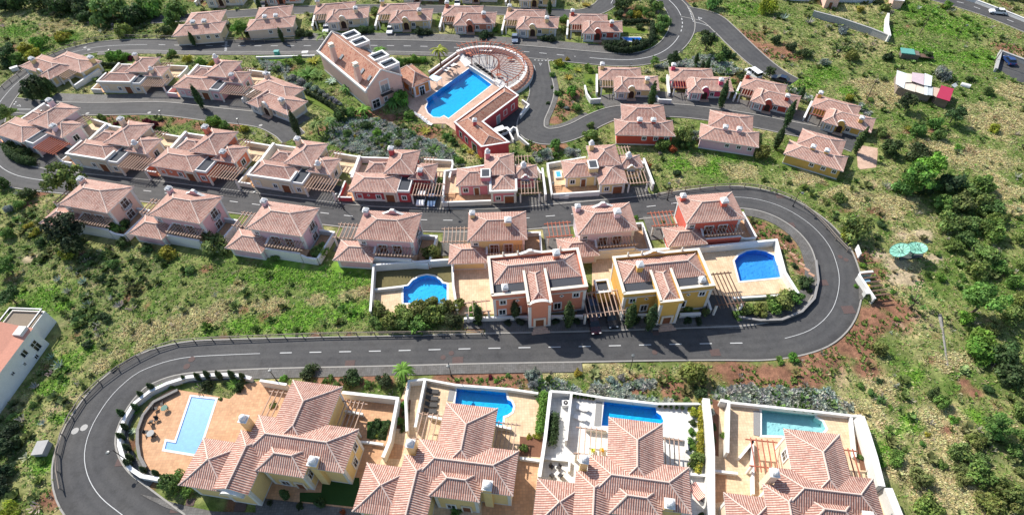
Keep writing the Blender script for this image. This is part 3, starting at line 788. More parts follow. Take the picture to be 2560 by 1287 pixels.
# ------------------------------------------------------------------ roads, pavements, courts
def spline(pts, step=1.2):
    """Catmull-Rom through (x, y, extra...) points"""
    P = [np.array(p, float) for p in pts]
    P = [2 * P[0] - P[1]] + P + [2 * P[-1] - P[-2]]
    out = []
    for i in range(1, len(P) - 2):
        n = max(2, int(np.hypot(*(P[i + 1] - P[i])[:2]) / step))
        for j in range(n):
            t = j / n
            out.append(0.5 * ((2 * P[i]) + (-P[i - 1] + P[i + 1]) * t + (2 * P[i - 1] - 5 * P[i] + 4 * P[i + 1] - P[i + 2]) * t * t + (-P[i - 1] + 3 * P[i] - 3 * P[i + 1] + P[i + 2]) * t ** 3))
    out.append(P[-2])
    return np.array(out)
def normals(C):
    d = np.gradient(C[:, :2], axis=0)
    d /= np.linalg.norm(d, axis=1)[:, None] + 1e-9
    return np.stack([-d[:, 1], d[:, 0]], 1)
def strip(name, C, a, b, z, mat, z0=None, excl=True, label=None):
    """band between offsets a and b (left of travel positive; arrays allowed) along the centre line C"""
    N_ = normals(C)
    A = C[:, :2] + N_ * np.reshape(a, (-1, 1)); B = C[:, :2] + N_ * np.reshape(b, (-1, 1))
    mb = MB(); aa, bb = [np.broadcast_to(np.ravel(q), (len(C),)) for q in (a, b)]
    for i in range(len(C) - 1):
        mb.face([(*B[i], z), (*B[i + 1], z), (*A[i + 1], z), (*A[i], z)], 0, [(bb[i], i), (bb[i + 1], i + 1), (aa[i + 1], i + 1), (aa[i], i)])
        if z0 is not None:
            for Q in (A, B): mb.face([(*Q[i], z0), (*Q[i + 1], z0), (*Q[i + 1], z), (*Q[i], z)])
        if excl and i % 3 == 0:
            j = min(i + 3, len(C) - 1)
            EXCL.append([tuple(B[i]), tuple(B[j]), tuple(A[j]), tuple(A[i])])
    return tag(mb.build(name, mat), kind='structure')
def road(pts, crop, z=0.02, kerb=True):
    W = [(*G(p[:2], 0, crop if len(p) < 4 else p[3]), p[2]) for p in pts]
    C = spline(W)
    w = C[:, 2] / 2
    strip('road', C, w, -w, z, ASPH)
    if kerb:
        strip('kerb', C, w + .22, w - .02, .12, KERB, -.1)
        strip('kerb', C, -w + .02, -w - .22, .12, KERB, -.1)
    return C
def sub(C, p0, p1):
    """part of a centre line between the points nearest two photo pixels"""
    i = int(np.argmin(np.hypot(C[:, 0] - G(p0)[0], C[:, 1] - G(p0)[1]))); j = int(np.argmin(np.hypot(C[:, 0] - G(p1)[0], C[:, 1] - G(p1)[1])))
    return C[min(i, j):max(i, j) + 1]
def flat(name, pts, z, mat, crop='f', kind='structure', z0=-.15, holes=()):
    W = GL(pts, 0, crop)
    EXCL.append(W)
    if not holes:
        o = MB().prism(W, z0, z, bottom=False).build(name, mat)
    else:
        bm = bmesh.new()
        ed = []
        for loop in [W] + list(holes):
            vs = [bm.verts.new((p[0], p[1], z)) for p in loop]
            ed += [bm.edges.new((vs[i], vs[(i + 1) % len(vs)])) for i in range(len(vs))]
        bmesh.ops.triangle_fill(bm, use_beauty=True, edges=ed)
        bmesh.ops.recalc_face_normals(bm, faces=bm.faces)
        me = bpy.data.meshes.new(name); bm.to_mesh(me); bm.free(); me.materials.append(mat)
        o = bpy.data.objects.new(name, me); COL.objects.link(o)
    return tag(o, kind=kind)

R1 = road([(400, 1360, 8.2), (307, 1287, 8.2), (254, 1244, 8.3), (222, 1195, 8.4), (211, 1140, 8.3), (222, 1084, 8.2), (247, 1034, 8), (277, 991, 7.8), (311, 957, 7.5), (347, 930, 7.2), (404, 907, 6.6), (468, 893, 6.2), (560, 887, 5.9),
           (700, 882, 5.7), (957, 877, 5.6), (1194, 871, 5.6), (1450, 866, 5.7), (1650, 861, 5.9), (1800, 858, 6.2), (1900, 855, 6.6), (1980, 841, 7), (2040, 816, 7.2), (2082, 770, 7.2), (2098, 707, 7.2), (2090, 655, 7.1), (2068, 607, 7), (2024, 560, 6.9),
           (1960, 520, 6.8), (1890, 498, 6.6), (1820, 493, 6.5), (1740, 501, 6.4), (1600, 519, 6.3), (1389, 539, 6.3), (1260, 549, 6.3), (1138, 551, 6.3), (1010, 548, 6.3), (885, 541, 6.3), (740, 524, 6.3), (574, 503, 6.3), (354, 476, 6.4), (164, 457, 6.6), (80, 447, 6.8), (30, 434, 6.9),
           (-5, 410, 7), (-28, 370, 7), (-30, 325, 7), (-12, 275, 6.9), (20, 231, 6.8), (55, 198, 6.7), (100, 168, 6.6), (160, 138, 6.6), (234, 120, 6.5), (300, 114, 6.4), (380, 112.5, 6.4), (500, 115, 6.4), (700, 115.5, 6.4), (924, 114.5, 6.3), (1100, 118, 6.3), (1240, 125, 6.3), (1347, 133, 6.3),
           (1450, 143, 6.4), (1540, 150, 6.4), (1597, 148, 6.4), (1645, 136, 6.6), (1680, 113, 6.8), (1700, 85, 7), (1706, 60, 7), (1700, 35, 7), (1684, 12, 7), (1655, -14, 7)], 'f')
R2 = road([(20, 262, 6), (100, 270, 5.6), (180, 273, 5.4), (267, 273, 5.3), (400, 272, 5.3), (534, 287, 5.3), (653, 301, 5.4), (710, 324, 5.6), (735, 346, 5.6)], 'f', .026)
R3 = road([(1337, 150, 7), (1346, 185, 6.2), (1354, 215, 6), (1353, 240, 6), (1343, 268, 6), (1328, 300, 6.2), (1330, 326, 6.4), (1360, 341, 6), (1400, 339, 5.6), (1445, 324, 5.4), (1490, 300, 5.2), (1540, 283, 5.2), (1620, 277, 5.2), (1700, 278, 5.2), (1790, 288, 5.2), (1880, 302, 5.2), (1960, 318, 5.2), (2040, 334, 5.4), (2105, 350, 6), (2140, 362, 6.5)], 'f', .026)
R4 = road([(1712, 30, 7), (1774, 45, 6.8), (1812, 75, 6.6), (1848, 110, 6.4), (1898, 155, 6), (1945, 187, 5), (1985, 206, 4)], 'f', .03)
R5 = road([(380, 50, 5), (520, 42, 5), (576, 37, 5), (771, 25, 5), (920, 22, 5), (1066, 24, 5), (1232, 27, 5), (1378, 34, 5), (1460, 34, 5.2), (1505, 18, 6), (1525, -5, 6.5), (1530, -25, 6.5)], 'f', .026)
R6 = road([(2330, -12, 7.5), (2421, 13, 7.5), (2500, 40, 7.5), (2600, 80, 7.5)], 'f', .02)
flat('road_junction', [(1150, 0), (1290, 0), (1480, 180), (1580, 290), (1500, 262), (1440, 240), (1390, 240), (1340, 268), (1280, 200), (1270, 100)], .034, ASPH, '3')
flat('road_junction', [(95, 420), (250, 400), (250, 460), (210, 540), (110, 520), (20, 480)], .034, ASPH, '3')
flat('road_junction', [(-30, 740), (60, 700), (140, 770), (250, 770), (250, 850), (100, 870), (0, 860)], .034, ASPH, '1')
flat('courtyard', [(1207, 312), (1296, 268), (1318, 276), (1335, 300), (1320, 340), (1272, 362)], .038, ASPH)
flat('car_park', [(2503, 128), (2600, 165), (2600, 230), (2545, 204), (2491, 172)], .02, ASPH)
strip('pavement', sub(R1, (307, 1287), (1450, 866)), -sub(R1, (307, 1287), (1450, 866))[:, 2] / 2 - .2, -sub(R1, (307, 1287), (1450, 866))[:, 2] / 2 - 1.9, .09, PAVE, -.1)
_s = sub(R1, (1215, 870), (1860, 495)); strip('pavement', _s, _s[:, 2] / 2 + 2.2, _s[:, 2] / 2 + .2, .09, PAVE, -.1)
_s = sub(R1, (1640, 515), (60, 443)); strip('pavement', _s, -_s[:, 2] / 2 - .2, -_s[:, 2] / 2 - 3.4, .09, PAVE, -.1)
_s = sub(R1, (740, 115), (1560, 150)); strip('pavement', _s, _s[:, 2] / 2 + 4.2, _s[:, 2] / 2 + .2, .09, PAVE, -.1)
_s = sub(R1, (260, 118), (1290, 128)); strip('pavement', _s, -_s[:, 2] / 2 - .2, -_s[:, 2] / 2 - 2.0, .09, PAVE, -.1)
_s = sub(R2, (100, 270), (720, 330)); strip('pavement', _s, _s[:, 2] / 2 + 4.0, _s[:, 2] / 2 + .2, .09, PAVE, -.1)
_s = sub(R3, (1530, 284), (2110, 352)); strip('pavement', _s, _s[:, 2] / 2 + 5.5, _s[:, 2] / 2 + .2, .09, PAVE, -.1)
_s = sub(R3, (1346, 185), (1490, 300)); strip('pavement', _s, _s[:, 2] / 2 + 1.3, _s[:, 2] / 2 + .2, .09, PAVE, -.1)
flat('pavement', [(1050, 1130), (1200, 1165), (1360, 1210), (1600, 1260), (1916, 1268), (1916, 1320), (1400, 1290), (1230, 1225), (1110, 1165)], .10, PAVE, '9')
flat('forecourt', [(0, 1085), (80, 1165), (760, 1245), (800, 1320), (0, 1320)], .13, PAVE, 'a')
# painted lines
def dash(C, on, off, w=.14, z=.048, skip=0):
    d = np.r_[0, np.cumsum(np.hypot(*np.diff(C[:, :2], axis=0).T))]
    N_ = normals(C); mb = MB(); s = skip
    f = lambda t: (np.array([np.interp(t, d, C[:, 0]), np.interp(t, d, C[:, 1])]), np.array([np.interp(t, d, N_[:, 0]), np.interp(t, d, N_[:, 1])]))
    while s < d[-1] - .3:
        e = min(s + on, d[-1]); k = max(1, int((e - s) / 1.2))
        for i in range(k):
            (p, n), (q, m) = f(s + (e - s) * i / k), f(s + (e - s) * (i + 1) / k)
            mb.face([(*(p - n * w), z), (*(q - m * w), z), (*(q + m * w), z), (*(p + n * w), z)])
        s = e + off
    return tag(mb.build('road_markings', LINE), kind='structure')
def line_of(pts, crop='f'): return spline([G(p, 0, crop) for p in pts])
dash(sub(R1, (307, 1287), (640, 884)), 200, 1, .05)
dash(sub(R1, (690, 882), (1880, 856)), 2.0, 3.0, .085)
dash(sub(R1, (1960, 845), (1780, 496)), 60, .1, .045)
dash(sub(R1, (1700, 506), (170, 457)), 1.9, 3.3, .085)
dash(sub(R1, (140, 455), (370, 112.5)), 200, .1, .065)
dash(sub(R1, (400, 113), (1440, 142)), 2.1, 2.8, .1)
dash(sub(R1, (1480, 146), (1700, 88)), 100, .1, .09)
dash(sub(R1, (1704, 78), (1704, 46)), 1.2, 1.2, .12)
dash(sub(R1, (1702, 40), (1660, -10)), 100, .1, .09)
dash(line_of([(1315, 55), (1335, 95), (1345, 130), (1358, 165)], '3'), .5, .5, .16)
dash(line_of([(1365, 168), (1420, 180), (1485, 205)], '3'), 30, 1, .08)
dash(line_of([(165, 452), (310, 458)], '3'), .5, .5, .14)
dash(line_of([(163, 490), (175, 530)], '3'), 30, 1, .08)
dash(line_of([(105, 785), (130, 750)], '1'), .5, .5, .16)
dash(line_of([(115, 820), (230, 820)], '1'), 30, 1, .1)
dash(line_of([(1695, 300), (1688, 395)], '1'), .45, .45, .35)
dash(line_of([(2392, 5), (2430, 16), (2560, 66)]), 1.8, 3, .12)
dash(line_of([(740, 30), (755, 0)], '3'), 40, 1, .08)
for q in (1005, 1045, 1090, 1130, 1175, 1218, 1262):
    dash(line_of([(q, 398), (q, 408)], '2'), 30, 1, .06)
def giveway(tri, crop):
    P = [Vector((*G(p, 0, crop), .05)) for p in tri]; c = sum(P, Vector()) / 3
    mb = MB()
    for i in range(3):
        a, b = P[i], P[(i + 1) % 3]
        mb.face([a, b, c + (b - c) * .62, c + (a - c) * .62])
    tag(mb.build('road_markings', LINE), kind='structure')
giveway([(1393, 130), (1425, 140), (1400, 152)], '3'); giveway([(202, 474), (222, 478), (212, 495)], '3'); giveway([(122, 795), (150, 785), (158, 800)], '1')
# manholes and red covers
RUST = noisy('rust_cover', (0.098, 0.066, 0.060), 0.25, 4); PALEC = noisy('pale_cover', (0.36, 0.35, 0.33), .15, 4)
def cover(p, crop, r, m, sq=False):
    x, y = G(p, 0, crop); mb = MB()
    if sq: mb.box(x - r, x + r, y - r * .8, y + r * .8, -.02, .055)
    else: mb.lathe((x, y, 0), [(r, -.02), (r, .05), (.001, .055)], 12)
    tag(mb.build('manhole_cover', m), kind='structure')
for p, c in (((563, 658), '9'), ((630, 633), '9'), ((1435, 122), '9'), ((1398, 175), '9')): cover(p, c, .55, PALEC if p[0] < 700 else RUST)
for p, c in (((1400, 108), 'a'), ((1462, 76), 'a'), ((540, 635), '8'), ((583, 657), '8'), ((1068, 70), 'b')): cover(p, c, .45, RUST)
for p, c, r in (((703, 155), 'a', .8), ((1510, 133), 'a', .9), ((412, 828), '8', .8), ((600, 1030), '8', 1.0), ((1520, 72), 'b', .8), ((167, 398), '8', .8), ((90, 180), '8', .8), ((905, 893), '9', .7), ((1425, 1190), '9', .6), ((1318, 1238), '9', .7), ((1075, 1205), '7', .5), ((395, 158), 'b', .6), ((488, 158), 'b', .6), ((1800, 1225), '9', .8)): cover(p, c, r, RUST, True)
for p, c in (((665, 375), '1'), ((637, 358), '1'), ((655, 850), '1'), ((1118, 845), '1'), ((35, 940), '2')): cover(p, c, .45, PALEC)

# ------------------------------------------------------------------ pools and decks
HOLES = []
def pool(pts, crop, label, basin, water=WATER, depth=1.0, rim=.35, z=.14, steps=None, cover_m=None):
    W = [Vector(p) for p in GL(pts, 0, crop)]
    if sum(W[i].x * W[(i + 1) % len(W)].y - W[(i + 1) % len(W)].x * W[i].y for i in range(len(W))) < 0: W.reverse()
    n = len(W); O = []
    for i in range(n):
        a = (W[i] - W[i - 1]).normalized(); b = (W[(i + 1) % n] - W[i]).normalized()
        m = (Vector((a.y, -a.x)) + Vector((b.y, -b.x))).normalized()
        O.append(W[i] + m * rim / max(.6, m.dot(Vector((a.y, -a.x)))))
    c = sum(W, Vector((0, 0))) / n
    root = tag(empty('swimming_pool', (c.x, c.y, 0)), label, 'swimming pool')
    L_ = [(p.x - c.x, p.y - c.y) for p in W]; LO = [(p.x - c.x, p.y - c.y) for p in O]
    b = MB(); b.face([(p[0], p[1], -depth) for p in L_])
    for i in range(n):
        p, q = L_[i], L_[(i + 1) % n]
        b.face([(p[0], p[1], -depth), (q[0], q[1], -depth), (q[0], q[1], z - .02), (p[0], p[1], z - .02)])
    b.build('basin', basin, root)
    MB().face([(p[0], p[1], z - .16) for p in L_]).build('water', water, root)
    if cover_m: MB().face([(p[0], p[1], z - .10) for p in L_]).build('pool_cover', cover_m, root)
    r = MB()
    for i in range(n):
        j = (i + 1) % n
        r.face([(*L_[i], z), (*L_[j], z), (*LO[j], z), (*LO[i], z)])
        r.face([(*LO[i], -.1), (*LO[j], -.1), (*LO[j], z), (*LO[i], z)])
    r.build('coping', WHITE, root)
    HOLES.append([tuple(p) for p in W]); EXCL.append([tuple(p) for p in O])
    return [tuple(p) for p in W], root
COVERM = noisy('bubble_cover', (0.085, 0.29, 0.60), .22, 1.5, .45, .5, 2.2, .35)
pA1, rA1 = pool([(1435, 405), (1615, 425), (1480, 835), (1235, 795), (1250, 738), (1318, 750)], '9', 'rectangular pool under a blue bubble cover on the curved terracotta terrace', BASIN, cover_m=COVERM)
pA2, _ = pool([(1505, 335), (1870, 375), (1880, 425), (1910, 440), (1925, 475), (1915, 515), (1880, 540), (1850, 548), (1840, 640), (1470, 610)], 'a', 'blue pool with a rounded end beside the four dark loungers', BASIN)
pA3, _ = pool([(690, 435), (1075, 475), (1080, 520), (1115, 545), (1132, 585), (1110, 640), (670, 620)], 'b', 'blue pool behind the white paved terrace with yellow chair', BASIN)
pA4, _ = pool([(1868, 487), (2260, 527), (2268, 560), (2320, 590), (2345, 640), (2300, 700), (1868, 690)], 'b', 'pale green pool in the bottom right corner plot', BASING)
pD1, _ = pool([(1009, 758), (1009, 717), (1021, 715), (1032, 702), (1048, 693), (1067, 689), (1086, 692), (1100, 701), (1106, 709), (1117, 711), (1117, 758)], 'f', 'half round blue pool above the screen of dark shrubs', BASIN)
pD2, _ = pool([(1849, 703.5), (1836, 653), (1846, 640), (1867, 629), (1888, 626), (1913, 630), (1935, 640), (1938, 652), (1957, 693)], 'f', 'half round royal blue pool inside the hairpin bend', BASINB)
def z1000(pts): return [(1000 + x * 340 / 1903, 80 + y * 340 / 1903) for x, y in pts]
pCL, _ = pool(z1000([(975, 515), (1280, 745), (680, 1212), (615, 1172), (560, 1200), (470, 1195), (395, 1135), (366, 1065), (395, 990), (372, 948)]), 'f', 'large blue club pool with a palm shadow on it', BASIN, depth=1.2, rim=.3)
pT5, _ = pool([(830, 285), (960, 285), (975, 310), (930, 318), (850, 308)], '3', 'small bright pool beside the magenta cottage lawn', BASIN)
KB = lambda o, pts: [(o[0] + x / KZ, o[1] + y / KZ) for x, y in pts]
flat('terrace', KB((0, 857), [(1290, 345), (1130, 440), (1060, 540), (1025, 650), (1022, 750), (1040, 850), (1085, 930), (1200, 985), (1400, 1035), (1500, 1090)]) + KB((640, 857), [(700, 1290), (880, 1010), (950, 850), (1000, 720), (1055, 415), (640, 370), (30, 285), (-80, 310)]) + KB((0, 857), [(1720, 420), (1600, 395), (1450, 370)]), .1, TERRA, holes=[pA1])
flat('terrace', KB((640, 857), [(1130, 295), (1265, 275), (1490, 315), (1916, 348)]) + KB((1280, 857), [(195, 375), (285, 365), (205, 1000), (180, 1300)]) + KB((640, 857), [(800, 1300), (880, 1010), (950, 850), (1000, 720), (1060, 500)]), .1, SAND, holes=[pA2])
flat('terrace', KB((1280, 857), [(285, 365), (440, 370), (690, 410), (1090, 455), (1440, 455), (1480, 800), (1480, 1300), (182, 1300), (205, 1000)]), .1, WPALE, holes=[pA3])
flat('terrace', KB((1280, 857), [(1545, 430), (1860, 465), (2260, 510), (2610, 545), (2660, 680), (2720, 860), (2790, 1090), (2890, 1300), (1482, 1300), (1482, 800), (1480, 430)]), .1, SAND, holes=[pA4])
for pts in ([(985, 740), (1115, 770), (1080, 870), (960, 860)], [(1700, 1130), (1916, 1150), (1916, 1290), (1690, 1290)]): flat('patio_floor', pts, .13, TERRA, 'a')
flat('patio_floor', [(20, 880), (200, 880), (150, 1290), (-20, 1290)], .125, TERRA, 'b'); flat('patio_floor', [(1510, 960), (1605, 970), (1600, 1180), (1510, 1200)], .125, TERRA, 'b')
flat('lawn', [(505, 1000), (775, 1010), (770, 1230), (330, 1185), (330, 1120), (490, 1120)], .14, DLAWN, 'a')
flat('terrace', [(936, 724), (1003, 717), (1018, 711.5), (1030, 697), (1046.5, 688), (1067, 684), (1087.5, 687.5), (1102.5, 697), (1109, 704), (1121, 706.5), (1131, 706), (1133, 659), (1221, 654), (1245, 785), (1100, 790), (936, 790)], .1, SAND, holes=[pD1])
flat('terrace', [(1480, 648), (1560, 640), (1749, 624), (1941, 604), (1960, 679), (1992, 730), (1832, 742), (1780, 742), (1480, 760)], .1, SAND, holes=[pD2])
flat('garden_bed', [(936, 665), (1128, 652), (1128, 704.5), (1121, 705), (1110, 702), (1103.5, 695.5), (1088, 686), (1067, 682), (1046, 686.5), (1029, 696), (1017, 710), (1002, 715.5), (936, 722)], .08, noisy('dry_lawn', (0.135, 0.115, 0.05), .35, 2, .95, .5, 9))
flat('parking_bay', [(1445, 740), (1560, 735), (1562, 815), (1440, 818)], .12, ASPH); flat('parking_bay', [(1752, 735), (1835, 742), (1850, 812), (1745, 812)], .12, ASPH)
flat('pavement', [(1160, 822), (1160, 800), (1440, 795), (1460, 815), (1560, 812), (1570, 800), (1740, 795), (1860, 812), (1860, 822)], .105, PAVE)
flat('pool_terrace', z1000([(830, 335), (965, 490), (1330, 710), (1460, 785), (960, 1190), (820, 1290), (1140, 1560), (1080, 1640), (900, 1480), (640, 1290), (400, 1290), (200, 1170), (90, 1010), (180, 930), (400, 790), (400, 650)]), .1, PINKP, holes=[pCL])
flat('plaza', [(2140, 362), (2195, 372), (2190, 420), (2145, 425)], .1, PINKP)
flat('pool_terrace', z1000([(-60, 690), (90, 800), (180, 925), (90, 1010), (-110, 860)]), .095, PINKP)
for pts, c, m in (([(835, 590), (1000, 580), (975, 730), (830, 715)], 'a', DLAWN), ([(60, 700), (235, 720), (215, 855), (55, 845)], 'b', SOIL), ([(1500, 420), (1548, 440), (1545, 850), (1510, 840)], 'b', SOIL), ([(645, 555), (705, 555), (735, 700), (790, 860), (800, 960), (690, 950), (660, 760)], 'c', SOIL), ([(1080, 420), (1160, 430), (1140, 650), (1050, 640)], 'a', SOIL)): flat('garden_bed', pts, .14, m, c)
for pts, c in (([(785, 497), (870, 497), (870, 535), (785, 530)], '1'), ([(370, 700), (470, 740), (605, 830), (600, 870), (480, 800), (400, 770)], '2'), ([(1010, 230), (830, 205), (830, 250), (1020, 255)], '3'), ([(1340, 145), (1420, 145), (1425, 205), (1345, 200)], '2'), ([(1800, 180), (1880, 185), (1880, 250), (1805, 250)], '2'), ([(545, 560), (640, 560), (630, 640), (545, 650)], '3')): flat('lawn', pts, .1, LAWN, c)

# ------------------------------------------------------------------ walls, fences, lamps
def gwall(pts, crop, h, label, th=.3, mat=None, capm=None, name='garden_wall', z=None, cap=True):
    hh = max(h) if isinstance(h, (list, tuple)) else h
    W = GL(pts, hh if z is None else z, crop)
    o = MB(); wallrun(o, W, -.2, h, th, 0, 1, cap)
    EXCL.append([(p[0] + .2, p[1] + .3) for p in W] + [(p[0] - .2, p[1] - .4) for p in reversed(W)])
    return tag(o.build(name, [mat or WHITE, capm or CAPW]), label, 'wall')
gwall([(1880, 265), (1790, 242), (1680, 236), (1550, 240), (1400, 255), (1250, 302), (1120, 362), (1000, 455), (935, 560), (895, 660), (893, 760), (920, 850), (970, 935), (1060, 995), (1190, 1018)], '9', 1.0, 'curved white wall lined with small cypresses round the terracotta terrace', .45)
gwall([(1330, 350), (1150, 440), (1070, 540), (1030, 650), (1028, 750), (1045, 850), (1090, 930)], '9', .6, 'low dark stone edge wall along the curved terracotta terrace', .35, noisy('dark_stone', (.12, .115, .11), .3, 3), noisy('dark_stone_top', (.2, .19, .18), .3, 3))
gwall([(30, 280), (230, 312)], 'a', 1.9, 'short white wall behind the pergola of the covered pool villa')
gwall([(645, 370), (1060, 415), (1000, 735), (950, 855)], 'a', 1.9, 'white wall with a corner between the two lower left pool villas', .4)
gwall([(1130, 660), (1120, 420), (1145, 285), (1265, 272)], 'a', 1.5, 'white wall round the narrow service court by the dark loungers')
gwall([(1265, 272), (1192, 630)], 'a', 1.6, 'straight white wall behind the row of four dark loungers')
gwall([(1265, 272), (1500, 315), (1900, 345), (2112, 377)], 'a', .9, 'low white wall along the back of the blue pool with rounded end', .25)
gwall([(288, 362), (250, 700), (205, 1000)], 'b', 1.9, 'white boundary wall left of the white paved terrace', .4)
gwall([(288, 362), (445, 372), (405, 730)], 'b', 1.8, 'white screen wall beside the air conditioner')
gwall([(445, 372), (685, 410), (1085, 455), (1425, 455)], 'b', .9, 'low pale wall with a row of potted plants', .25)
gwall([(1452, 415), (1475, 600), (1490, 800), (1490, 1290)], 'b', 2.2, 'thick stepped white wall between the two lower right villas', .9)
gwall([(1560, 428), (1622, 440), (1612, 820)], 'b', 1.8, 'white wall beside the blue recess in the lower right plot', .35)
gwall([(1622, 445), (1860, 470), (2260, 512), (2550, 545), (2615, 545)], 'b', .9, 'low pale wall behind the pale green pool', .25)
gwall([(695, 545), (740, 670), (795, 850), (850, 1070)], 'c', 2.3, 'thick stepped white wall at the right edge of the plots', .8)
gwall([(900, 1085), (985, 1300)], 'c', 2.3, 'lowest thick white wall piece at the right edge of the plots', .9)
gwall([(620, 548), (650, 850)], 'c', .8, 'low white planter wall on the sand terrace', .3)
gwall([(926, 778), (930, 720), (934, 662), (1130, 648)], 'f', 1.8, 'pale wall round the bare brown garden by the half round pool', .3)
gwall([(1130, 650), (1221, 641), (1480, 622)], 'f', 1.9, 'long cream wall behind the salmon parapet villa', .35, STONE, STONE)
gwall([(1006, 716), (936, 724)], 'f', .8, 'low white wall between brown garden and half round pool')
gwall([(1131, 655), (1133, 712), (1143, 775)], 'f', 1.2, 'white wall dividing the two sand courts by the half round pool')
gwall([(1480, 634), (1560, 628), (1749, 618), (1941, 600), (1962, 680), (1995, 733)], 'f', 1.6, 'long white wall behind the royal blue pool', .4)
gwall([(1832, 745), (1995, 735)], 'f', .7, 'low white wall in front of the royal blue pool')
gwall([(1160, 796), (1230, 793), (1324, 791)], 'f', 1.0, 'white front wall left of the salmon villa porch')
gwall([(1378, 790), (1458, 789)], 'f', 1.0, 'white front wall right of the salmon villa porch')
gwall([(1565, 787), (1636, 785)], 'f', 1.0, 'white front wall left of the gold villa porch'); gwall([(1700, 785), (1752, 783)], 'f', 1.0, 'white front wall right of the gold villa porch')
gwall([(1838, 772), (1850, 792), (1900, 800), (1955, 798), (2005, 778), (2036, 745), (2046, 700), (2040, 650)], 'f', .7, 'dark stone retaining kerb wall inside the hairpin bend', .3, noisy('rubble', (.13, .12, .115), .35, 4), noisy('rubble_top', (.25, .24, .23), .25, 4))
gwall([(640, 143), (787, 139)], 'f', .6, 'low white wall along the top road by the club', .3)
gwall([(545, 640), (560, 700), (590, 745), (665, 740)], '3', 1.2, 'low white wall beside the yellow cottage garden')
gwall([(1085, 720), (1100, 745), (1195, 750)], '3', 1.0, 'low pale wall between yellow and magenta cottages')
gwall([(2035, 28), (2100, 45), (2180, 72), (2225, 90)], 'f', 1.8, 'grey retaining wall below the far grey roofed buildings', .4, CONC, CONC, 'retaining_wall')
gwall([(2225, 90), (2219, 62), (2221, 34)], 'f', 2.2, 'white stepped wall end above the vacant hillside', .5, WHITE, WHITE, 'retaining_wall')
gwall([(2491, 172), (2503, 127), (2570, 152)], 'f', 1.2, 'concrete wall round the small car park on the slope', .5, CONC, CONC)
gwall([(2370, -20), (2440, 0), (2520, 30), (2600, 62)], 'f', .9, 'white parapet wall beside the far main road', .3)

for pts, c, hh, lab in (([(620, 500), (800, 532)], 'a', .9, 'low white wall across the right pergola court of the covered pool villa'), ([(775, 738), (860, 745), (952, 758)], 'a', .7, 'low white wall below the dark green bed, lower left plots'), ([(1290, 545), (1400, 572)], 'a', .9, 'low white wall under the pergola beside the dark loungers'),
    ([(1800, 618), (1916, 642)], 'a', .9, 'low white wall under the right pergola of the second villa'), ([(550, 640), (715, 658)], 'b', .9, 'pale wall between the white terrace and the pergola court'), ([(1130, 692), (1300, 722), (1310, 800)], 'b', .9, 'pale wall right of the pool on the white terrace'), ([(240, 862), (430, 880), (425, 960)], 'b', .7, 'low pale wall above the black wicker chairs'),
    ([(1800, 730), (1805, 1130)], 'b', 1.0, 'white wall of the sunken court beside the red pergola'), ([(1700, 860), (1810, 730)], 'b', 1.0, 'slanting white stair wall near the pale green pool'), ([(1510, 955), (1690, 975)], 'b', .8, 'low white wall across the lower right sand court'), ([(1325, 980), (1450, 990)], 'b', .8, 'low pale wall above the striped hammock'), ([(60, 860), (205, 880)], 'b', .8, 'low white wall below the brown bed of the second villa')):
    gwall(pts, c, hh, lab, .25)
def fence(pts, crop, label, h=1.05, sp=3.0, mat=None):
    W = spline([G(p, h, crop) for p in pts], .5)
    d = np.r_[0, np.cumsum(np.hypot(*np.diff(W[:, :2], axis=0).T))]
    n = int(d[-1] / sp)
    P = [(float(np.interp(t, d, W[:, 0])), float(np.interp(t, d, W[:, 1]))) for t in np.linspace(0, d[-1], n + 1)]
    c = P[len(P) // 2]
    root = tag(empty('guard_fence', (c[0], c[1], 0)), label, 'fence')
    Q = [(p[0] - c[0], p[1] - c[1]) for p in P]
    rails = MB()
    for a, b in zip(Q, Q[1:]):
        for z, r in ((h, .085), (h * .55, .05)): rails.tube((*a, z), (*b, z), r, n=5, cap=False)
    rails.build('rails', mat or FENCEW, root)
    pm = None
    for q in Q:
        if pm is None: o = MB().tube((0, 0, -.2), (0, 0, h + .06), .085, n=6).build('post', mat or FENCEW, root); pm = o
        else: o = pm.copy(); COL.objects.link(o); o.parent = root
        o.location = (*q, 0)
fence([(440, 1085), (408, 880), (430, 730), (500, 558), (620, 378), (850, 188), (1120, 38), (1300, -22)], '9', 'weathered timber guard fence round the lower left road bend')
fence([(434, 850), (520, 843), (640, 838), (800, 832), (974, 829), (1100, 828), (1208, 827)], 'f', 'timber guard fence along the straight below the green field')
fence([(1646, 483), (1714, 468), (1781, 462), (1864, 459), (1920, 468), (1970, 485), (2020, 516), (2064, 557), (2098, 596), (2122, 620)], 'f', 'timber guard fence round the right hairpin bend')
fence([(2, 214), (67, 164), (127, 132), (187, 107), (234, 95), (287, 88.5), (367, 88.5), (501, 93.5), (640, 97), (690, 95), (735, 96)], 'f', 'timber guard fence along the top left road')
lamp0 = None
def lamp(p, z, where, crop='f', rot=0):
    global lamp0
    x, y = G(p, z, crop)
    if lamp0 is None:
        r = empty('street_lamp', (0, 0, 0))
        MB().lathe((0, 0, 0), [(.16, -.1), (.16, .35), (.075, .45), (.055, 4.0)], 8).tube((0, 0, 3.95), (.55, 0, 4.15), .04, n=5).build('pole', IRON, r)
        MB().lathe((.62, 0, 3.92), [(.02, .30), (.26, .26), (.30, .10), (.22, 0)], 8).build('lantern', plain('lantern_grey', (.10, .11, .11), .4), r)
        lamp0 = r
    else:
        r = lamp0.copy(); COL.objects.link(r)
        for ch in lamp0.children:
            k = ch.copy(); COL.objects.link(k); k.parent = r
    r.location = (x, y, 0); r.rotation_euler = (0, 0, rot)
    tag(r, 'black street lamp ' + where, 'street lamp', 'street lamps')
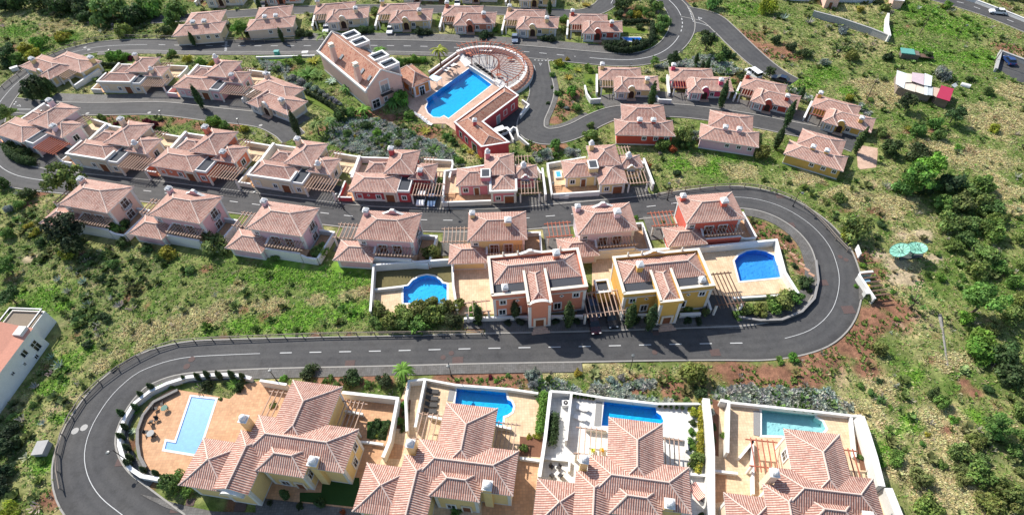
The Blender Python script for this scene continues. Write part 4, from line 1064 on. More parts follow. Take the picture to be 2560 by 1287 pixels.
for p, w in (((281, 1124), 'outside the curved white wall'), ((670, 920), 'on the pavement above the covered pool villa'), ((1121, 906), 'at the end of the brown flower bed'), ((1582, 897), 'above the long bank of grey shrubs'),
             ((1677, 463), 'at the start of the right hairpin fence'), ((2000, 478), 'on the outer side of the right hairpin'), ((1778, 82), 'at the upper road fork'), ((1576, 157), 'behind the yellow cottage on the upper bend'), ((274, 122), 'above the cream courtyard villa on the top road'),
             ((108, 278), 'by the lilac villa chimney'), ((398, 281), 'on the upper garden bed edge'), ((592, 301), 'near the bright green hedge'), ((1383, 462), 'beside the blush and yellow tower villas'), ((847, 487), 'between the cream and red courtyard villas'),
             ((644, 480), 'in front of the cream courtyard villa'), ((1118, 490), 'beside the parked blue car'), ((2412, 63), 'on the green slope below the main road')):
    lamp(p, 4.1, w, rot=RNG.uniform(0, 6))

# ------------------------------------------------------------------ houses on the site
ZB = (0, 430, KZ)
def zc(x0, y0, x1, w): return (x0, y0, w / (x1 - x0))
Z_B4, Z_B6 = (820, 500, 8.0), (1400, 470, 5.12)
def P_(c, z, bl, br, ref): return place((c[0], c[1]), c[2], z, bl, br, ref)
T = []
T.append(villa_terrace(P_((0, 430, KZ), 5.3, (650, 60), (1012, 118), 11.2), 'blush', 'blush villa with side balcony, leftmost of its row beside the big dark tree'))
T.append(villa_terrace(P_((0, 430, KZ), 5.3, (1295, 130), (1675, 190), 11.2), 'pink', 'pink villa with wavy roof gable, second from the left end of its row', gable=True))
T.append(villa_terrace(P_((640, 430, KZ), 5.3, (75, 220), (480, 275), 11.2), 'lilac', 'pink villa without a roof gable, between the two wavy gabled pink villas'))
T.append(villa_terrace(P_(Z_B4, 5.3, (735, 210), (1890, 270), 11.2), 'pink', 'pink villa with wavy roof gable behind the bare brown garden', gable=True))
T.append(villa_terrace(P_((0, 0, 1), 5.3, (1171, 531.9), (1315, 526.9), 11.2), 'sunny', 'yellow villa with two chimneys and pergola terrace in the middle of its row', second=True))
T.append(villa_terrace(P_(Z_B6, 5.3, (150, 240), (888, 182), 11.2), 'mauve', 'pale mauve villa with wavy gable and two white chimneys', gable=True, second=True))
T.append(villa_terrace(P_(Z_B6, 5.3, (1478, 105), (2200, 48), 11.2), 'coral', 'coral red villa with two red chimneys inside the right hairpin', second=True))
K7, K8, KC = 1791 / 320, 2106 / 360, 2271 / 300
def ov(pl, ang=None, s=None): return (pl[0], pl[1] if ang is None else ang, pl[2] if s is None else s)
C_ = []
C_.append(villa_court(ov(P_((0, 250, K7), 3.2, (235, 250), (670, 465), 10.3), -25, 1.1), 'mauve', 'lilac courtyard villa at the left road bend with red pergola beams'))
C_.append(villa_court(P_((0, 250, K7), 3.2, (1190, 555), (1750, 640), 10.3), 'beige', 'beige parapet courtyard villa, second from the left bend', par=True))
C_.append(villa_court(P_((300, 280, K8), 3.2, (705, 530), (1330, 620), 10.3), 'salmon', 'salmon courtyard villa with white framed false window and diamond niche'))
C_.append(villa_court(P_((600, 330, KC), 3.2, (385, 520), (1210, 635), 10.3), 'cream', 'cream parapet courtyard villa between the salmon and red ones', par=True))
C_.append(villa_court(P_((860, 350, 2120 / 280), 3.2, (215, 610), (1110, 635), 10.3), 'red', 'deep red courtyard villa with two cars under its pergola'))
C_.append(villa_court(P_((0, 0, KZ), 3.2, (800, 535), (1055, 540), 10.3), 'cream', 'cream courtyard villa beside the small upper lawn', par=True))
C_.append(villa_court(ov(P_((0, 0, KZ), 3.2, (1385, 560), (1640, 595), 10.3), -13), 'pink', 'pink courtyard villa with a leaning cypress in front'))
KK = 2560 / 550
villa_tower(P_((1110, 350, KK), 3.2, (150, 330), (550, 315), 7.35), 'rose', 'rose pink tower villa with a parapet and white dome chimney', par=True)
villa_tower(P_((1110, 350, KK), 3.2, (1360, 240), (1755, 215), 7.35), 'yellow', 'pale yellow tower villa with a blue spa pool in its court')
KE, KS, KR = 2560 / 380, 2560 / 500, 1404 / 240
GE, GT = 'porch gable cottages below the upper bend', 'porch gable cottages along the top road'
cottage(P_((1480, 150, KE), 2.5, (105, 115), (820, 130), 10.8), 'yellow', 'yellow cottage with a tall cypress at its right corner', GE)
cottage(P_((1480, 150, KE), 2.5, (1290, 125), (2015, 145), 10.8), 'magenta', 'magenta pink cottage beside the yellow one, cypress on its right', GE, red=True)
_p = G((1280 + 1745 / KZ, 562 / KZ), 2.5)
cottage((_p, -29.5, .95), 'brick', 'brick red cottage with dark cypress, third from the left in its curve', GE)
cottage(ov(P_((2000, 220, KR), 2.5, (245, 85), (880, 262), 10.8), -34, .93), 'gold', 'gold cottage with red pergola at the end of the lane', GE, red=True)
cottage(P_((400, 0, KS), 2.5, (2005, 70), (2512, 32), 10.8), 'cream', 'cream cottage with porch gable directly behind the club hall', GT)
cottage(P_((900, 0, KS), 2.5, (268, 65), (772, 50), 10.8), 'yellow', 'yellow cottage with a white car under its pergola', GT)
cottage(P_((900, 0, KS), 2.5, (1090, 85), (1585, 85), 10.8), 'terra', 'terracotta cottage between two yellow ones on the top road', GT)
cottage(P_((900, 0, KS), 2.5, (1885, 125), (2380, 138), 10.8), 'yellow', 'yellow cottage with a grey blue car under its pergola', GT)
cottage(P_((1280, 0, KZ), 2.5, (430, 105), (715, 110), 10.8), 'brick', 'dark red cottage with the small bright pool beside it', GT)
h = cottage(ov(P_((600, 130, 1019 / 260), 2.5, (295, 240), (650, 382), 10.8), -33, 1.1), 'beige', 'grey beige cottage below the narrow curved lawn', 'cottages by the upper left lane'); h.root.scale = (1.2, 1.03, 1.1)
_a = G((80 + 1135 * 260 / 1673, 100 + 355 * 260 / 1673), 2.5)
h = cottage((_a, -27, 1.0), 'yellow', 'pale yellow cottage at the tip of the upper left bend', 'cottages by the upper left lane', mirror=True); h.root.scale = (-1.33, 1.06, 1.1)
def by_base(px, z, lx, ly, ang, s):
    p = G(px, z); c, q = math.cos(math.radians(ang)), math.sin(math.radians(ang))
    return ((p[0] - s * (lx * c - ly * q), p[1] - s * (lx * q + ly * c)), ang, s)
for px, wc, lab, rd in (((523, 19.5), 'cream', 'cream cottage cut by the top edge, leftmost behind the twin roof houses', False), ((671.5, 14.6), 'terra', 'terracotta cottage cut by the top edge above the top lane', False), ((1011, 7), 'blush', 'pinkish cottage at the top edge above the yellow one', False),
                        ((1157, 9), 'yellow', 'yellow cottage at the top edge beside a parked white car', False), ((1302, 21), 'sunny', 'yellow cottage at the top edge with a red pergola', True)):
    cottage(by_base(px, 0, 4.25, -11.05, -4 if px[0] < 900 else -8, 1.08), wc, lab, 'cottages cut by the top edge', red=rd)
twin_house(P_((1500, 250, 2560 / 420), 3, (215, 290), (1105, 310), 13.3), 'brick', 'brick red twin roof house with arched back windows')
twin_house(P_((1500, 250, 2560 / 420), 3, (1535, 350), (2430, 480), 13.3), 'lilac', 'dusky pink twin roof house, middle of the three by the lane')
twin_house(P_((1920, 0, KZ), 3, (165, 1040), (605, 1165), 13.3), 'gold', 'gold twin roof house at the right end of the lane')
for c, bl, br, lab in (((400, 0, KS), (245, 325), (860, 278), 'cream twin roof house half behind a bright green tree, upper left'), ((400, 0, KS), (1145, 258), (1745, 205), 'cream twin roof house left of the club hall with a small cypress')):
    h = twin_house(P_(c, 3, bl, br, 13.3), 'cream' if 'half' in lab else 'beige', lab); h.root.scale.y *= 1.15
KD = 2560 / 660
villa_parapet(P_((1200, 620, KD), 6.2, (75, 100), (950, 15), 15.0), 'terra', 0, 0, 'salmon parapet villa with arched porch gable', False)
villa_parapet(P_((1200, 620, KD), 6.2, (1285, 90), (2120, 10), 15.0), 'gold', 0, 0, 'gold yellow parapet villa between the parked cars and the hairpin', True)
KA = 2225 / 600
villa_big(P_((440, 940, KA), 6, (1085, 35), (1545, 95), 7.8), 'sunny', 'yellow villa beside the covered pool and curved cypress wall', lawn=True)
villa_big(P_((880, 930, 1875 / 520), 6, (850, 265), (1315, 318), 7.8), 'sunny', 'yellow villa beside the four dark loungers', cx=11.7)
villa_big(P_((1280, 857, KZ), 6, (725, 545), (1130, 595), 7.8), 'yellow', 'villa on the white paved plot with striped hammock', cx=11.2)
villa_big(P_((1920, 857, KZ), 6, (122, 630), (545, 675), 7.8), 'beige', 'villa with red pergola beams beside the pale green pool', perg=RAFTR, cx=10.7)
# drives
def drive(h, pts, m=PAVE, z=.085, name='driveway'): h.floor(pts, m, z, name)
for h in T: drive(h, [(-5.6, -6.2), (-.2, -6.2), (-.2, .4), (-5.6, .4)])
for h in C_: drive(h, [(12.8, -8.2), (20.0, -8.2), (20.0, -1.4), (12.8, -1.4)], ASPH)

# ------------------------------------------------------------------ club: hall, pavilion, red wing, round pergola
def uvface(mb, pts, a, b, m=0):
    """roof plane whose eave runs from a to b"""
    e = (Vector(b) - Vector(a)).normalized(); n = (Vector(pts[1]) - Vector(pts[0])).cross(Vector(pts[2]) - Vector(pts[0])).normalized(); s = n.cross(e)
    mb.face(pts, m, [((Vector(p) - Vector(a)).dot(e), (Vector(p) - Vector(a)).dot(s)) for p in pts])
pos, ang, s = P_((780, 60, 1716 / 280), 5.5, (95, 435), (830, 1050), 25.0)
h = House('club_hall', pos, ang, s, 'blush', 'long pink club hall with steep tiled roof and four glazed dormers', 'club house')
h.walls(0.2, 24.8, .2, 9.8, 5.5, corners=False, band=False, plinth=.5)
mb = MB(); hip(mb, .1, 24.9, .1, 9.9, 5.55, 3.5, 'x', (0, 0), flare=.34)
h.add('roof', mb, [ROOF_CLUB, h.wm, RIDGE])
cp = MB()
for x in (.12, 24.88):
    cp.tube((x, 0, 5.7), (x, 5, 9.25), .24, n=4); cp.tube((x, 5, 9.25), (x, 10, 5.7), .24, n=4)
cp.box(-.2, 25.2, -.35, .25, 5.3, 5.85); cp.box(3.5, 4.6, 9.7, 10.2, 5.3, 5.85); cp.box(8.4, 14.2, 9.75, 10.25, 5.3, 5.85)
h.add('parapet', cp, WHITE)
for x in (.3, 5.0, 14.6, 19.4):
    d = MB(); d.box(x, x + 3.3, 7.0, 11.0, 4.4, 7.3); wallrun(d, [(x + .15, 7.1), (x + .15, 10.9), (x + 3.15, 10.9), (x + 3.15, 7.1), (x, 7.1)], 7.2, 7.75, .4, 0, 0)
    o = h.add('dormer', d, CAPW)
    h.add('skylight', MB().box(x + .35, x + 2.95, 7.3, 10.7, 7.25, 7.33), plain('smoked_glass', (.03, .035, .04), .15), o)
    g = MB().box(x + 3.29, x + 3.33, 8.2, 10.7, 5.0, 7.0); h.add('pane', g, PALEGLASS, o)
for x in (7.9, 20.2):
    k = MB()
    A = [(x - 1.0, .3, 5.4), (x + 1.0, .3, 5.4), (x + 1.0, 1.6, 5.4), (x - 1.0, 1.6, 5.4)]; B = [(x - .5, .6, 9.6), (x + .5, .6, 9.6), (x + .5, 1.5, 9.6), (x - .5, 1.5, 9.6)]
    for i in range(4): k.face([A[i], A[(i + 1) % 4], B[(i + 1) % 4], B[i]])
    c = h.add('chimney', k, h.wm); k = MB().box(x - .65, x + .65, .45, 1.65, 9.6, 9.85).box(x - .4, x + .4, .7, 1.4, 9.85, 10.3).box(x - .65, x + .65, .45, 1.65, 10.3, 10.5); h.add('chimney_cap', k, STONE, c)
for x, y, z in ((9.6, 2.2, 7.2), (19.5, 2.6, 7.45), (23.2, 2.4, 7.3)):
    n = Vector((0, -3.5, 4.9)).normalized(); u = Vector((0, 4.9, 3.5)).normalized()
    c0 = Vector((x, y, 5.55 + (y - .1) / 4.9 * 3.5 * 1.0 + .06)); mb = MB()
    P = [c0 + Vector((sx * .45, 0, 0)) + u * sy * .7 for sx, sy in ((-1, -1), (1, -1), (1, 1), (-1, 1))]; Q = [p + n * .14 for p in P]
    mb.face(Q)
    for i in range(4): mb.face([P[i], P[(i + 1) % 4], Q[(i + 1) % 4], Q[i]], 1)
    h.add('roof_window', mb, [PALEGLASS, IRON])
h.window('E', 5.0, 24.82, 3.5, 2.0, 2.8, .3, PALEGLASS); h.window('E', 1.9, 24.82, .2, 1.8, 2.2, .25); h.window('E', 4.6, 24.82, 1.0, .7, 1.0, .2)
b = MB().box(24.9, 25.8, 3.4, 6.6, 3.0, 3.15)
for i in range(14): b.box(25.72, 25.76, 3.45 + i * .24, 3.49 + i * .24, 3.15, 4.1)
b.box(25.70, 25.78, 3.4, 6.6, 4.1, 4.16); h.add('balcony', b, IRON)
footprint(h, [(-.4, 25.4, -.4, 11.2)])
h = House('club_pavilion', (-27.9, 132.3), -54, 1, 'orange', 'orange hipped pavilion between the club hall and the pool', 'pavilion')
h.walls(-.3, 8.4, .2, 4.9, 3.4, band=False); h.roof(-.9, 8.9, -.4, 5.4, 3.5, 1.9, mat=ROOF_CLUB)
h.window('E', 2.4, 8.42, .1, 1.3, 2.3, .25); h.window('S', 2.0, .18, .1, 1.8, 2.2, .2); h.window('S', 6.5, .18, .9, .8, 1.2, .15)
footprint(h, [(-1, 9, -.5, 5.5)])
PL = [(0.0, 123.4), (3.2, 118.9), (-5.4, 108.8), (.4, 100.7), (-5.6, 99.6), (-11.8, 109.1)]
h = House('club_wing', (-5, 110), 0, 1, 'red', 'L shaped dark red club wing with sunk tiled roof', 'club house')
Q = [(p[0] + 5, p[1] - 110) for p in PL]
mb = MB().prism(Q, -.3, 3.3); h.add('walls', mb, h.wm)
mb = MB(); wallrun(mb, Q + [Q[0]], 3.3, 3.75, .35, 0, 1); h.add('parapet', mb, [h.wm, WHITE])
mid = lambda a, b: ((a[0] + b[0]) / 2, (a[1] + b[1]) / 2)
def to(a, b, d): v = Vector(b) - Vector(a); v.normalize(); return (a[0] + v.x * d, a[1] + v.y * d)
m1, mj, m2 = mid(Q[0], Q[1]), mid(Q[2], Q[5]), mid(Q[3], Q[4])
r1, r2 = to(m1, mj, 2.6), to(m2, mj, 2.4)
E3 = [(*p, 3.36) for p in Q]; R_ = [(*p, 4.7) for p in (r1, mj, r2)]
mb = MB()
uvface(mb, [E3[5], R_[1], R_[0], E3[0]], E3[5], E3[0]); uvface(mb, [E3[0], R_[0], E3[1]], E3[0], E3[1]); uvface(mb, [E3[1], R_[0], R_[1], E3[2]], E3[1], E3[2])
uvface(mb, [E3[2], R_[1], R_[2], E3[3]], E3[2], E3[3]); uvface(mb, [E3[3], R_[2], E3[4]], E3[3], E3[4]); uvface(mb, [E3[4], R_[2], R_[1], E3[5]], E3[4], E3[5])
for a, c in ((R_[0], R_[1]), (R_[1], R_[2]), (E3[0], R_[0]), (E3[1], R_[0]), (E3[5], R_[1]), (E3[2], R_[1]), (E3[3], R_[2]), (E3[4], R_[2])): mb.tube(a, c, .1, n=5, m=1)
h.add('roof', mb, [ROOF_CLUB, RIDGE])
def onwall(i, j, t, z, w, hh, nm, pane):
    a, b_ = Vector(Q[i]), Vector(Q[j]); p = a + (b_ - a) * t; d = (b_ - a).normalized(); n = Vector((d.y, -d.x))
    if (p + n - Vector(mid(Q[2], Q[5]))).length < (p - n - Vector(mid(Q[2], Q[5]))).length and nm != 'inner': n = -n
    if nm == 'inner': n = Vector((.75, -.66))
    mb = MB()
    def qd(x0, x1, z0, z1, o, m): mb.face([(*(p + d * x + n * o), zz) for x, zz in ((x0, z0), (x1, z0), (x1, z1), (x0, z1))], m)
    qd(-w / 2 - .2, w / 2 + .2, z - .15, z + hh + .2, .04, 0); qd(-w / 2, w / 2, z, z + hh, .06, 1)
    h.add('door' if z < .3 else 'window', mb, [WHITE, pane])
for t, z, hh, pn in ((.16, 1.0, 1.3, h.wm), (.38, 1.0, 1.3, h.wm), (.58, .1, 2.1, PALEGLASS)): onwall(1, 2, t, z, 1.0, hh, 'inner', pn)
for t, z, w, hh in ((.2, .9, .9, 1.4), (.42, .9, .9, 1.4), (.72, .1, 1.8, 2.4)): onwall(5, 4, t, z, w, hh, 'outer', GLASS)
h.chimney(*to(mj, m2, 2.8), 4.2, 5.6, .8)
EXCL.append(PL)
CX, CY = -6.0, 135.5
def arc(r, a0, a1, n): return [(r * math.cos(math.radians(a0 + (a1 - a0) * i / n)), r * math.sin(math.radians(a0 + (a1 - a0) * i / n))) for i in range(n + 1)]
EXCL.append([(CX + p[0], CY + p[1]) for p in arc(13.5, 125, -60, 24)])
tag(MB().prism([(CX + p[0], CY + p[1]) for p in arc(11.8, 124, -57, 30)], -.1, .22).build('cafe_terrace', GREYP), kind='structure')
r = tag(empty('terrace_wall', (CX, CY, 0)), 'pink curved wall with tiled coping round the club sun terrace', 'wall')
mb = MB(); wallrun(mb, arc(11.9, 124, -58, 36), -.2, 1.5, .8, 0, 1); mb.build('wall', [wallm('blush'), CAPW], r)
mb = MB(); Ao, Ai = arc(13.9, 60, -62, 24), arc(12.3, 60, -62, 24)
for i in range(24):
    uvface(mb, [(*Ao[i], 1.1), (*Ao[i + 1], 1.1), (*Ai[i + 1], 1.7), (*Ai[i], 1.7)], (*Ao[i], 1.1), (*Ao[i + 1], 1.1)); mb.face([(*Ao[i], -.2), (*Ao[i + 1], -.2), (*Ao[i + 1], 1.1), (*Ao[i], 1.1)], 1)
mb.build('tiled_coping', [ROOF_CLUB, WHITE], r)
r = tag(empty('round_pergola', (CX, CY, 0)), 'half round rust red pergola over the club sun terrace', 'pergola')
for rad, z, nm in ((5.0, 3.1, 'ring_beam'), (11.6, 3.1, 'ring_beam')):
    mb = MB(); A = arc(rad, 124, -58, 14)
    for a, c in zip(A, A[1:]): mb.tube((*a, z), (*c, z), .12, n=4)
    mb.build(nm, RAFTR, r)
for rad, n in ((5.0, 7), (11.6, 8)):
    for p in arc(rad, 120, -54, n): MB().tube((*p, .1), (*p, 3.1), .1, n=5).build('post', RAFTR, r)
for i in range(28):
    a = math.radians(122 - 178 * i / 27)
    MB().tube((4.6 * math.cos(a), 4.6 * math.sin(a), 3.28), (12.6 * math.cos(a), 12.6 * math.sin(a), 3.28), .075, n=4).build('rafter', RAFTR, r)
for pts, lab in ((z1000([(825, 335), (960, 490)]), 'upper'), (z1000([(1325, 712), (1455, 785)]), 'lower')):
    a, c = Vector(G(pts[0])), Vector(G(pts[1])); d = (c - a).normalized(); n = Vector((d.y, -d.x)); n = -n if n.dot(Vector(G(z1000([(950, 850)])[0])) - a) < 0 else n
    mb = MB()
    for i in range(4):
        q = [a + n * (i * .45 - .9), c + n * (i * .45 - .9), c + n * (i * .45 - .45), a + n * (i * .45 - .45)]
        mb.prism([tuple(p) for p in q], .05, .75 - i * .16)
    tag(mb.build('stairs', WHITE), lab + ' white stairs between the sun terrace and the club pool', 'stairs')
gwall(z1000([(965, 470), (1150, 590), (1325, 700)]), 'f', 1.0, 'white balustrade between sun terrace and club pool', .25)
gwall(z1000([(800, 280), (600, 420), (400, 560)]), 'f', 1.0, 'pale planter wall above the club sunbeds', .3); gwall(z1000([(830, 330), (640, 470), (420, 640)]), 'f', .8, 'pink planter edge behind the club sunbeds', .3, wallm('blush'))
flat('planter_bed', z1000([(805, 290), (830, 325), (640, 465), (430, 610), (400, 570), (600, 430)]), .5, SOIL)
gwall([(1207 + 77, 350), (1272, 328), (1283, 318), (1291, 321), (1296, 340), (1322, 362)], 'f', .9, 'white walled bin recess in the club yard', .25)
gwall([(1305, 250), (1322, 262), (1300, 288)], 'f', 1.1, 'white wall at the club yard gate', .3)

# ------------------------------------------------------------------ vehicles, furniture, odd things
def car(p, z, head, paint, label, crop='f', van=False, L=4.3, w=1.76):
    """p: photo point of the roof centre; head: direction of the bonnet, degrees"""
    x, y = G(p, z, crop)
    h = 1.45 if not van else 1.95
    r = tag(empty('parked_car' if not van else 'parked_van', (x, y, .03), math.radians(head)), label, 'car' if not van else 'van', 'parked vehicles')
    pm = plain('car_paint', paint, .25, 0, .6); b = MB(); a = L / 2
    if van: pf = [(-a, .35), (-a, 1.0), (-a + .05, 1.1), (a - .9, 1.1), (a - .15, .95), (a, .7), (a, .35)]; gh = [(-a + .08, 1.1), (-a + .15, h), (a - 1.55, h), (a - .95, 1.1)]
    else: pf = [(-a, .38), (-a - .02, .75), (-a + .15, .92), (a - 1.35, .93), (a - .35, .80), (a, .66), (a + .02, .38)]; gh = [(-a + .25, .92), (-a + .85, h), (a - 2.0, h), (a - 1.25, .92)]
    n = len(pf); k = w / 2
    for s in (-1, 1): b.face([(u, s * k * (.97 if z_ > .6 else 1), z_) for u, z_ in (pf if s < 0 else list(reversed(pf)))])
    for i in range(n):
        (u, z0), (v, z1) = pf[i], pf[(i + 1) % n]
        b.face([(u, -k * (.97 if z0 > .6 else 1), z0), (v, -k * (.97 if z1 > .6 else 1), z1), (v, k * (.97 if z1 > .6 else 1), z1), (u, k * (.97 if z0 > .6 else 1), z0)])
    t = k * .80 if not van else k * .9
    b.face([(gh[1][0], -t, h), (gh[2][0], -t, h), (gh[2][0], t, h), (gh[1][0], t, h)])
    b.box(gh[1][0], gh[2][0], -t, t, h - .06, h - .003)
    o = b.build('body', pm, r)
    q = k * .95; wn = MB()
    for i, j in ((0, 1), (2, 3)): wn.face([(gh[i][0], -(q if i in (0, 3) else t), gh[i][1]), (gh[j][0], -(q if j in (0, 3) else t), gh[j][1]), (gh[j][0], (q if j in (0, 3) else t), gh[j][1]), (gh[i][0], (q if i in (0, 3) else t), gh[i][1])])
    for s in (-1, 1): wn.face([(gh[0][0], s * q, gh[0][1]), (gh[3][0], s * q, gh[3][1]), (gh[2][0], s * t, gh[2][1]), (gh[1][0], s * t, gh[1][1])])
    wn.build('windows', GLASS, r)
    pl = MB()
    for s in (-1, 1):
        for f in (.36, .66):
            u0 = gh[0][0] + (gh[3][0] - gh[0][0]) * f; u1 = gh[1][0] + (gh[2][0] - gh[1][0]) * f
            pl.tube((u0, s * (q + .01), gh[0][1]), (u1, s * (t + .01), h), .035, n=4)
    pl.build('pillars', pm, r)
    for u in (-a + .8, a - .8):
        for s in (-1, 1):
            wh = MB().tube((u, s * (k - .2), .31), (u, s * (k + .01), .31), .32, n=12).build('wheel', plain('tyre', (.015, .015, .015), .8), r)
            MB().tube((u, s * (k - .02), .31), (u, s * (k + .03), .31), .19, n=8).build('rim', plain('rim', (.4, .4, .42), .3, .8), wh)
    for s in (-1, 1):
        MB().box(a - .12, a + .03, s * .62 - .16, s * .62 + .16, .58, .72).build('headlight', plain('headlight_glass', (.7, .7, .7), .1), r)
        MB().box(-a - .03, -a + .06, s * .66 - .12, s * .66 + .12, .62, .82).build('tail_light', plain('tail_light', (.3, .01, .01), .2), r)
    return r
WP, BK = (.75, .75, .75), (.012, .012, .014)
car((1053, 490), 1.2, -95, WP, 'white saloon half under the red villa pergola, nose to the road')
car((1079.5, 496), 1.1, -95, (.10, .17, .30), 'small blue and white car beside the white saloon', L=3.7, w=1.65)
car((1483, 763), 1.3, -86, (.012, .03, .08), 'dark blue car under the pergola between the parapet villas')
car((1486, 802), 1.3, -86, (.03, .006, .010), 'dark maroon car in front of the dark blue one on the bay')
car((1528, 785), 1.3, -86, BK, 'black car beside the maroon and dark blue cars', L=4.6)
car((974, 68), 1.5, -92, WP, 'white estate car in the drive of the yellow top road cottage')
car((1287, 90), 1.4, -92, (.16, .2, .27), 'grey blue car under the cottage pergola on the top road')
car((814, 66), 1.4, -88, (.6, .6, .62), 'pale car hidden under pergola behind the club hall')
car((656, 7), 1.4, -88, BK, 'black car by the terracotta cottage at the top edge')
car((1143, 2), 1.4, -92, WP, 'white car at the top edge between two cottages')
car((1886, 174), 1.8, 112, WP, 'white van parked nose up on the right hand road', van=True, L=4.9, w=1.9)
car((1953, 192), 1.2, 145, (.02, .035, .07), 'dark blue car at the lower end of the right hand road')
car((1252, 322), 1.8, 27, WP, 'white van in the club yard beside the red wing', van=True, L=4.9, w=1.9)
car((2527, 146), 1.2, 80, (.02, .05, .16), 'blue car alone in the small car park on the slope')
car((2500, 22), 1.5, 160, WP, 'white off road car on the far main road')

def lounger(p, crop, head, cush, frame, label, group, z=.1):
    x, y = G(p, z + .3, crop)
    r = tag(empty('sun_lounger', (x, y, z), math.radians(head)), label, 'sun lounger', group)
    b = MB(); P = [(-.95, .34), (.25, .30), (.95, .72)]
    for (u, a), (v, c) in zip(P, P[1:]):
        b.face([(u, -.33, a), (v, -.33, c), (v, .33, c), (u, .33, a)]); b.face([(u, -.33, a - .07), (v, -.33, c - .07), (v, .33, c - .07), (u, .33, a - .07)])
        for s in (-.33, .33): b.face([(u, s, a - .07), (v, s, c - .07), (v, s, c), (u, s, a)])
    b.build('cushion', cush, r)
    f = MB()
    for s in (-.36, .36): f.box(-1.0, .5, s - .03, s + .03, .2, .26)
    f.build('frame', frame, r)
    for u in (-.8, .4):
        for s in (-.36, .36): MB().box(u - .03, u + .03, s - .03, s + .03, 0, .2).build('leg', frame, r)
for i, (p, w) in enumerate(zip([(1322, 360), (1318, 412), (1312, 460), (1306, 508)], ('farthest from the villa, topmost of four', 'second from the top of four', 'third from the top of four', 'lowest of four, partly under the pergola'))):
    lounger(p, 'a', 172, CHAR, CHAR, 'dark wicker lounger on the sand terrace, ' + w, 'dark wicker loungers')
lounger((525, 488), 'b', -25, CREAMF, CAPW, 'white lounger on the white terrace nearest the potted plants', 'white terrace loungers'); lounger((508, 560), 'b', -25, CREAMF, CAPW, 'white lounger on the white terrace beside the grey pool deck', 'white terrace loungers')
for i, p in enumerate(((645, 540), (680, 508), (735, 470), (775, 455))):
    lounger(z1000([p])[0], 'f', -35, CREAMF, CAPW, 'white sunbed on the club deck, ' + ('nearest the blue canopy', 'second from the blue canopy', 'third from the blue canopy', 'nearest the white stairs')[i], 'club sunbeds by the planter')
for i, p in enumerate(((245, 1155), (285, 1185), (325, 1215), (365, 1250), (405, 1280))):
    lounger(z1000([p])[0], 'f', 150, CREAMF, CAPW, 'white sunbed at the lower club deck edge, ' + ('first from the shrubs', 'second from the shrubs', 'third from the shrubs', 'fourth from the shrubs', 'last before the red wing')[i], 'club sunbeds by the planted bank')
for i, p in enumerate(((1075, 455), (1110, 480), (1150, 510), (1190, 535), (1240, 570), (1280, 600))):
    lounger(z1000([p])[0], 'f', -60, CHAR, CHAR, 'dark lounger on the club sun terrace, number %s from the upper stairs' % ('one', 'two', 'three', 'four', 'five', 'six')[i], 'dark club loungers', .22)
def table(p, crop, top, label, z=.1, rad=.5, square=False):
    x, y = G(p, z + .7, crop); r = tag(empty('garden_table', (x, y, z)), label, 'table', 'garden tables')
    (MB().box(-rad, rad, -rad * .7, rad * .7, .69, .74) if square else MB().lathe((0, 0, .69), [(.01, 0), (rad, 0), (rad, .05), (.01, .05)], 14)).build('tabletop', top, r)
    for a in range(4): MB().tube((rad * .5 * math.cos(a * 1.57 + .8), rad * .5 * math.sin(a * 1.57 + .8), 0), (rad * .35 * math.cos(a * 1.57 + .8), rad * .35 * math.sin(a * 1.57 + .8), .69), .03, n=5).build('leg', top, r)
def chair(p, crop, head, m, label, group, z=.1):
    x, y = G(p, z + .4, crop); r = tag(empty('garden_chair', (x, y, z), math.radians(head)), label, 'chair', group)
    MB().box(-.28, .28, -.28, .28, .38, .46).build('seat', m, r); MB().face([(-.26, -.28, .46), (-.26, .28, .46), (-.38, .28, .92), (-.38, -.28, .92)]).box(-.30, -.25, -.28, .28, .46, .9).build('backrest', m, r)
    for u in (-.24, .24):
        for s in (-.24, .24): MB().box(u - .025, u + .025, s - .025, s + .025, 0, .38).build('leg', m, r)
for p, hd, w in (((298, 925), -45, 'upper left'), ((350, 930), 225, 'upper right'), ((300, 990), 45, 'lower left'), ((362, 990), 135, 'lower right')): chair(p, 'b', hd, CHAR, 'round black wicker chair on the white terrace, %s of four' % w, 'black wicker chairs')
chair((672, 800), 'b', 90, plain('yellow_fabric', (.8, .45, .02), .7), 'bright yellow chair tucked under the villa eave', 'yellow chairs'); chair((607, 803), 'b', 90, plain('lime_fabric', (.6, .6, .05), .7), 'lime yellow stool beside the yellow chair', 'yellow chairs')
for i, (p, hd) in enumerate((((1215, 455), 200), ((1165, 490), 20), ((1170, 570), -70), ((1130, 590), 100), ((1090, 665), 0), ((1150, 690), 180))): chair(p, '9', hd, CHAR, 'dark iron chair on the curved terrace, %s from the small wall' % ('first', 'second', 'third', 'fourth', 'fifth', 'sixth')[i], 'iron terrace chairs')
table((1228, 485), '9', plain('green_glass', (.10, .2, .16), .1), 'small glass table with two chairs on the curved terrace'); table((1125, 675), '9', CONC, 'pale table with two chairs at the curved terrace edge', rad=.55)
for i, p in enumerate(((1150, 250), (1205, 255), (1255, 260), (1540, 365), (1380, 600), (960, 300))): table(z1000([p])[0], 'f', CREAMF if i < 3 else RAFTR, ('white clothed table under the round pergola, left of three', 'white clothed table under the round pergola, middle of three', 'white clothed table under the round pergola, right of three', 'red square table under the right part of the round pergola', 'red table at the lower pergola end', 'red table at the upper pergola end')[i], .22, .75, True)
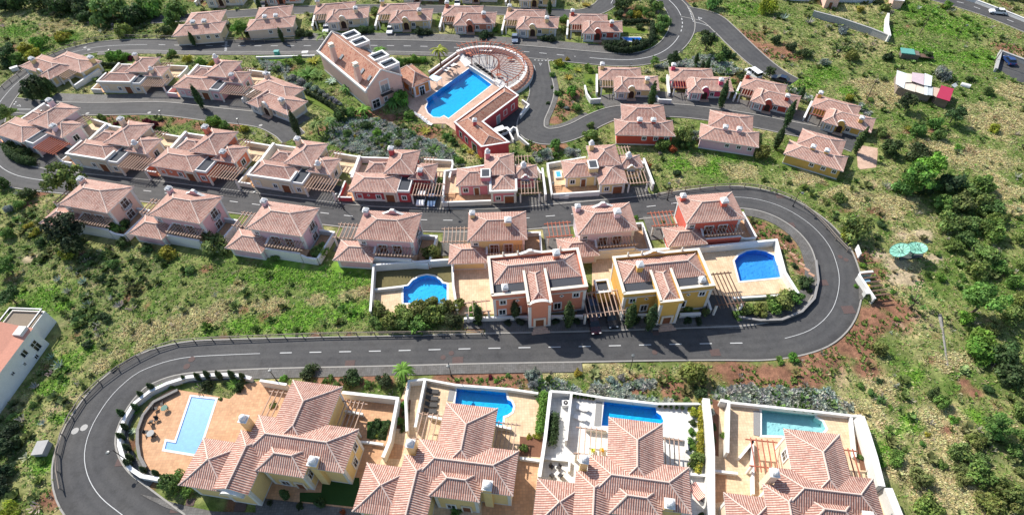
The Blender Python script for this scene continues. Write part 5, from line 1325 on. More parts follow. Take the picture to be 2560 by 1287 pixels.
# striped hammock
x, y = G((1382, 1110), .6, 'b'); r = tag(empty('striped_hammock', (x, y, .1), math.radians(-65)), 'red and white striped hammock on a stand beside the thick white wall', 'hammock')
st, m = MB(), 0
for i in range(11):
    a, c = -.65 + i * 1.3 / 11, -.65 + (i + 1) * 1.3 / 11
    for j in range(6):
        u, v = -1.1 + j * 2.2 / 6, -1.1 + (j + 1) * 2.2 / 6; zf = lambda q: .45 + .25 * (q / 1.1) ** 2
        st.face([(u, a, zf(u)), (v, a, zf(v)), (v, c, zf(v)), (u, c, zf(u))], i % 2)
st.build('cloth', [plain('red_stripe', (.45, .06, .04), .8), plain('cream_stripe', (.7, .6, .5), .8)], r)
MB().tube((-1.35, 0, 0), (-1.2, 0, .8), .05).tube((1.35, 0, 0), (1.2, 0, .8), .05).tube((-1.35, 0, .05), (1.35, 0, .05), .05).build('stand', IRON, r)
# air conditioner
x, y = G((402, 448), .9, 'b'); r = tag(empty('air_conditioner', (x, y, .1)), 'white heat pump with round black fan behind the screen wall', 'heat pump')
MB().box(-.55, .55, -.45, .45, 0, .9).build('casing', CAPW, r); MB().lathe((0, 0, .9), [(.36, .005), (.36, .03), (.01, .03)], 16).build('fan', IRON, r); MB().lathe((0, 0, .93), [(.1, .0), (.1, .05), (.01, .05)], 10).build('hub', CAPW, r)
# pool deck boards, blue canopy
for pts, c, lab in (([(1450, 345), (1495, 350), (1475, 440), (1432, 435)], 'a', 'grey timber deck strip beside the blue pool with dark loungers'), ([(630, 440), (675, 445), (665, 625), (615, 620)], 'b', 'grey timber deck strip beside the pool of the white terrace'), ([(1805, 510), (1855, 512), (1855, 700), (1805, 690)], 'b', 'grey timber deck strip beside the pale green pool')):
    tag(MB().prism(GL(pts, 0, c), .06, .17).build('pool_deck', noisy('grey_boards', (.24, .235, .23), .2, 5)), lab, 'deck')
x, y = G(z1000([(485, 650)])[0], 2.2); r = tag(empty('sun_canopy', (x, y, .1), math.radians(-32)), 'pale blue canopy on four posts beside the orange pavilion', 'canopy')
MB().box(-1.5, 1.5, -1.1, 1.1, 2.1, 2.2).build('roof', plain('pale_blue_cloth', (.5, .72, .85), .7), r)
for u in (-1.4, 1.4):
    for v in (-1.0, 1.0): MB().tube((u, v, 0), (u, v, 2.1), .05).build('post', CAPW, r)
# planter pots
pot0 = None
POTM = plain('pot_clay', (.25, .2, .16), .8)
# satellite dishes
DG = noisy('dish_green', (.20, .46, .36), .06, 2, .5); DW = noisy('dish_frame', (.09, .2, .15), .1, 2)
for p, nx, lab in (((995, 588), -.55, 'left green satellite dish, leaning to the road'), ((1117, 575), -.22, 'right green satellite dish over its dark base')):
    x, y = G(p, 2.2, '8'); r = tag(empty('satellite_dish', (x, y, 0)), lab, 'satellite dish', 'green satellite dishes')
    n = Vector((nx, .14, .80)).normalized(); a = n.orthogonal().normalized(); b = n.cross(a); c = Vector((0, 0, 2.0)); R0 = 1.62
    mb = MB(); rings = []
    for k in range(7):
        t = k / 6 * R0; rings.append([c + n * (.42 * (t / R0) ** 2) + (a * math.cos(q) + b * math.sin(q)) * t for q in [2 * math.pi * i / 24 for i in range(24)]])
    for A, B in zip(rings, rings[1:]):
        for i in range(24): mb.face([A[i], A[(i + 1) % 24], B[(i + 1) % 24], B[i]])
    mb.build('reflector', DG, r, smooth=True)
    rb = MB()
    for i in range(12):
        q = 2 * math.pi * i / 12; d = a * math.cos(q) + b * math.sin(q); rb.tube(c + n * .03 + d * .15, c + n * .45 + d * R0, .025, n=4)
    for i in range(24): rb.tube(rings[-1][i], rings[-1][(i + 1) % 24], .04, n=4, cap=False)
    rb.build('ribs', DW, r)
    fd = MB()
    for i in range(3):
        q = 2 * math.pi * i / 3; fd.tube(c + n * .3 + (a * math.cos(q) + b * math.sin(q)) * 1.2, c + n * 1.25, .03, n=4)
    fd.tube(c + n * 1.15, c + n * 1.4, .12); fd.build('feed_arm', DW, r)
    MB().tube((0, 0, -.2), (0, 0, 1.95), .16).tube((.5, .4, 0), (0, 0, 1.5), .06).tube((-.5, .4, 0), (0, 0, 1.5), .06).build('mast', DW, r)
tag(MB().prism(GL([(945, 545), (1150, 535), (1155, 640), (985, 660)], 0, '8'), -.1, .22).build('concrete_base', noisy('dark_concrete', (.08, .09, .085), .2, 2)), 'dark concrete base under the two green dishes', 'concrete base')
# roadside bins, signs, cabinets
r = tag(empty('bin_shelter', (*G((770, 880), 0, '8'), 0), math.radians(4)), 'white walled bin shelter with slatted top beside the hairpin', 'bin shelter')
mb = MB(); wallrun(mb, [(-1.5, -2.9), (-1.5, 2.4), (-.9, 2.9), (1.3, 2.9)], -.2, 1.4, .3, 0, 1); mb.build('wall', [WHITE, CAPW], r)
for i in range(6): MB().box(-1.2, 1.3, -2.4 + i * .95, -2.15 + i * .95, 1.45, 1.6).build('slat', RAFTD, r)
for i, m in enumerate(((.75, .5, .03), (.3, .5, .6), (.55, .55, .52))): tag(MB().box(-.4, .4, -.4, .4, 0, 1.1).box(-.45, .45, -.45, .45, 1.1, 1.22).build('waste_bin', plain('bin', m, .4), loc=(*G((738, 862 + (0, -35, 45)[i]), .8, '8'), .05)), ('yellow', 'pale blue', 'grey')[i] + ' waste bin inside the slatted shelter', 'waste bin', 'bins in the shelter')
tag(MB().prism(GL([(678, 830), (722, 830), (712, 955), (680, 955)], 0, '8'), -.1, .14).build('lay_by', PAVE), kind='structure')
r = tag(empty('notice_board', (*G((655, 625), 0, '8'), 0), math.radians(80)), 'white notice board by the hairpin edge', 'notice board')
MB().box(-1.1, 1.1, -.08, .08, .5, 1.8).build('board', CAPW, r)
for u in (-.9, .9): MB().box(u - .06, u + .06, -.06, .06, -.2, .5).build('post', IRON, r)
def cabinet(p, crop, w, d, h, m, lab, name='utility_cabinet', rz=0, cat='cabinet'):
    r = tag(empty(name, (*G(p, h / 2, crop), 0), math.radians(rz)), lab, cat)
    MB().box(-w / 2, w / 2, -d / 2, d / 2, -.1, h).build('body', m, r); MB().box(-w / 2 - .08, w / 2 + .08, -d / 2 - .08, d / 2 + .08, h, h + .12).build('lid', m, r)
cabinet((320, 795), '9', 1.5, 2.0, 1.2, CONC, 'grey concrete utility box on grass beside the road bend', rz=4)
cabinet((112, 520), '1', 1.8, 1.0, 1.1, CAPW, 'white utility box at the upper left bend', rz=40)
cabinet((158, 402), '2', 1.3, 1.0, 1.4, plain('teal_bin', (.02, .25, .22), .4), 'teal recycling bin beside the top road', 'recycling_bin', cat='bin'); cabinet((370, 403), '2', 1.6, .9, .9, CAPW, 'white box on the pavement left of the club hall')
cabinet((372, 185), '7', 1.0, .5, .9, CAPW, 'left of two white meter boxes before the yellow tower villa', 'meter_box'); cabinet((405, 185), '7', 1.0, .5, .9, CAPW, 'right of two white meter boxes before the yellow tower villa', 'meter_box')
# shanty on the vacant slope
ZS = lambda pts: [(2200 + x * 360 / 1560, 130 + y * 360 / 1560) for x, y in pts]
r = tag(empty('patched_shed', (*G(ZS([(380, 340)])[0]), 0)), 'low shed roofed with patched white and pinkish metal sheets', 'shed')
SH = [noisy('sheet_%s' % n, c, .1, 1, .6) for n, c in (('white', (.62, .66, .66)), ('cream', (.62, .54, .45)), ('pink', (.50, .40, .42)), ('grey', (.45, .48, .48)))]
for pts, m, z in (([(185, 200), (290, 235), (260, 395), (170, 345)], 0, 2.2), ([(290, 232), (345, 240), (345, 330), (275, 330)], 1, 2.3), ([(275, 335), (395, 345), (380, 435), (258, 398)], 1, 2.05), ([(350, 222), (480, 240), (475, 360), (340, 315)], 2, 2.6), ([(485, 232), (568, 262), (555, 372), (478, 362)], 0, 2.5), ([(398, 345), (480, 372), (470, 460), (385, 432)], 1, 2.1), ([(480, 365), (520, 370), (515, 470), (475, 460)], 0, 2.25), ([(518, 372), (575, 385), (570, 475), (515, 465)], 3, 2.15)):
    P = GL(ZS(pts), z); MB().prism([(p[0] - r.location.x, p[1] - r.location.y) for p in P], z - .06, z).build('roof_sheet', SH[m], r)
P = GL(ZS([(190, 215), (560, 275), (560, 460), (200, 380)]), 2.0); MB().prism([(p[0] - r.location.x, p[1] - r.location.y) for p in P], -.2, 1.9).build('walls', noisy('rusty_boards', (.25, .2, .16), .3, 2), r); EXCL.append(P)
r = tag(empty('red_roof_shed', (*G(ZS([(690, 450)])[0]), 0)), 'small shed with a plain crimson sheet roof', 'shed')
for pts, m, z, n in (([(665, 362), (800, 400), (755, 535), (612, 492)], plain('crimson_sheet', (.36, .018, .055), .5), 2.3, 'roof'), ([(580, 380), (650, 400), (610, 490), (578, 470)], noisy('planks', (.5, .38, .3), .25, 4), 2.0, 'plank_roof')):
    P = GL(ZS(pts), z); MB().prism([(p[0] - r.location.x, p[1] - r.location.y) for p in P], z - .07, z).build(n, m, r)
    MB().prism([((p[0] - r.location.x) * .93 + (.3 if n == 'plank_roof' else 0), (p[1] - r.location.y) * .93) for p in P], -.2, z - .08).build('walls', noisy('shed_boards', (.22, .16, .12), .3, 2), r); EXCL.append(P)
r = tag(empty('green_lean_to', (*G(ZS([(300, 70)])[0]), 0), math.radians(-20)), 'ragged lean-to with torn green net cover', 'lean-to')
MB().box(-2.2, 2.0, -1.2, 1.2, -.1, 1.7).build('walls', noisy('old_boards', (.15, .12, .1), .3, 2), r); MB().box(-2.4, .8, -1.4, 1.4, 1.7, 1.95).build('cover', noisy('green_net', (.10, .30, .26), .3, 3), r); MB().box(.8, 5.5, -1.0, .8, 1.1, 1.3).build('rails', RAFTD, r)
x, y = G(ZS([(925, 368)])[0], .5); d = Vector((.8, -.6, 0)); r = tag(MB().tube(Vector((0, 0, .55)) - d, Vector((0, 0, .55)) + d, .55, n=14).build('water_tank', CAPW, loc=(x, y, 0)), 'white cylindrical tank lying in the grass', 'tank')
x, y = G(ZS([(820, 350)])[0], .5); tag(MB().box(-1.6, 1.6, -.5, .5, .3, .42).build('metal_sheet', SH[3], loc=(x, y, 0)), 'loose grey metal sheet lying right of the crimson roof', 'metal sheet').rotation_euler = (0.3, .1, .6)
# far buildings at the top right, white house at the lower left
def boxhouse(p, z, ang, w, d, h, wc, roofm, lab, name='flat_roof_building'):
    H = House(name, G(p, z), ang, 1, wc, lab, 'building', 'buildings at the top right edge')
    H.walls(0, w, 0, d, h, corners=False, plinth=0, band=False)
    mb = MB(); wallrun(mb, [(0, 0), (w, 0), (w, d), (0, d), (0, -.1)], h - .1, h + .35, .3, 0, 1); H.add('parapet', mb, [H.wm, CAPW]); H.add('roof', MB().box(.2, w - .2, .2, d - .2, h - .1, h + .05), roofm)
    footprint(H, [(-.2, w + .2, -.2, d + .2)])
    return H
H = boxhouse((1952, 0), 0, -14, 8.5, 9, 3.2, 'white', CONC, 'white building with grey flat roof at the top edge'); H.window('S', 3, -.02, 1.0, 1.2, 1.2)
H = boxhouse((2058, 22), 0, -12, 3.6, 7, 3.0, 'blush', noisy('yellow_sheet', (.6, .45, .08), .15, 2), 'narrow pinkish building with yellow roof stripe at the top edge'); H.door('S', 1.6, -.04, 1, 2, .1)
H = boxhouse((2088, 6), 0, -10, 11, 9, 3.4, 'white', GRAVEL, 'broad building with dark grey flat roof at the top edge'); H.window('S', 4, -.02, 1.0, 1.2, 1.2)
H = boxhouse((2225, 22), 0, -20, 2.6, 4.5, 2.2, 'blush', CONC, 'small beige block at the end of the white stepped wall')
H = House('roadside_house', G((2490, -6), 0), -19, 1, 'white', 'white house with orange roof beyond the main road, top right corner', 'house'); H.walls(0, 14, 0, 9, 3.2); H.roof(-.5, 14.5, -.5, 9.5, 3.3, 1.6, mat=ROOF_CLUB); H.window('S', 4, -.02, 1, 1.2, 1.2); H.window('S', 9, -.02, 1, 1.2, 1.2)
a, c = Vector(G((0 / 4.765, 760 + 790 / 4.765), 4.6)), Vector(G((375 / 4.765, 760 + 290 / 4.765), 4.6))
an = math.degrees(math.atan2((c - a).y, (c - a).x)); L_ = (c - a).length
H = House('white_house', tuple(a - (c - a).normalized() * 6), an, 1, 'white', 'tall white house with salmon roof cut by the lower left edge', 'house')
H.walls(0, L_ + 6, 0, 9, 4.6, corners=False, band=False, plinth=0)
mb = MB(); hip(mb, -.3, L_ + 6.05, -.3, 9.3, 4.65, 1.7, 'x', (0, 0)); H.add('roof', mb, [noisy('salmon_tiles', (.58, .27, .19), .15, 3), H.wm, RIDGE])
H.walls(L_ + 6, L_ + 10.5, 1.5, 7.5, 3.2, corners=False, band=False, plinth=0, name='terrace_block'); H.floor([(L_ + 6.1, 1.7), (L_ + 10.3, 1.7), (L_ + 10.3, 7.3), (L_ + 6.1, 7.3)], noisy('roof_boards', (.2, .16, .12), .2, 3), 3.27, 'roof_terrace')
H.lowwall([(L_ + 6.1, 1.6), (L_ + 10.4, 1.6), (L_ + 10.4, 7.4), (L_ + 6.1, 7.4)], 3.9, .12, IRON, z0=3.7, name='railing')
for x_, z_, w_, h_ in ((L_ + 2.2, 2.4, 1.0, 1.1), (L_ + 4.3, 1.0, 1.1, 2.0), (L_ - 1.2, 2.2, .5, .5), (L_ + 1.0, 1.4, .35, .6), (L_ + 3.0, .3, .6, .7)): H.window('S', x_, -.02, z_, w_, h_, .06)
H.add('roof_hatch', MB().box(L_ + 4.2, L_ + 5.9, .25, 1.6, 4.6, 5.4), CAPW); H.chimney(L_ + 1, 4.0, 5.5, 6.9, .6)
footprint(H, [(-1, L_ + 11, -.5, 9.5)])
# utility poles and cable masts on the right slope
for p, c, hgt, w in (((812, 600), '4', 6, 'leaning timber pole below the patched shed'), ((1215, 110), '4', 6, 'thin pole on the green slope below the far road'), ((1815, 285), '4', 7, 'thin pole left of the small car park')):
    x, y = G(p, hgt, c); tag(MB().tube((0, 0, -.2), (0, 0, hgt), .11, .08).tube((-.7, 0, hgt - .5), (.7, 0, hgt - .5), .05, n=4).build('utility_pole', BARK, loc=(x, y, 0)), w, 'pole')
x0, y0 = G((1285, 1070), .2, '8'); x1, y1 = G((1340, 175), .2, 'c')
r = tag(MB().tube((0, 0, .25), ((x1 - x0), (y1 - y0), .25), .28, .22, n=8).build('felled_trunk', noisy('birch', (.2, .19, .175), .5, 2), loc=(x0, y0, 0)), 'long pale felled trunk lying down the right hillside', 'log')
# stepping slabs
sl = None
for i, (q, c) in enumerate([((108 + i * 36, 545 + i * 34 + max(0, i - 2) * 5), '8') for i in range(7)]):
    x, y = G(q, 0, c); o = MB().box(-.28, .28, -.55, .55, -.02, .12).build('stepping_slab', noisy('pink_slab', (.42, .25, .17), .15, 3) if sl is None else sl.data.materials[0], loc=(x, y, 0)) if sl is None else sl.copy()
    if sl is not None: COL.objects.link(o); o.location = (x, y, 0)
    sl = o; o.rotation_euler = (0, 0, .7); tag(o, 'pinkish stepping slab in the curved soil bed inside the hairpin', 'paving slab', 'stepping slabs in the soil bed')

# ------------------------------------------------------------------ terrain
GX0, GX1, GY0, GY1, GS = -215.0, 205.0, 8.0, 260.0, 0.6
nx, ny = int((GX1 - GX0) / GS) + 1, int((GY1 - GY0) / GS) + 1
XX, YY = np.meshgrid(GX0 + GS * np.arange(nx), GY0 + GS * np.arange(ny))
def inpoly(P, X, Y):
    r = np.zeros(X.shape, bool); n = len(P)
    for i in range(n):
        (x0, y0), (x1, y1) = P[i][:2], P[(i + 1) % n][:2]
        if y0 == y1: continue
        r ^= ((y0 > Y) != (y1 > Y)) & (X < (x1 - x0) * (Y - y0) / (y1 - y0) + x0)
    return r
def fill(mask, P, v=True):
    xs, ys = [p[0] for p in P], [p[1] for p in P]
    i0, i1 = max(0, int((min(xs) - GX0) / GS)), min(nx, int((max(xs) - GX0) / GS) + 2)
    j0, j1 = max(0, int((min(ys) - GY0) / GS)), min(ny, int((max(ys) - GY0) / GS) + 2)
    if i1 > i0 and j1 > j0:
        s = (slice(j0, j1), slice(i0, i1)); mask[s] |= inpoly(P, XX[s], YY[s])
BUILT = np.zeros((ny, nx), bool)
for P in EXCL: fill(BUILT, P)
HOLE = np.zeros((ny, nx), bool)
for P in HOLES: fill(HOLE, P)
def blur(a, k):
    a = a.astype(float)
    for ax in (0, 1):
        c = np.cumsum(np.pad(a, [(k + 1, k) if i == ax else (0, 0) for i in (0, 1)], mode='edge'), axis=ax)
        a = (np.take(c, np.arange(2 * k + 1, c.shape[ax]), ax) - np.take(c, np.arange(0, c.shape[ax] - 2 * k - 1), ax)) / (2 * k + 1)
    return a
_lat = np.random.default_rng(3).random((257, 257))
def vn(X, Y, s, o=0):
    u, v = X / s + 37.3 * (o + 1), Y / s + 91.7 * (o + 1)
    i, j = np.floor(u).astype(int), np.floor(v).astype(int); fu, fv = u - i, v - j
    fu, fv = fu * fu * (3 - 2 * fu), fv * fv * (3 - 2 * fv)
    L = lambda a, b: _lat[a % 256, b % 256]
    return (L(i, j) * (1 - fu) + L(i + 1, j) * fu) * (1 - fv) + (L(i, j + 1) * (1 - fu) + L(i + 1, j + 1) * fu) * fv
WILD = np.clip(1 - 1.6 * blur(BUILT, 3), 0, 1) * (~BUILT)
BUMP = 0.75 * (vn(XX, YY, 13, 1) - .35) + .3 * (vn(XX, YY, 4.5, 2) - .4) + .08 * (vn(XX, YY, 1.6, 3) - .5)
ZZ = -0.04 + WILD * np.clip(BUMP, -.02, 2)
def zat(x, y):
    i = np.clip(((np.asarray(x) - GX0) / GS).round().astype(int), 0, nx - 1); j = np.clip(((np.asarray(y) - GY0) / GS).round().astype(int), 0, ny - 1)
    return ZZ[j, i]
# what grows or lies where: L lush, D dry straw, R red earth, S dark scrub
AREAS = {'R': "8 900 1000 90;b 1916 200 60;3 380 800 90;3 330 900 60;3 470 700 60;3 900 100 110;1 820 890 60;1 1000 900 60;1 1200 930 70;1 1350 900 80;1 1500 960 70;1 1750 950 60;3 1750 280 110;3 1860 360 90;4 60 390 90;4 160 430 70;4 1790 360 80;5 330 150 60;5 210 240 40;7 1800 400 80;7 1870 470 70;8 60 480 60;8 140 560 60;8 210 650 50;8 260 750 40;8 760 640 75;8 830 760 70;8 850 950 80;8 800 1100 130;8 690 1200 110;8 1000 1060 70;9 380 1180 80;9 430 1090 35;a 840 250 130;a 1000 300 60;a 600 230 110;a 1400 250 60;a 1550 270 130;a 1800 290 130;b 60 220 90;b 950 340 90;b 1200 340 90;b 1650 230 150;b 1850 240 100;c 100 260 120;c 300 270 100;c 400 100 110;c 740 190 80;c 250 60 110;c 600 30 130;c 1450 300 60;c 1530 370 50;2 750 560 80;2 860 860 90;2 1250 1010 110;2 1000 900 80;3 330 1090 80;3 200 1080 90;c 1330 650 40;4 1250 980 50;2 520 970 40",
         'D': "6 150 1010 130;6 450 960 90;6 700 920 80;6 60 1000 90;6 780 900 70;5 1400 1130 200;5 1100 1180 150;5 1600 1080 130;5 1700 1000 110;5 1780 860 80;9 750 180 70;9 900 90 70;9 1050 30 60;8 300 60 150;8 600 200 200;8 900 250 180;8 1000 480 130;8 1000 700 160;8 1120 600 100;8 950 850 120;8 1750 150 150;8 1700 60 110;8 1850 300 110;4 1700 900 300;4 1400 1150 220;4 900 720 220;4 1850 700 160;4 700 620 90;4 1600 1200 200;3 1700 1270 160;3 1400 1210 100;b 300 190 150;b 700 200 160;c 850 330 150;c 800 540 130;c 1300 600 220;c 1350 750 220;c 1200 1000 260;c 900 450 110;c 1450 900 160;c 1400 150 170;c 1150 1150 150;2 600 700 40;1 450 180 120",
         'L': "5 300 950 150;5 150 930 90;5 450 1000 90;5 1780 820 110;5 1500 1190 120;5 1850 1150 150;6 200 750 260;6 600 800 260;6 300 1100 260;6 700 1050 160;4 450 550 150;4 300 620 120;4 1200 400 220;4 1400 200 260;4 1600 450 220;4 950 250 110;4 600 680 80;4 1000 560 60;4 1150 90 200;3 1750 80 160;3 1500 1250 150;3 1250 1230 120;3 1650 1180 100;1 150 230 150;1 250 390 130;1 500 290 120;9 520 150 110;9 380 350 120;9 330 900 110;9 450 560 60;9 650 60 80;c 870 620 120;c 850 830 110;c 1100 600 120;c 1080 240 110;c 1550 560 100;2 950 850 60;2 700 450 90;2 200 450 120;3 420 500 90;1 900 430 90;3 830 80 60;8 350 1000 60;8 650 850 60",
         'P': "8 830 620 70;8 950 700 95;8 1060 800 95;8 960 800 80;8 1000 470 60;8 1150 470 70;8 1250 640 60;5 230 650 45;3 1690 1180 1",
         'S': "5 300 600 260;5 750 700 210;5 900 900 210;5 600 1050 200;5 200 350 130;5 700 1150 160;5 1150 700 160;1 600 100 210;1 100 480 160;1 1000 150 210;9 100 600 160;9 60 850 130;9 400 220 90;4 600 350 120;4 1300 600 120;6 1200 1000 200;8 1500 300 260;8 1600 650 220;c 1750 150 220;c 1650 800 160"}
F = {k: np.zeros((ny, nx)) for k in AREAS}
for k, s in AREAS.items():
    for q in s.split(';'):
        c, x, y, r = q.split(); x, y, r = float(x), float(y), float(r)
        gx, gy = G((x, y), 0, c); R = r / KZ * mpp(gx, gy) * (1.45 if k == 'R' else 1.2)
        i0, i1 = max(0, int((gx - 2.2 * R - GX0) / GS)), min(nx, int((gx + 2.2 * R - GX0) / GS)); j0, j1 = max(0, int((gy - 2.2 * R - GY0) / GS)), min(ny, int((gy + 2.2 * R - GY0) / GS))
        if i1 <= i0 or j1 <= j0: continue
        sl_ = (slice(j0, j1), slice(i0, i1))
        F[k][sl_] = np.maximum(F[k][sl_], np.exp(-((XX[sl_] - gx) ** 2 + (YY[sl_] - gy) ** 2 * 1.6) / (R * R) * 1.1))
N1, N2, N3 = vn(XX, YY, 11, 5), vn(XX, YY, 3.6, 6), vn(XX, YY, 1.3, 7)
wig = (.5 * N2 + .5 * N3) - .5
Wt = {k: np.clip((F[k] + .9 * wig + .25 * (N1 - .5) - (.27 if k in 'RP' else .40)) * 3.2, 0, 1) for k in F}
def mixc(a, b, t): return a * (1 - t[..., None]) + np.array(b) * t[..., None]
t0 = np.clip(.45 * N1 + .35 * N2 + .2 * N3, 0, 1)
GC = mixc(np.zeros((ny, nx, 3)) + (.11, .165, .04), (.21, .225, .085), np.clip((t0 - .3) * 4, 0, 1))
GC = mixc(GC, (.40, .35, .18), np.clip((t0 - .56) * 5, 0, 1) * .8)
GC = mixc(GC, (.10, .135, .05), Wt['S'] * .7)
GC = mixc(GC, (.13, .265, .03), Wt['L'] * .9)
GC = mixc(GC, (.50, .44, .23), Wt['D'] * .8)
GC = mixc(GC, (.235, .115, .078), Wt['R'] * .95)
GC = mixc(GC, (.42, .34, .235), Wt['P'] * .95)
bare = vn(XX, YY, 6, 12) * vn(XX, YY, 2, 13)
GC = mixc(GC, (.19, .10, .06), np.clip((bare - .52) * 6, 0, 1) * (1 - Wt['L']))
LAV = [('2', [(590, 900), (760, 880), (1000, 920), (1150, 1000), (1350, 1060), (1500, 1150), (1560, 1240), (1300, 1240), (1100, 1190), (900, 1180), (700, 1130), (560, 1080), (520, 1010)]), ('2', [(200, 550), (300, 570), (385, 640), (360, 675), (240, 620)]), ('2', [(20, 450), (250, 490), (240, 540), (60, 520)]),
       ('3', [(1290, 450), (1400, 410), (1560, 420), (1740, 540), (1610, 560), (1420, 510), (1280, 505), (1060, 505), (1120, 470)]), ('b', [(110, 200), (190, 200), (240, 300), (330, 280), (480, 330), (540, 380), (300, 365), (130, 365)]), ('b', [(550, 375), (620, 300), (760, 310), (900, 370), (1050, 400), (1200, 440), (1050, 450), (800, 415)]),
       ('b', [(850, 300), (1050, 260), (1110, 300), (1000, 340), (860, 335)]), ('b', [(1520, 320), (1916, 330), (1916, 475), (1700, 450), (1500, 400)]), ('c', [(0, 340), (300, 350), (470, 330), (540, 400), (660, 480), (600, 525), (400, 525), (200, 500), (0, 480)]), ('3', [(150, 1160), (280, 1120), (300, 1190), (180, 1210)]), ('3', [(400, 1110), (520, 1130), (500, 1170), (400, 1160)]),
       ('4', [(155, 650), (350, 740), (330, 765), (150, 690)]), ('4', [(690, 780), (760, 840), (740, 870), (680, 820)])]
LM = np.zeros((ny, nx), bool)
for c, P in LAV: fill(LM, GL(P, .3, c))
GC = mixc(GC, (.20, .225, .20), LM * .85)
GC *= (.8 + .4 * N3)[..., None]
def mesh_arrays(name, V, Fc, mat, colors=None, parent=None, n=4):
    me = bpy.data.meshes.new(name)
    me.vertices.add(len(V)); me.vertices.foreach_set('co', np.asarray(V, np.float32).ravel())
    me.loops.add(Fc.size); me.loops.foreach_set('vertex_index', Fc.astype(np.int32).ravel())
    me.polygons.add(len(Fc)); me.polygons.foreach_set('loop_start', np.arange(len(Fc), dtype=np.int32) * n)
    me.materials.append(mat)
    if colors is not None:
        a = me.color_attributes.new('Col', 'FLOAT_COLOR', 'POINT')
        c4 = np.ones((len(V), 4), np.float32); c4[:, :3] = colors; a.data.foreach_set('color', c4.ravel())
    me.update(calc_edges=True); me.validate()
    o = bpy.data.objects.new(name, me); COL.objects.link(o)
    if parent: o.parent = parent
    return o
idx = np.arange(ny * nx).reshape(ny, nx)
Q = np.stack([idx[:-1, :-1], idx[:-1, 1:], idx[1:, 1:], idx[1:, :-1]], -1).reshape(-1, 4)
hq = HOLE[:-1, :-1] | HOLE[:-1, 1:] | HOLE[1:, 1:] | HOLE[1:, :-1]
GM = ground_mat()
gnd = mesh_arrays('ground', np.stack([XX, YY, ZZ], -1).reshape(-1, 3), Q[~hq.ravel()], GM, GC.reshape(-1, 3))
gnd.data.polygons.foreach_set('use_smooth', np.ones(len(gnd.data.polygons), bool)); tag(gnd, kind='structure')
# beyond the plan: four big sheets, so nothing lies under the pool basins
v = [(-2500, -2500), (2500, -2500), (2500, GY0), (-2500, GY0), (-2500, GY1), (2500, GY1), (2500, 2500), (-2500, 2500), (GX0, GY0), (GX0, GY1), (GX1, GY0), (GX1, GY1)]
far = mesh_arrays('terrain', [(*p, -.06) for p in v], np.array([[0, 1, 2, 3], [4, 5, 6, 7], [3, 8, 9, 4], [10, 2, 5, 11]]), GM, np.tile((.10, .11, .04), (12, 1))); tag(far, kind='structure')

# ------------------------------------------------------------------ ground cover (uncountable)
def sample(n, W):
    p = W.ravel() / W.sum(); k = RNG.choice(W.size, n, p=p)
    return XX.ravel()[k] + RNG.uniform(-.3, .3, n), YY.ravel()[k] + RNG.uniform(-.3, .3, n), k
# only where the camera (or a step aside) sees
_v = np.stack([XX, YY, np.zeros_like(XX) - CAMH], -1) @ ROT
px_, py_ = CXP + FPX * _v[..., 0] / _v[..., 2], CYP + FPX * _v[..., 1] / _v[..., 2]
VIS = (px_ > -160) & (px_ < 2720) & (py_ > -110) & (py_ < 1400) & (_v[..., 2] > 0)
OPEN = (VIS & ~(blur(BUILT, 1) > .25)).astype(float)
def tufts(name, n, W, colf, size, blades, width, lean, flatness=0.0):
    x, y, k = sample(n, W); z = zat(x, y); m = n * blades
    X = np.repeat(np.stack([x, y, z], 1), blades, 0); th = RNG.uniform(0, 2 * np.pi, m); s = np.repeat(size[0] + (size[1] - size[0]) * RNG.random(n) ** 1.6, blades) * RNG.uniform(.7, 1.2, m)
    d = np.stack([np.cos(th), np.sin(th), np.zeros(m)], 1); sd = np.stack([-np.sin(th), np.cos(th), np.zeros(m)], 1)
    ln = RNG.uniform(lean[0], lean[1], m)[:, None]
    tip = d * ln + np.array([0, 0, 1]) * np.sqrt(np.maximum(.05, 1 - ln ** 2)); S = s[:, None]
    b = X + d * (.12 * S) + RNG.uniform(-.25, .25, (m, 3)) * S * np.array([1, 1, .1]); w = sd * S * width
    V = np.stack([b - w * .6, b + w * .6, b + tip * S + w, b + tip * S - w], 1).reshape(-1, 3)
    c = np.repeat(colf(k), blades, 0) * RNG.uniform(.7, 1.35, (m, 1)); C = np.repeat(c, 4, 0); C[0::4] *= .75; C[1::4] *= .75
    return tag(mesh_arrays(name, V, np.arange(4 * m).reshape(-1, 4), FOL, C), kind='stuff')
def cf(base, mixg, j=.25):
    base = np.array(base)
    def f(k):
        g = GC.reshape(-1, 3)[k]; c = base * (1 - mixg) + g * 1.15 * mixg
        return c * RNG.uniform(1 - j, 1 + j, (len(k), 1)) * (1 + RNG.normal(0, .07, (len(k), 3)))
    return f
notR = (1 - .93 * Wt['R']) * (1 - .93 * Wt['P'])
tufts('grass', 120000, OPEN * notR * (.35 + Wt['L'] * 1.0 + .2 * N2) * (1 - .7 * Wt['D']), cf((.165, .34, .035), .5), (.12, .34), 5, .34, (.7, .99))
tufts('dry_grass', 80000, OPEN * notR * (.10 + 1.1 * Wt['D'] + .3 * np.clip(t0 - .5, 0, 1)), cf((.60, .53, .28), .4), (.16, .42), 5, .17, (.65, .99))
tufts('scrub', 2600, OPEN * (.10 + 1.5 * Wt['S'] + .2 * N1) * (1 - .85 * Wt['R']), cf((.12, .20, .05), .45, .4), (.4, .95), 24, .26, (.4, .99))
tufts('brown_scrub', 650, OPEN * (.12 + .8 * Wt['S'] + .3 * (N1 > .6)) * (1 - .8 * Wt['L']), cf((.40, .36, .32), .15, .3), (.4, 1.0), 16, .08, (.1, .95))
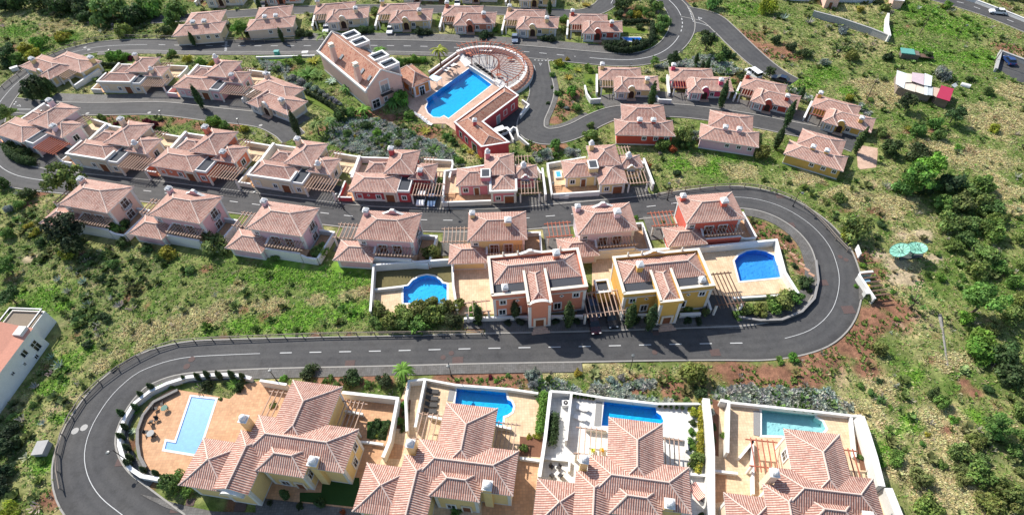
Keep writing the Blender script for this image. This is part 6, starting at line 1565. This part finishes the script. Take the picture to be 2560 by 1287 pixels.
tufts('bed_plants', 2600, OPEN * Wt['R'] * (N2 > .42), cf((.14, .24, .045), .1, .45), (.15, .42), 8, .28, (.4, .97))

LMw = (LM & ~BUILT).astype(float) * (.25 + np.clip((vn(XX, YY, 2.2, 20) - .36) * 4, 0, 1))
tufts('grey_shrub_bed', 6800, LMw, cf((.42, .455, .39), .0, .2), (.28, .62), 30, .15, (.35, .99))
tufts('bed_greenery', 190, LMw, cf((.10, .19, .04), .1, .3), (.5, 1.2), 18, .2, (.1, .95))

# ------------------------------------------------------------------ trees and shrubs
def leafball(lumps, per, leaf, seed, flat=1.0, jitter=.35):
    """many leaf-sized faces spread over overlapping lumps: (x, y, z, r, tone)"""
    g = np.random.default_rng(seed); Vs, Cs = [], []
    for x, y, z, r, tone in lumps:
        n = int(per * r * r / .12)
        u = g.normal(size=(n, 3)); u /= np.linalg.norm(u, axis=1)[:, None]; u[:, 2] = np.where(u[:, 2] < -.45, -u[:, 2], u[:, 2])
        rad = r * (1 - .55 * g.random(n) ** 2.2) * (1 + .12 * g.normal(size=n))
        p = np.array([x, y, z]) + u * rad[:, None] * np.array([1, 1, flat])
        nn = u + g.normal(size=(n, 3)) * jitter * 1.6; nn /= np.linalg.norm(nn, axis=1)[:, None]
        a = np.cross(nn, g.normal(size=(n, 3))); a /= np.linalg.norm(a, axis=1)[:, None]; b = np.cross(nn, a)
        s = leaf * g.uniform(.6, 1.35, n)[:, None]
        Vs.append(np.stack([p - a * s - b * s * .55, p + a * s - b * s * .55, p + a * s * .8 + b * s * .55, p - a * s * .8 + b * s * .55], 1).reshape(-1, 3))
        c = np.repeat(tone * g.uniform(.7, 1.3, (n, 1)) * (1 + g.normal(0, .06, (n, 3))), 4, 0); Cs.append(c)
    return np.concatenate(Vs), np.concatenate(Cs)
def crown_mesh(name, V, C):
    o = mesh_arrays(name, V, np.arange(len(V)).reshape(-1, 4), FOL, C); me = o.data; bpy.data.objects.remove(o); return me
VAR = {'b': [], 't': [], 'c': [], 's': []}
for i in range(7):
    g = np.random.default_rng(50 + i); L = [(0, 0, .38, .55, .75)]
    for j in range(int(g.integers(9, 14))):
        a, d = g.uniform(0, 6.28), g.uniform(.25, .72); L.append((d * math.cos(a), d * math.sin(a), g.uniform(.2, .75) * (1.15 - .5 * d), g.uniform(.2, .42), g.uniform(.65, 1.45)))
    VAR['b'].append(crown_mesh('bush_crown', *leafball(L, 110, .072, 60 + i, .85)))
for i in range(6):
    g = np.random.default_rng(80 + i); L = [(0, 0, 0, .5, .75)]
    for j in range(int(g.integers(12, 18))):
        a, d, e = g.uniform(0, 6.28), g.uniform(.3, .8), g.uniform(-.4, .7); L.append((d * math.cos(a), d * math.sin(a), e * (1.1 - .6 * d), g.uniform(.18, .38), g.uniform(.6, 1.5)))
    VAR['t'].append(crown_mesh('tree_crown', *leafball(L, 150, .068, 90 + i, .8)))
for i in range(3):
    g = np.random.default_rng(120 + i); L = []
    for j in range(15):
        t = j / 14; rr = .62 * math.sin(math.pi * min(1, .16 + t * .84)) ** .75; L.append((g.normal(0, .06), g.normal(0, .06), .35 + t * 4.9, max(.14, rr), g.uniform(.75, 1.25)))
    VAR['c'].append(crown_mesh('cypress_crown', *leafball(L, 70, .11, 130 + i, 1.25)))
for i in range(3):
    g = np.random.default_rng(150 + i); L = []
    for j in range(12):
        a, d, e = g.uniform(0, 6.28), g.uniform(.3, .95), g.uniform(-.3, .5); L.append((d * math.cos(a), d * math.sin(a), e, g.uniform(.12, .26), g.uniform(.7, 1.4)))
    VAR['s'].append(crown_mesh('tree_crown', *leafball(L, 80, .06, 160 + i, .8)))
def palm_mesh(n, droop, length, width, seed, up=.5):
    g = np.random.default_rng(seed); V, C = [], []
    for i in range(n):
        a = 2 * math.pi * i / n * 2.4 + g.uniform(-.2, .2); e = up + .7 * g.random() - .25; L = length * g.uniform(.8, 1.1); d = np.array([math.cos(a), math.sin(a), 0]); s = np.array([-math.sin(a), math.cos(a), 0]); pts = []
        for k in range(6):
            t = k / 5; pts.append(d * L * t * math.cos(e * .6) + np.array([0, 0, L * (math.sin(e) * t - droop * t * t)]))
        tone = g.uniform(.7, 1.35)
        for k in range(5):
            w0, w1 = width * (1 - abs(.35 - k / 5) * 1.1), width * max(.03, 1 - abs(.35 - (k + 1) / 5) * 1.25)
            for sg in (-1, 1):
                q = s * sg; dn = np.array([0, 0, -.35])
                V += [pts[k], pts[k + 1], pts[k + 1] + (q + dn) * w1, pts[k] + (q + dn) * w0]; C += [np.ones(3) * tone] * 4
    return crown_mesh('palm_fronds', np.array(V), np.array(C))
PALMS = [palm_mesh(26, .75, 1.0, .12, s) for s in (1, 2)]
CYCAD = [palm_mesh(30, .35, 1.0, .09, s, .7) for s in (3, 4)]
AGAVE = palm_mesh(22, .05, 1.0, .10, 9, .9)
CORE = MB().lathe((0, 0, 0), [(.3, 0), (.55, .2), (.5, .5), (.25, .68), (.01, .72)], 8).build('core', FOL); bpy.data.objects.remove(CORE)
TRUNKS = {}
def trunk_mesh(k):
    if k not in TRUNKS:
        g = np.random.default_rng(200 + k); mb = MB(); p = (0, 0, -.3)
        for q, r0, r1 in (((g.normal(0, .06), g.normal(0, .06), .45), .11, .085), ((g.normal(0, .12), g.normal(0, .12), 1.0), .085, .06)):
            mb.tube(p, q, r0, r1, 7); p = q
        for j in range(5):
            a = j * 1.26 + g.uniform(-.3, .3); mb.tube(p if j % 2 else (p[0] * .6, p[1] * .6, .72), (p[0] + .5 * math.cos(a), p[1] + .5 * math.sin(a), 1.25 + .25 * g.random()), .05, .02, 5)
        o = mb.build('trunk', BARK); TRUNKS[k] = o.data; bpy.data.objects.remove(o)
    return TRUNKS[k]
HUE = {'m': (.062, .108, .026), 'd': (.034, .056, .020), 'o': (.082, .105, .028), 'y': (.21, .20, .028), 'g': (.085, .165, .028), 'a': (.16, .185, .16), 'r': (.085, .010, .022), 'x': (.26, .07, .025), 'w': (.45, .45, .38), 'k': (.028, .045, .02)}
HB = {'r': 1.3, 'x': 1.3, 'w': 1.2, 'a': 1.7, 'k': 1.5, 'd': 2.0, 'o': 2.3, 'm': 2.2, 'g': 1.75, 'y': 1.6}
HN = {'m': 'green', 'd': 'dark green', 'o': 'olive green', 'y': 'yellow green', 'g': 'bright green', 'a': 'grey', 'r': 'deep red', 'x': 'orange red', 'w': 'whitish', 'k': 'blackish green'}
PLANTS = {
 '1': "830 90 130 b m;1010 110 105 b d;1140 70 80 b m;760 90 60 b y;1300 150 70 b m;1330 70 75 b m;1230 235 50 b d;920 235 60 b o;600 40 100 b d;460 60 80 b d;330 20 90 b d;150 30 80 b d;30 40 70 b k;310 330 55 b g;200 385 60 b y;260 415 50 b y;40 390 75 t d;470 290 50 b y;60 470 50 b d;130 470 45 b m;1660 220 50 b d;1790 215 65 t g;1860 250 40 b d;45 850 75 t m;530 825 38 b r;1150 930 50 b r;1090 915 30 b r;865 925 24 b r;260 650 75 b k;340 610 60 b k;190 690 45 b k;870 435 55 b g;940 430 40 b g;985 440 25 b r;1400 450 35 b y;1500 470 40 b g;1580 480 28 b y;90 1090 45 b o;140 1130 50 b d;200 1150 50 b d;1600 915 55 b g;1690 950 40 b m;1830 975 35 b y;760 880 30 b m;925 895 24 b y;1200 890 24 b m;1350 1060 32 b y;1290 410 35 b m;550 500 25 b d;640 130 60 b d",
 '2': "500 262 55 p o 4;925 375 48 p g 4;1365 370 62 p y 6;680 655 60 p m 1.2;800 820 60 p g 1.5;555 905 48 p m 3;445 935 50 p o 3;380 540 75 y g;460 560 60 y m;300 545 50 y g;430 450 55 y y;1030 760 70 p m 1;1085 730 65 b g;1150 870 45 b m;560 600 45 y w;400 650 30 b a;440 672 32 b a;482 692 30 b a;522 716 28 b a;562 742 26 b a;600 762 25 b a;632 778 18 b a;340 620 35 b a;270 590 35 b a;690 1010 38 b m;830 950 40 b d;910 1000 34 b g;845 1120 26 b m;1060 1080 35 b o;1330 1110 55 y m;1450 1120 38 y m;1265 975 45 y y;1520 1200 36 b g;1420 1030 30 b m;1465 1055 30 b m;735 960 20 b y;750 1030 18 b y;945 1095 20 b y;1190 455 38 b g;1250 455 30 b g;1090 470 34 b m;1030 480 32 b m;30 530 24 b y;175 580 22 b y;1610 1130 36 y y;1680 1165 40 y y;1740 1110 35 b m;1145 890 40 y g;640 870 60 b d;700 850 50 b m;910 890 32 y o;1560 1100 26 y y;850 235 30 b d;800 230 40 b d;1220 235 40 b k;1280 240 34 b k;1710 265 40 b k;1800 225 28 b g;900 90 40 b o;440 140 30 b k;440 190 26 b k;330 245 40 b d;390 260 34 b d;240 470 30 b o;320 450 34 b g",
 '3': "830 42 58 b d;880 110 36 b m;950 65 36 b m;1010 85 34 b m;1090 60 50 b m;1130 150 52 b m;1120 215 52 b m;1060 40 40 b d;930 120 38 b y;800 105 40 b d;1040 112 26 b m;960 205 30 b d;720 330 40 b k;780 340 40 b k;850 345 46 b k;920 335 40 b k;985 315 36 b k;1040 285 30 b k;1460 300 82 t d;1560 430 45 t m;1600 395 42 b d;1065 455 42 t m;1215 440 58 t k;1650 420 30 b d;495 515 36 y y;420 570 36 y y;575 510 36 b g;350 470 34 b y;440 700 46 b g;360 780 30 b m;480 810 38 b m;415 440 20 b y;300 560 26 b m;340 700 26 b m;410 810 20 b a;590 1010 55 b o;590 945 34 b o;1290 1010 85 t o;1120 1090 55 b o;1330 1085 45 b m;1200 1122 36 b x;1270 1090 40 b d;1860 1150 58 b o;1350 1010 55 b a;385 150 36 b m;395 220 34 b o;290 290 38 b k;250 285 26 b k;210 1170 26 b m;320 1100 45 b m;240 1160 34 b a;440 1140 34 b a;1000 1230 40 b x;1060 680 10 b d;560 30 36 y y;1130 600 26 b g;1705 580 34 t d;580 610 24 b m;1660 610 24 b g;1670 700 30 b g;270 770 18 b d;300 650 16 b d;1510 30 60 b m",
 '4': "10 70 65 b y;60 312 42 b d;170 362 42 b d;270 402 52 b d;20 540 48 t d;1060 765 72 t d;1400 855 76 t d;1190 430 34 b d;1110 985 56 b m;1060 965 30 b y;1150 1160 88 b d;920 1130 76 b d;1190 1250 120 t g;900 432 38 b k;1650 690 36 b m;1250 935 56 b m;1700 965 40 b y;760 745 28 b m;120 135 40 y a;310 165 40 y a;560 230 40 b a;430 470 36 b a;620 420 50 b o;1300 560 60 b a;1430 1110 30 b g;740 960 40 b m;850 1000 45 b m;880 70 40 b o;690 80 30 b y;1350 40 34 b g;600 740 34 b y;1500 600 26 b d;1280 1020 50 b m",
 '5': "480 60 140 t o;490 430 150 t k;885 430 62 b m;935 395 45 b d;1260 600 62 b y;1590 530 108 b o;500 615 56 b y;215 400 32 b y;245 465 30 b y;60 460 48 b m;130 250 48 b m;200 165 62 b d;1100 570 40 b d;920 530 46 b d;25 690 85 t m;50 920 90 t d;20 100 50 b d;290 440 30 b y;60 280 40 b a;300 530 40 b d;1430 740 40 b m;850 700 40 b m;430 800 34 y a;500 890 34 y a;620 820 40 y a;760 800 36 b d;890 1000 40 y a;660 1000 40 y a;790 1090 46 b d;560 560 90 t k",
 '6': "490 600 68 b o;1310 620 85 b o;150 635 42 b m;930 1040 70 b o;1000 1120 70 b o;1120 1070 85 b o;1240 1030 85 b o;1350 1090 88 b o;1440 1010 75 b o;1470 1110 66 b d;1070 1140 66 b m;1220 1140 76 b m;900 1130 50 b m;1640 1030 58 b g;1510 1000 50 b o;1320 980 60 b o;20 590 45 b d;860 680 34 b m;1660 1120 34 b k;1880 1120 34 b k",
 '7': "1750 1025 62 b o;1850 1040 58 b o;1690 1060 44 b m;1310 1015 40 b o;1450 1050 36 b o;25 1010 44 b o;60 1120 36 b k;160 1110 26 b k;930 1105 40 b k;1020 1100 34 b k;1320 1110 36 b k;1400 1110 34 b k;330 1110 34 b k;480 1110 34 b k;925 335 24 b g;1230 15 30 b d;1890 470 18 b g;1130 370 18 b m",
 '8': "660 430 110 b o;600 470 60 b y;850 400 32 b d;510 345 26 b d;1100 60 130 t g;1180 150 60 b d;1010 130 80 b m;1350 110 88 b d;1600 100 80 b m;1500 150 70 b m;1450 240 88 b o;1290 250 70 b m;1600 230 80 b o;1680 290 70 b m;1380 390 86 b o;1520 400 78 b m;1680 450 88 b o;1480 500 68 b m;1640 620 86 b o;1560 740 80 b o;1400 560 60 b m;1750 720 60 b m;1870 520 50 b o;1890 700 50 b o;1290 790 38 b g;1460 780 34 b m;1120 940 120 s m;1610 960 145 t m;1490 1090 58 b g;1850 1080 78 b o;1890 950 56 b o;1600 1270 95 b g;1850 830 56 b m;940 890 25 b g;710 695 26 b g;770 940 45 b d;290 830 62 b d;120 960 90 b o;50 990 70 b o;200 950 66 b m;145 490 30 b d;200 700 28 b d;890 845 18 b m;270 120 30 b o;160 85 26 b o;430 220 30 b o;530 215 46 b m;720 770 22 b m;960 1100 22 b g;1700 1180 60 b o;1560 880 44 b g;1270 610 28 b m;1720 370 60 b m;1250 120 50 b m;660 850 20 b g",
 '9': "20 1060 70 b k;100 1270 70 b y;60 790 85 b k;60 680 70 b k;1290 1050 92 b m;1400 1110 46 b m;440 170 48 y a;390 110 34 y a;270 330 34 y a;260 465 32 b m;320 600 30 y a;1020 500 34 y g;990 655 30 y w;1740 300 55 y g;1200 330 34 b g;1280 320 28 b m;660 20 40 b d;40 960 70 b k;1120 385 24 b w;1650 415 18 b m;1800 330 40 b k;1560 320 40 b k;1480 1100 34 b d;250 710 26 b d;640 690 1 b d",
 'a': "385 225 70 b d;715 265 72 b d;970 290 60 b d;1095 200 72 p g 3;850 310 36 b m;205 265 34 b g;900 610 46 b d;960 640 46 b d;880 670 40 b d;940 690 34 b d;990 590 26 b d;910 690 24 b y;1110 460 34 b g;1085 580 36 b g;1120 520 34 b d;1100 630 34 b d;130 460 34 b o;480 1190 44 b d;100 1190 28 b k;330 1215 34 b k;1500 1260 44 b m;600 320 34 b m;560 260 30 b m;520 275 22 b m;740 600 1 b m;650 1260 24 b x;1580 265 16 b g;1690 270 18 b g;1800 280 20 b g;1885 240 22 b m;1755 250 20 b r",
 'b': "495 220 36 b y;1370 250 108 b o;1400 370 60 b d;215 420 34 b g;235 480 36 b g;225 550 36 b g;215 610 36 b g;310 560 36 b d;320 630 36 b d;310 700 34 b d;190 690 34 b y;1360 520 46 b y;1350 590 34 b d;1350 660 36 b g;1350 730 36 b g;1360 780 36 b g;1390 880 66 b o;1500 510 28 b w;1480 440 22 b g;1590 690 34 b g;1500 620 34 b d;1415 520 24 b y;1415 620 24 b y;1415 720 24 b y;1420 800 24 b y;140 240 40 b a;175 210 36 b a;170 310 40 b a;740 270 36 b a;815 250 36 b a;290 215 16 b a;1220 400 24 b m;1310 430 34 b m;1510 720 26 b d;130 700 26 b y;90 780 36 b o;620 800 1 b d",
 'c': "840 55 60 b o;690 312 34 b m;780 370 38 b m;840 280 30 b d;850 425 38 b m;1250 385 48 b d;1290 440 58 b m;920 478 24 b g;1580 50 110 b g;1760 120 118 b d;1810 250 98 b d;1740 640 108 t m;1560 740 68 b o;1450 830 80 b o;1600 970 108 b o;1440 950 52 b o;1130 1020 80 b o;1310 910 40 b m;970 860 60 b m;1200 1230 100 b o;1640 1210 90 b o;1780 1120 108 b o;1850 1210 80 b o;1640 350 40 b d;1840 810 60 b m;1870 960 40 b o;1890 340 60 b o;1880 520 60 b m;1160 750 28 b m;1400 570 40 b g;1450 1030 60 b o;1600 870 50 b m;695 580 18 b g;670 660 18 b y;700 720 18 b g;690 850 26 b m;770 980 34 b m;830 860 34 b g;1900 700 50 b m;1200 680 22 b y;1030 800 28 b m;180 120 40 b g;90 130 36 b g;850 900 40 b g",
}
CYPRESS = "9 870 495 2.6;9 900 600 2.2;9 866 670 2.4;9 915 755 2.2;9 935 830 2.2;9 920 872 2.4;9 1040 925 2.0;9 1135 950 2.0;9 980 452 2.2;9 1022 358 2.2;9 1095 298 2.6;9 1355 242 1.8;9 1450 222 2.4;9 1520 205 2.6;9 1612 212 2.6;9 1705 205 2.8;9 1790 222 2.4;7 435 962 7.5;7 915 975 7;7 1075 982 7.5;3 1072 605 8;3 1620 592 8;4 210 745 7.5;4 752 948 7;4 122 945 6;4 278 643 4;3 1393 392 3.5;3 1438 450 3.5;3 1482 430 4;1 1425 628 7;2 245 820 7.5;a 180 1100 3.2;1 268 572 5.5;1 215 612 5;1 325 575 5;6 1650 990 5;2 163 205 4.5;1 1407 235 4.5;1 160 640 4.5;1 1020 1000 0;3 282 -10 5;2 -2 -20 5;7 20 965 5;b 1430 1270 2"
LANDMARKS = [("covered pool terrace", 480, 1060), ("yellow covered pool villa", 700, 1090), ("four dark loungers villa", 1110, 1130), ("white paved terrace", 1440, 1040), ("striped hammock", 1740, 1225), ("pale green pool", 1960, 1060), ("right stepped white wall", 2200, 1150), ("grey shrub bank", 1550, 960), ("lower straight road", 1100, 875), ("concrete utility box", 108, 1122), ("white lower left house", 60, 880), ("lower left road fence", 220, 960),
 ("green field", 750, 740), ("half round bright pool", 1065, 730), ("salmon parapet villa", 1340, 720), ("gold parapet villa", 1650, 710), ("royal blue pool", 1895, 665), ("right hairpin road", 2090, 720), ("slatted bin shelter", 2168, 720), ("green satellite dishes", 2270, 625), ("felled pale trunk", 2355, 850), ("blush row villa", 270, 500), ("lilac gabled row", 600, 560), ("yellow row villa", 1240, 570), ("coral villa", 1770, 530),
 ("lilac bend villa", 80, 340), ("beige courtyard villa", 260, 380), ("salmon courtyard villa", 480, 400), ("cream courtyard villa", 720, 420), ("red courtyard villa", 990, 430), ("rose tower villa", 1230, 440), ("yellow tower villa", 1480, 430), ("upper left lane", 300, 280), ("yellow upper left cottage", 160, 180), ("cream lawn villa", 330, 190), ("pink cypress villa", 540, 200), ("grey beige cottage", 700, 240), ("club hall", 890, 160), ("club pool", 1150, 230), ("round pergola", 1260, 150), ("red club wing", 1230, 300),
 ("red soil garden", 1420, 270), ("yellow cypress cottage", 1560, 215), ("magenta cottage", 1745, 215), ("brick cottage", 1930, 240), ("gold lane cottage", 2110, 285), ("brick twin roof house", 1600, 310), ("dusky pink twin house", 1820, 340), ("gold twin roof house", 2040, 390), ("upper road bend", 1700, 100), ("right hand side road", 1880, 160), ("patched white shed", 2290, 205), ("crimson roof shed", 2360, 235), ("small car park", 2530, 160), ("far main road", 2470, 40), ("grey roofed buildings", 2120, 15),
 ("left twin roof house", 500, 60), ("middle twin roof house", 680, 55), ("top left fence", 250, 90), ("cottage behind the hall", 855, 60), ("terracotta cottage", 1180, 65), ("dark red pool cottage", 1500, 80), ("top road", 560, 115), ("hairpin soil bed", 1960, 600), ("brown lawn", 1020, 690), ("bottom right hillside", 2350, 1180), ("middle right thicket", 2420, 560), ("right hillside edge", 2540, 820), ("dry right slope", 2420, 330), ("bright upper slope", 2300, 90), ("top left scrub", 120, 30), ("left hillside trees", 30, 650), ("dark scrub slope", 330, 720)]
USED = {}
def where(px, py):
    d = sorted(((a - px) ** 2 + ((b - py) * 1.6) ** 2, n, a, b) for n, a, b in LANDMARKS)
    def rel(n, a, b):
        dx, dy = px - a, (py - b) * 1.4
        if dx * dx + dy * dy < 900: return 'beside the ' + n
        if abs(dx) > abs(dy) * 1.3: return ('right of the ' if dx > 0 else 'left of the ') + n
        return ('below the ' if dy > 0 else 'above the ') + n
    r1 = rel(*d[0][1:]); r2 = 'towards the ' + d[1][1]; r3 = 'away from the ' + d[2][1]
    return r1, r2, r3
def named(kind, hue, size, px, py):
    a, b, c = where(px, py)
    for lab in (f"{hue} {kind} {a}", f"{size} {hue} {kind} {a}", f"{size} {hue} {kind} {a}, {b}", f"{size} {hue} {kind} {a}, {c}"):
        if len(lab.split()) < 17 and lab not in USED: USED[lab] = 1; return ' '.join(lab.split())
    i = 2; base = f"{hue} {kind} {a}, {b}"
    for w in ('near edge', 'inner spot', 'outer side', 'lowest', 'uppermost', 'farthest'):
        if len((base + ' ' + w).split()) < 17 and base + ' ' + w not in USED: USED[base + ' ' + w] = 1; return base + ' ' + w
    return base
_n = [0]
SMALL, RMIN = [], 0
def plant(kind, x, y, r, hue, px, py, h=None):
    i = _n[0]; _n[0] += 1
    z = float(zat(x, y)) - .05
    sz = 'small' if r < .9 else 'broad' if r > 2.6 else 'mid sized'
    col = (*[c * HB.get(hue, 1.55) * random.uniform(.87, 1.13) for c in HUE[hue]], 1)
    def child(me, root, name, s, zz=0, c=True):
        o = bpy.data.objects.new(name, me); COL.objects.link(o); o.parent = root; o.location = (0, 0, zz); o.scale = s if isinstance(s, tuple) else (s,) * 3
        o.rotation_euler = (0, 0, random.uniform(0, 6.28)) if c else (0, 0, 0)
        o.color = col if c else (1, 1, 1, 1); return o
    if kind == 'b' and r < RMIN:
        SMALL.append((x, y, z, r, col)); return
    if kind == 'b':
        r *= 1.14
        me = VAR['b'][i % 7]; o = bpy.data.objects.new('shrub', me); COL.objects.link(o); o.location = (x, y, z); o.rotation_euler = (0, 0, random.uniform(0, 6.28)); o.scale = (r * 1.1, r * random.uniform(.95, 1.2), r * random.uniform(1.1, 1.45)); o.color = col
        tag(o, named('shrub', HN[hue], sz, px, py), 'shrub', 'shrubs of the hillside and gardens')
    elif kind in 'ts':
        root = empty('broadleaf_tree', (x, y, z)); H = h or r * 1.05
        child(VAR[kind][i % len(VAR[kind])], root, 'crown', (r, r, r * random.uniform(.85, 1.1)), H)
        child(trunk_mesh(i % 4), root, 'trunk', (max(.8, r * .7), max(.8, r * .7), H / 1.15), 0, False)
        tag(root, named('tree', HN[hue], sz, px, py), 'tree', 'broadleaf trees')
    elif kind == 'c':
        root = empty('cypress_tree', (x, y, z)); s = h / 5.4
        child(VAR['c'][i % 3], root, 'crown', (min(1.35, s * 1.15 + .12), min(1.35, s * 1.15 + .12), s), .1); child(trunk_mesh(0), root, 'trunk', (.8, .8, .5), 0, False)
        tag(root, named('cypress', 'dark', 'short' if h < 4 else 'tall', px, py), 'cypress', 'cypresses')
    elif kind == 'p':
        root = empty('palm_tree', (x, y, z)); child(PALMS[i % 2], root, 'fronds', r * 1.25, h)
        o = MB().tube((0, 0, -.3), (.1, .05, h * .55), .24, .18, 8).tube((.1, .05, h * .55), (0, 0, h), .18, .2, 8).build('trunk', BARK, root)
        tag(root, named('palm', HN[hue], sz, px, py), 'palm', 'palms')
    else:
        me = AGAVE if hue == 'a' else CYCAD[i % 2]; o = bpy.data.objects.new('spiky_plant', me); COL.objects.link(o); o.location = (x, y, z + .1); o.scale = (r * 1.15, r * 1.15, r * 1.0); o.rotation_euler = (0, 0, random.uniform(0, 6)); o.color = col
        tag(o, named('spiky plant', HN[hue], sz, px, py), 'spiky plant', 'spiky leaved plants')
_rs = []
for c, s in PLANTS.items():
    for q in s.split(';'):
        f = q.split()
        if f[3] == 'b' and float(f[2]) >= 5: _rs.append(float(f[2]) / KZ * mpp(*G((float(f[0]), float(f[1])), 0, c)))
RMIN = sorted(_rs)[-285]
for c, s in PLANTS.items():
    for q in s.split(';'):
        f = q.split(); x0, y0, r0 = float(f[0]), float(f[1]), float(f[2])
        if r0 < 5: continue
        ox, oy, k = CROPS[c]; px, py = ox + x0 / k, oy + y0 / k
        g0 = G((x0, y0), 0, c); r = r0 / k * mpp(*g0); hh = float(f[5]) if len(f) > 5 else None
        zc_ = hh if hh else (r * 1.05 if f[3] in 'ts' else r * .5)
        x, y = G((x0, y0), zc_, c)
        plant(f[3], x, y, r, f[4], px, py, hh)
for q in CYPRESS.split(';'):
    c, x0, y0, hh = q.split(); hh = float(hh)
    if hh < 1: continue
    ox, oy, k = CROPS[c]; x, y = G((float(x0), float(y0)), hh, c)
    plant('c', x, y, 1, 'd', ox + float(x0) / k, oy + float(y0) / k, hh)
if SMALL:
    Vs, Cs = [], []
    for i, (x, y, z, r, col) in enumerate(SMALL):
        me = VAR['b'][i % 7]; n = len(me.vertices); co = np.empty(n * 3, np.float32); me.vertices.foreach_get('co', co); cc = np.empty(n * 4, np.float32); me.color_attributes['Col'].data.foreach_get('color', cc)
        Vs.append(co.reshape(-1, 3) * r * 1.15 + np.array([x, y, z])); Cs.append(cc.reshape(-1, 4)[:, :3] * np.array(col[:3]))
    V = np.concatenate(Vs); tag(mesh_arrays('small_shrubs', V, np.arange(len(V)).reshape(-1, 4), FOL, np.concatenate(Cs)), kind='stuff')
def hedge(pts, crop, w, hgt, hue, label):
    W = spline([G(p, hgt * .6, crop) for p in pts], .45); L = []
    c = W[len(W) // 2]
    for p in W:
        for q in (-1, 1): L.append((p[0] - c[0] + random.uniform(-.1, .1), p[1] - c[1] + q * 0 + random.uniform(-.1, .1), hgt * (.3 if q < 0 else .7), w * random.uniform(.5, .62), random.uniform(.75, 1.3)))
    me = crown_mesh('hedge', *leafball(L, 30, .11, 5)); o = bpy.data.objects.new('hedge', me); COL.objects.link(o); o.location = (c[0], c[1], 0); o.color = (*[v * HB.get(hue, 1.55) for v in HUE[hue]], 1); tag(o, label, 'hedge', 'clipped hedges')
for a in (([(240, 390), (225, 520), (210, 650)], 'b', 1.3, 1.3, 'g', 'bright green hedge left of the white screen wall'), ([(318, 550), (312, 640), (305, 740)], 'b', 1.3, 1.3, 'd', 'dark hedge inside the white terrace boundary'),
          ([(1420, 440), (1412, 600), (1405, 800), (1395, 960)], 'b', .9, 1.1, 'y', 'long yellow green hedge along the thick stepped white wall'), ([(700, 350), (800, 375), (900, 372), (990, 335), (1045, 285), (1052, 170)], '3', 1.3, 1.4, 'k', 'dark curved hedge round the small bright pool'),
          ([(830, 165), (1030, 160)], '3', 1.1, 1.3, 'k', 'straight dark hedge behind the magenta cottage lawn'), ([(375, 690), (470, 735), (560, 790), (610, 830)], '2', 1.0, 1.0, 'k', 'dark low hedge along the narrow curved lawn'),
          ([(755, 485), (880, 487)], '1', 1.0, 1.4, 'k', 'dark hedge behind the small upper lawn'), ([(1120, 458), (1200, 448), (1270, 452)], '2', 1.2, 1.2, 'g', 'bright hedge beside the club parking bays'), ([(720, 235), (830, 238)], '2', 1.0, 1.0, 'k', 'dark hedge in front of the cottage behind the hall'),
          ([(1200, 238), (1310, 240)], '2', 1.0, 1.0, 'k', 'dark hedge in front of the yellow top road cottage'), ([(1680, 262), (1770, 265)], '2', 1.0, 1.0, 'k', 'dark hedge in front of the terracotta top road cottage'), ([(225, 290), (325, 298)], '3', 1.0, 1.0, 'k', 'dark hedge in front of the last yellow top road cottage'),
          ([(40, 1090), (80, 1150), (150, 1190), (240, 1210)], '1', 1.6, 1.5, 'd', 'dark flowering hedge below the lilac bend villa')): hedge(*a)
# potted plants on the white terrace
pm = None
for i, (p, w) in enumerate([((465 + 29 * k, 398 + 3 * k), 'left of the pool steps, %s from the screen wall' % ('first', 'second', 'third', 'fourth', 'fifth', 'sixth')[k]) for k in range(6)] + [((1107 + 42 * k, 470 + 4 * k), 'right of the pool, %s from the water' % ('first', 'second', 'third', 'fourth', 'fifth')[k]) for k in range(5)]):
    x, y = G(p, .5, 'b'); r = tag(empty('potted_plant', (x, y, .1)), 'potted plant on the white terrace ' + w, 'potted plant', 'potted plants on the white terrace')
    if pm is None: pm = MB().lathe((0, 0, 0), [(.2, 0), (.28, .4), (.22, .38), (.01, .36)], 10).build('pot', POTM, r); pot = pm
    else: pot = pm.copy(); COL.objects.link(pot); pot.parent = r
    o = bpy.data.objects.new('foliage', VAR['b'][i % 7]); COL.objects.link(o); o.parent = r; o.location = (0, 0, .35); o.scale = (.36, .36, .42); o.color = (.06, .11, .03, 1)
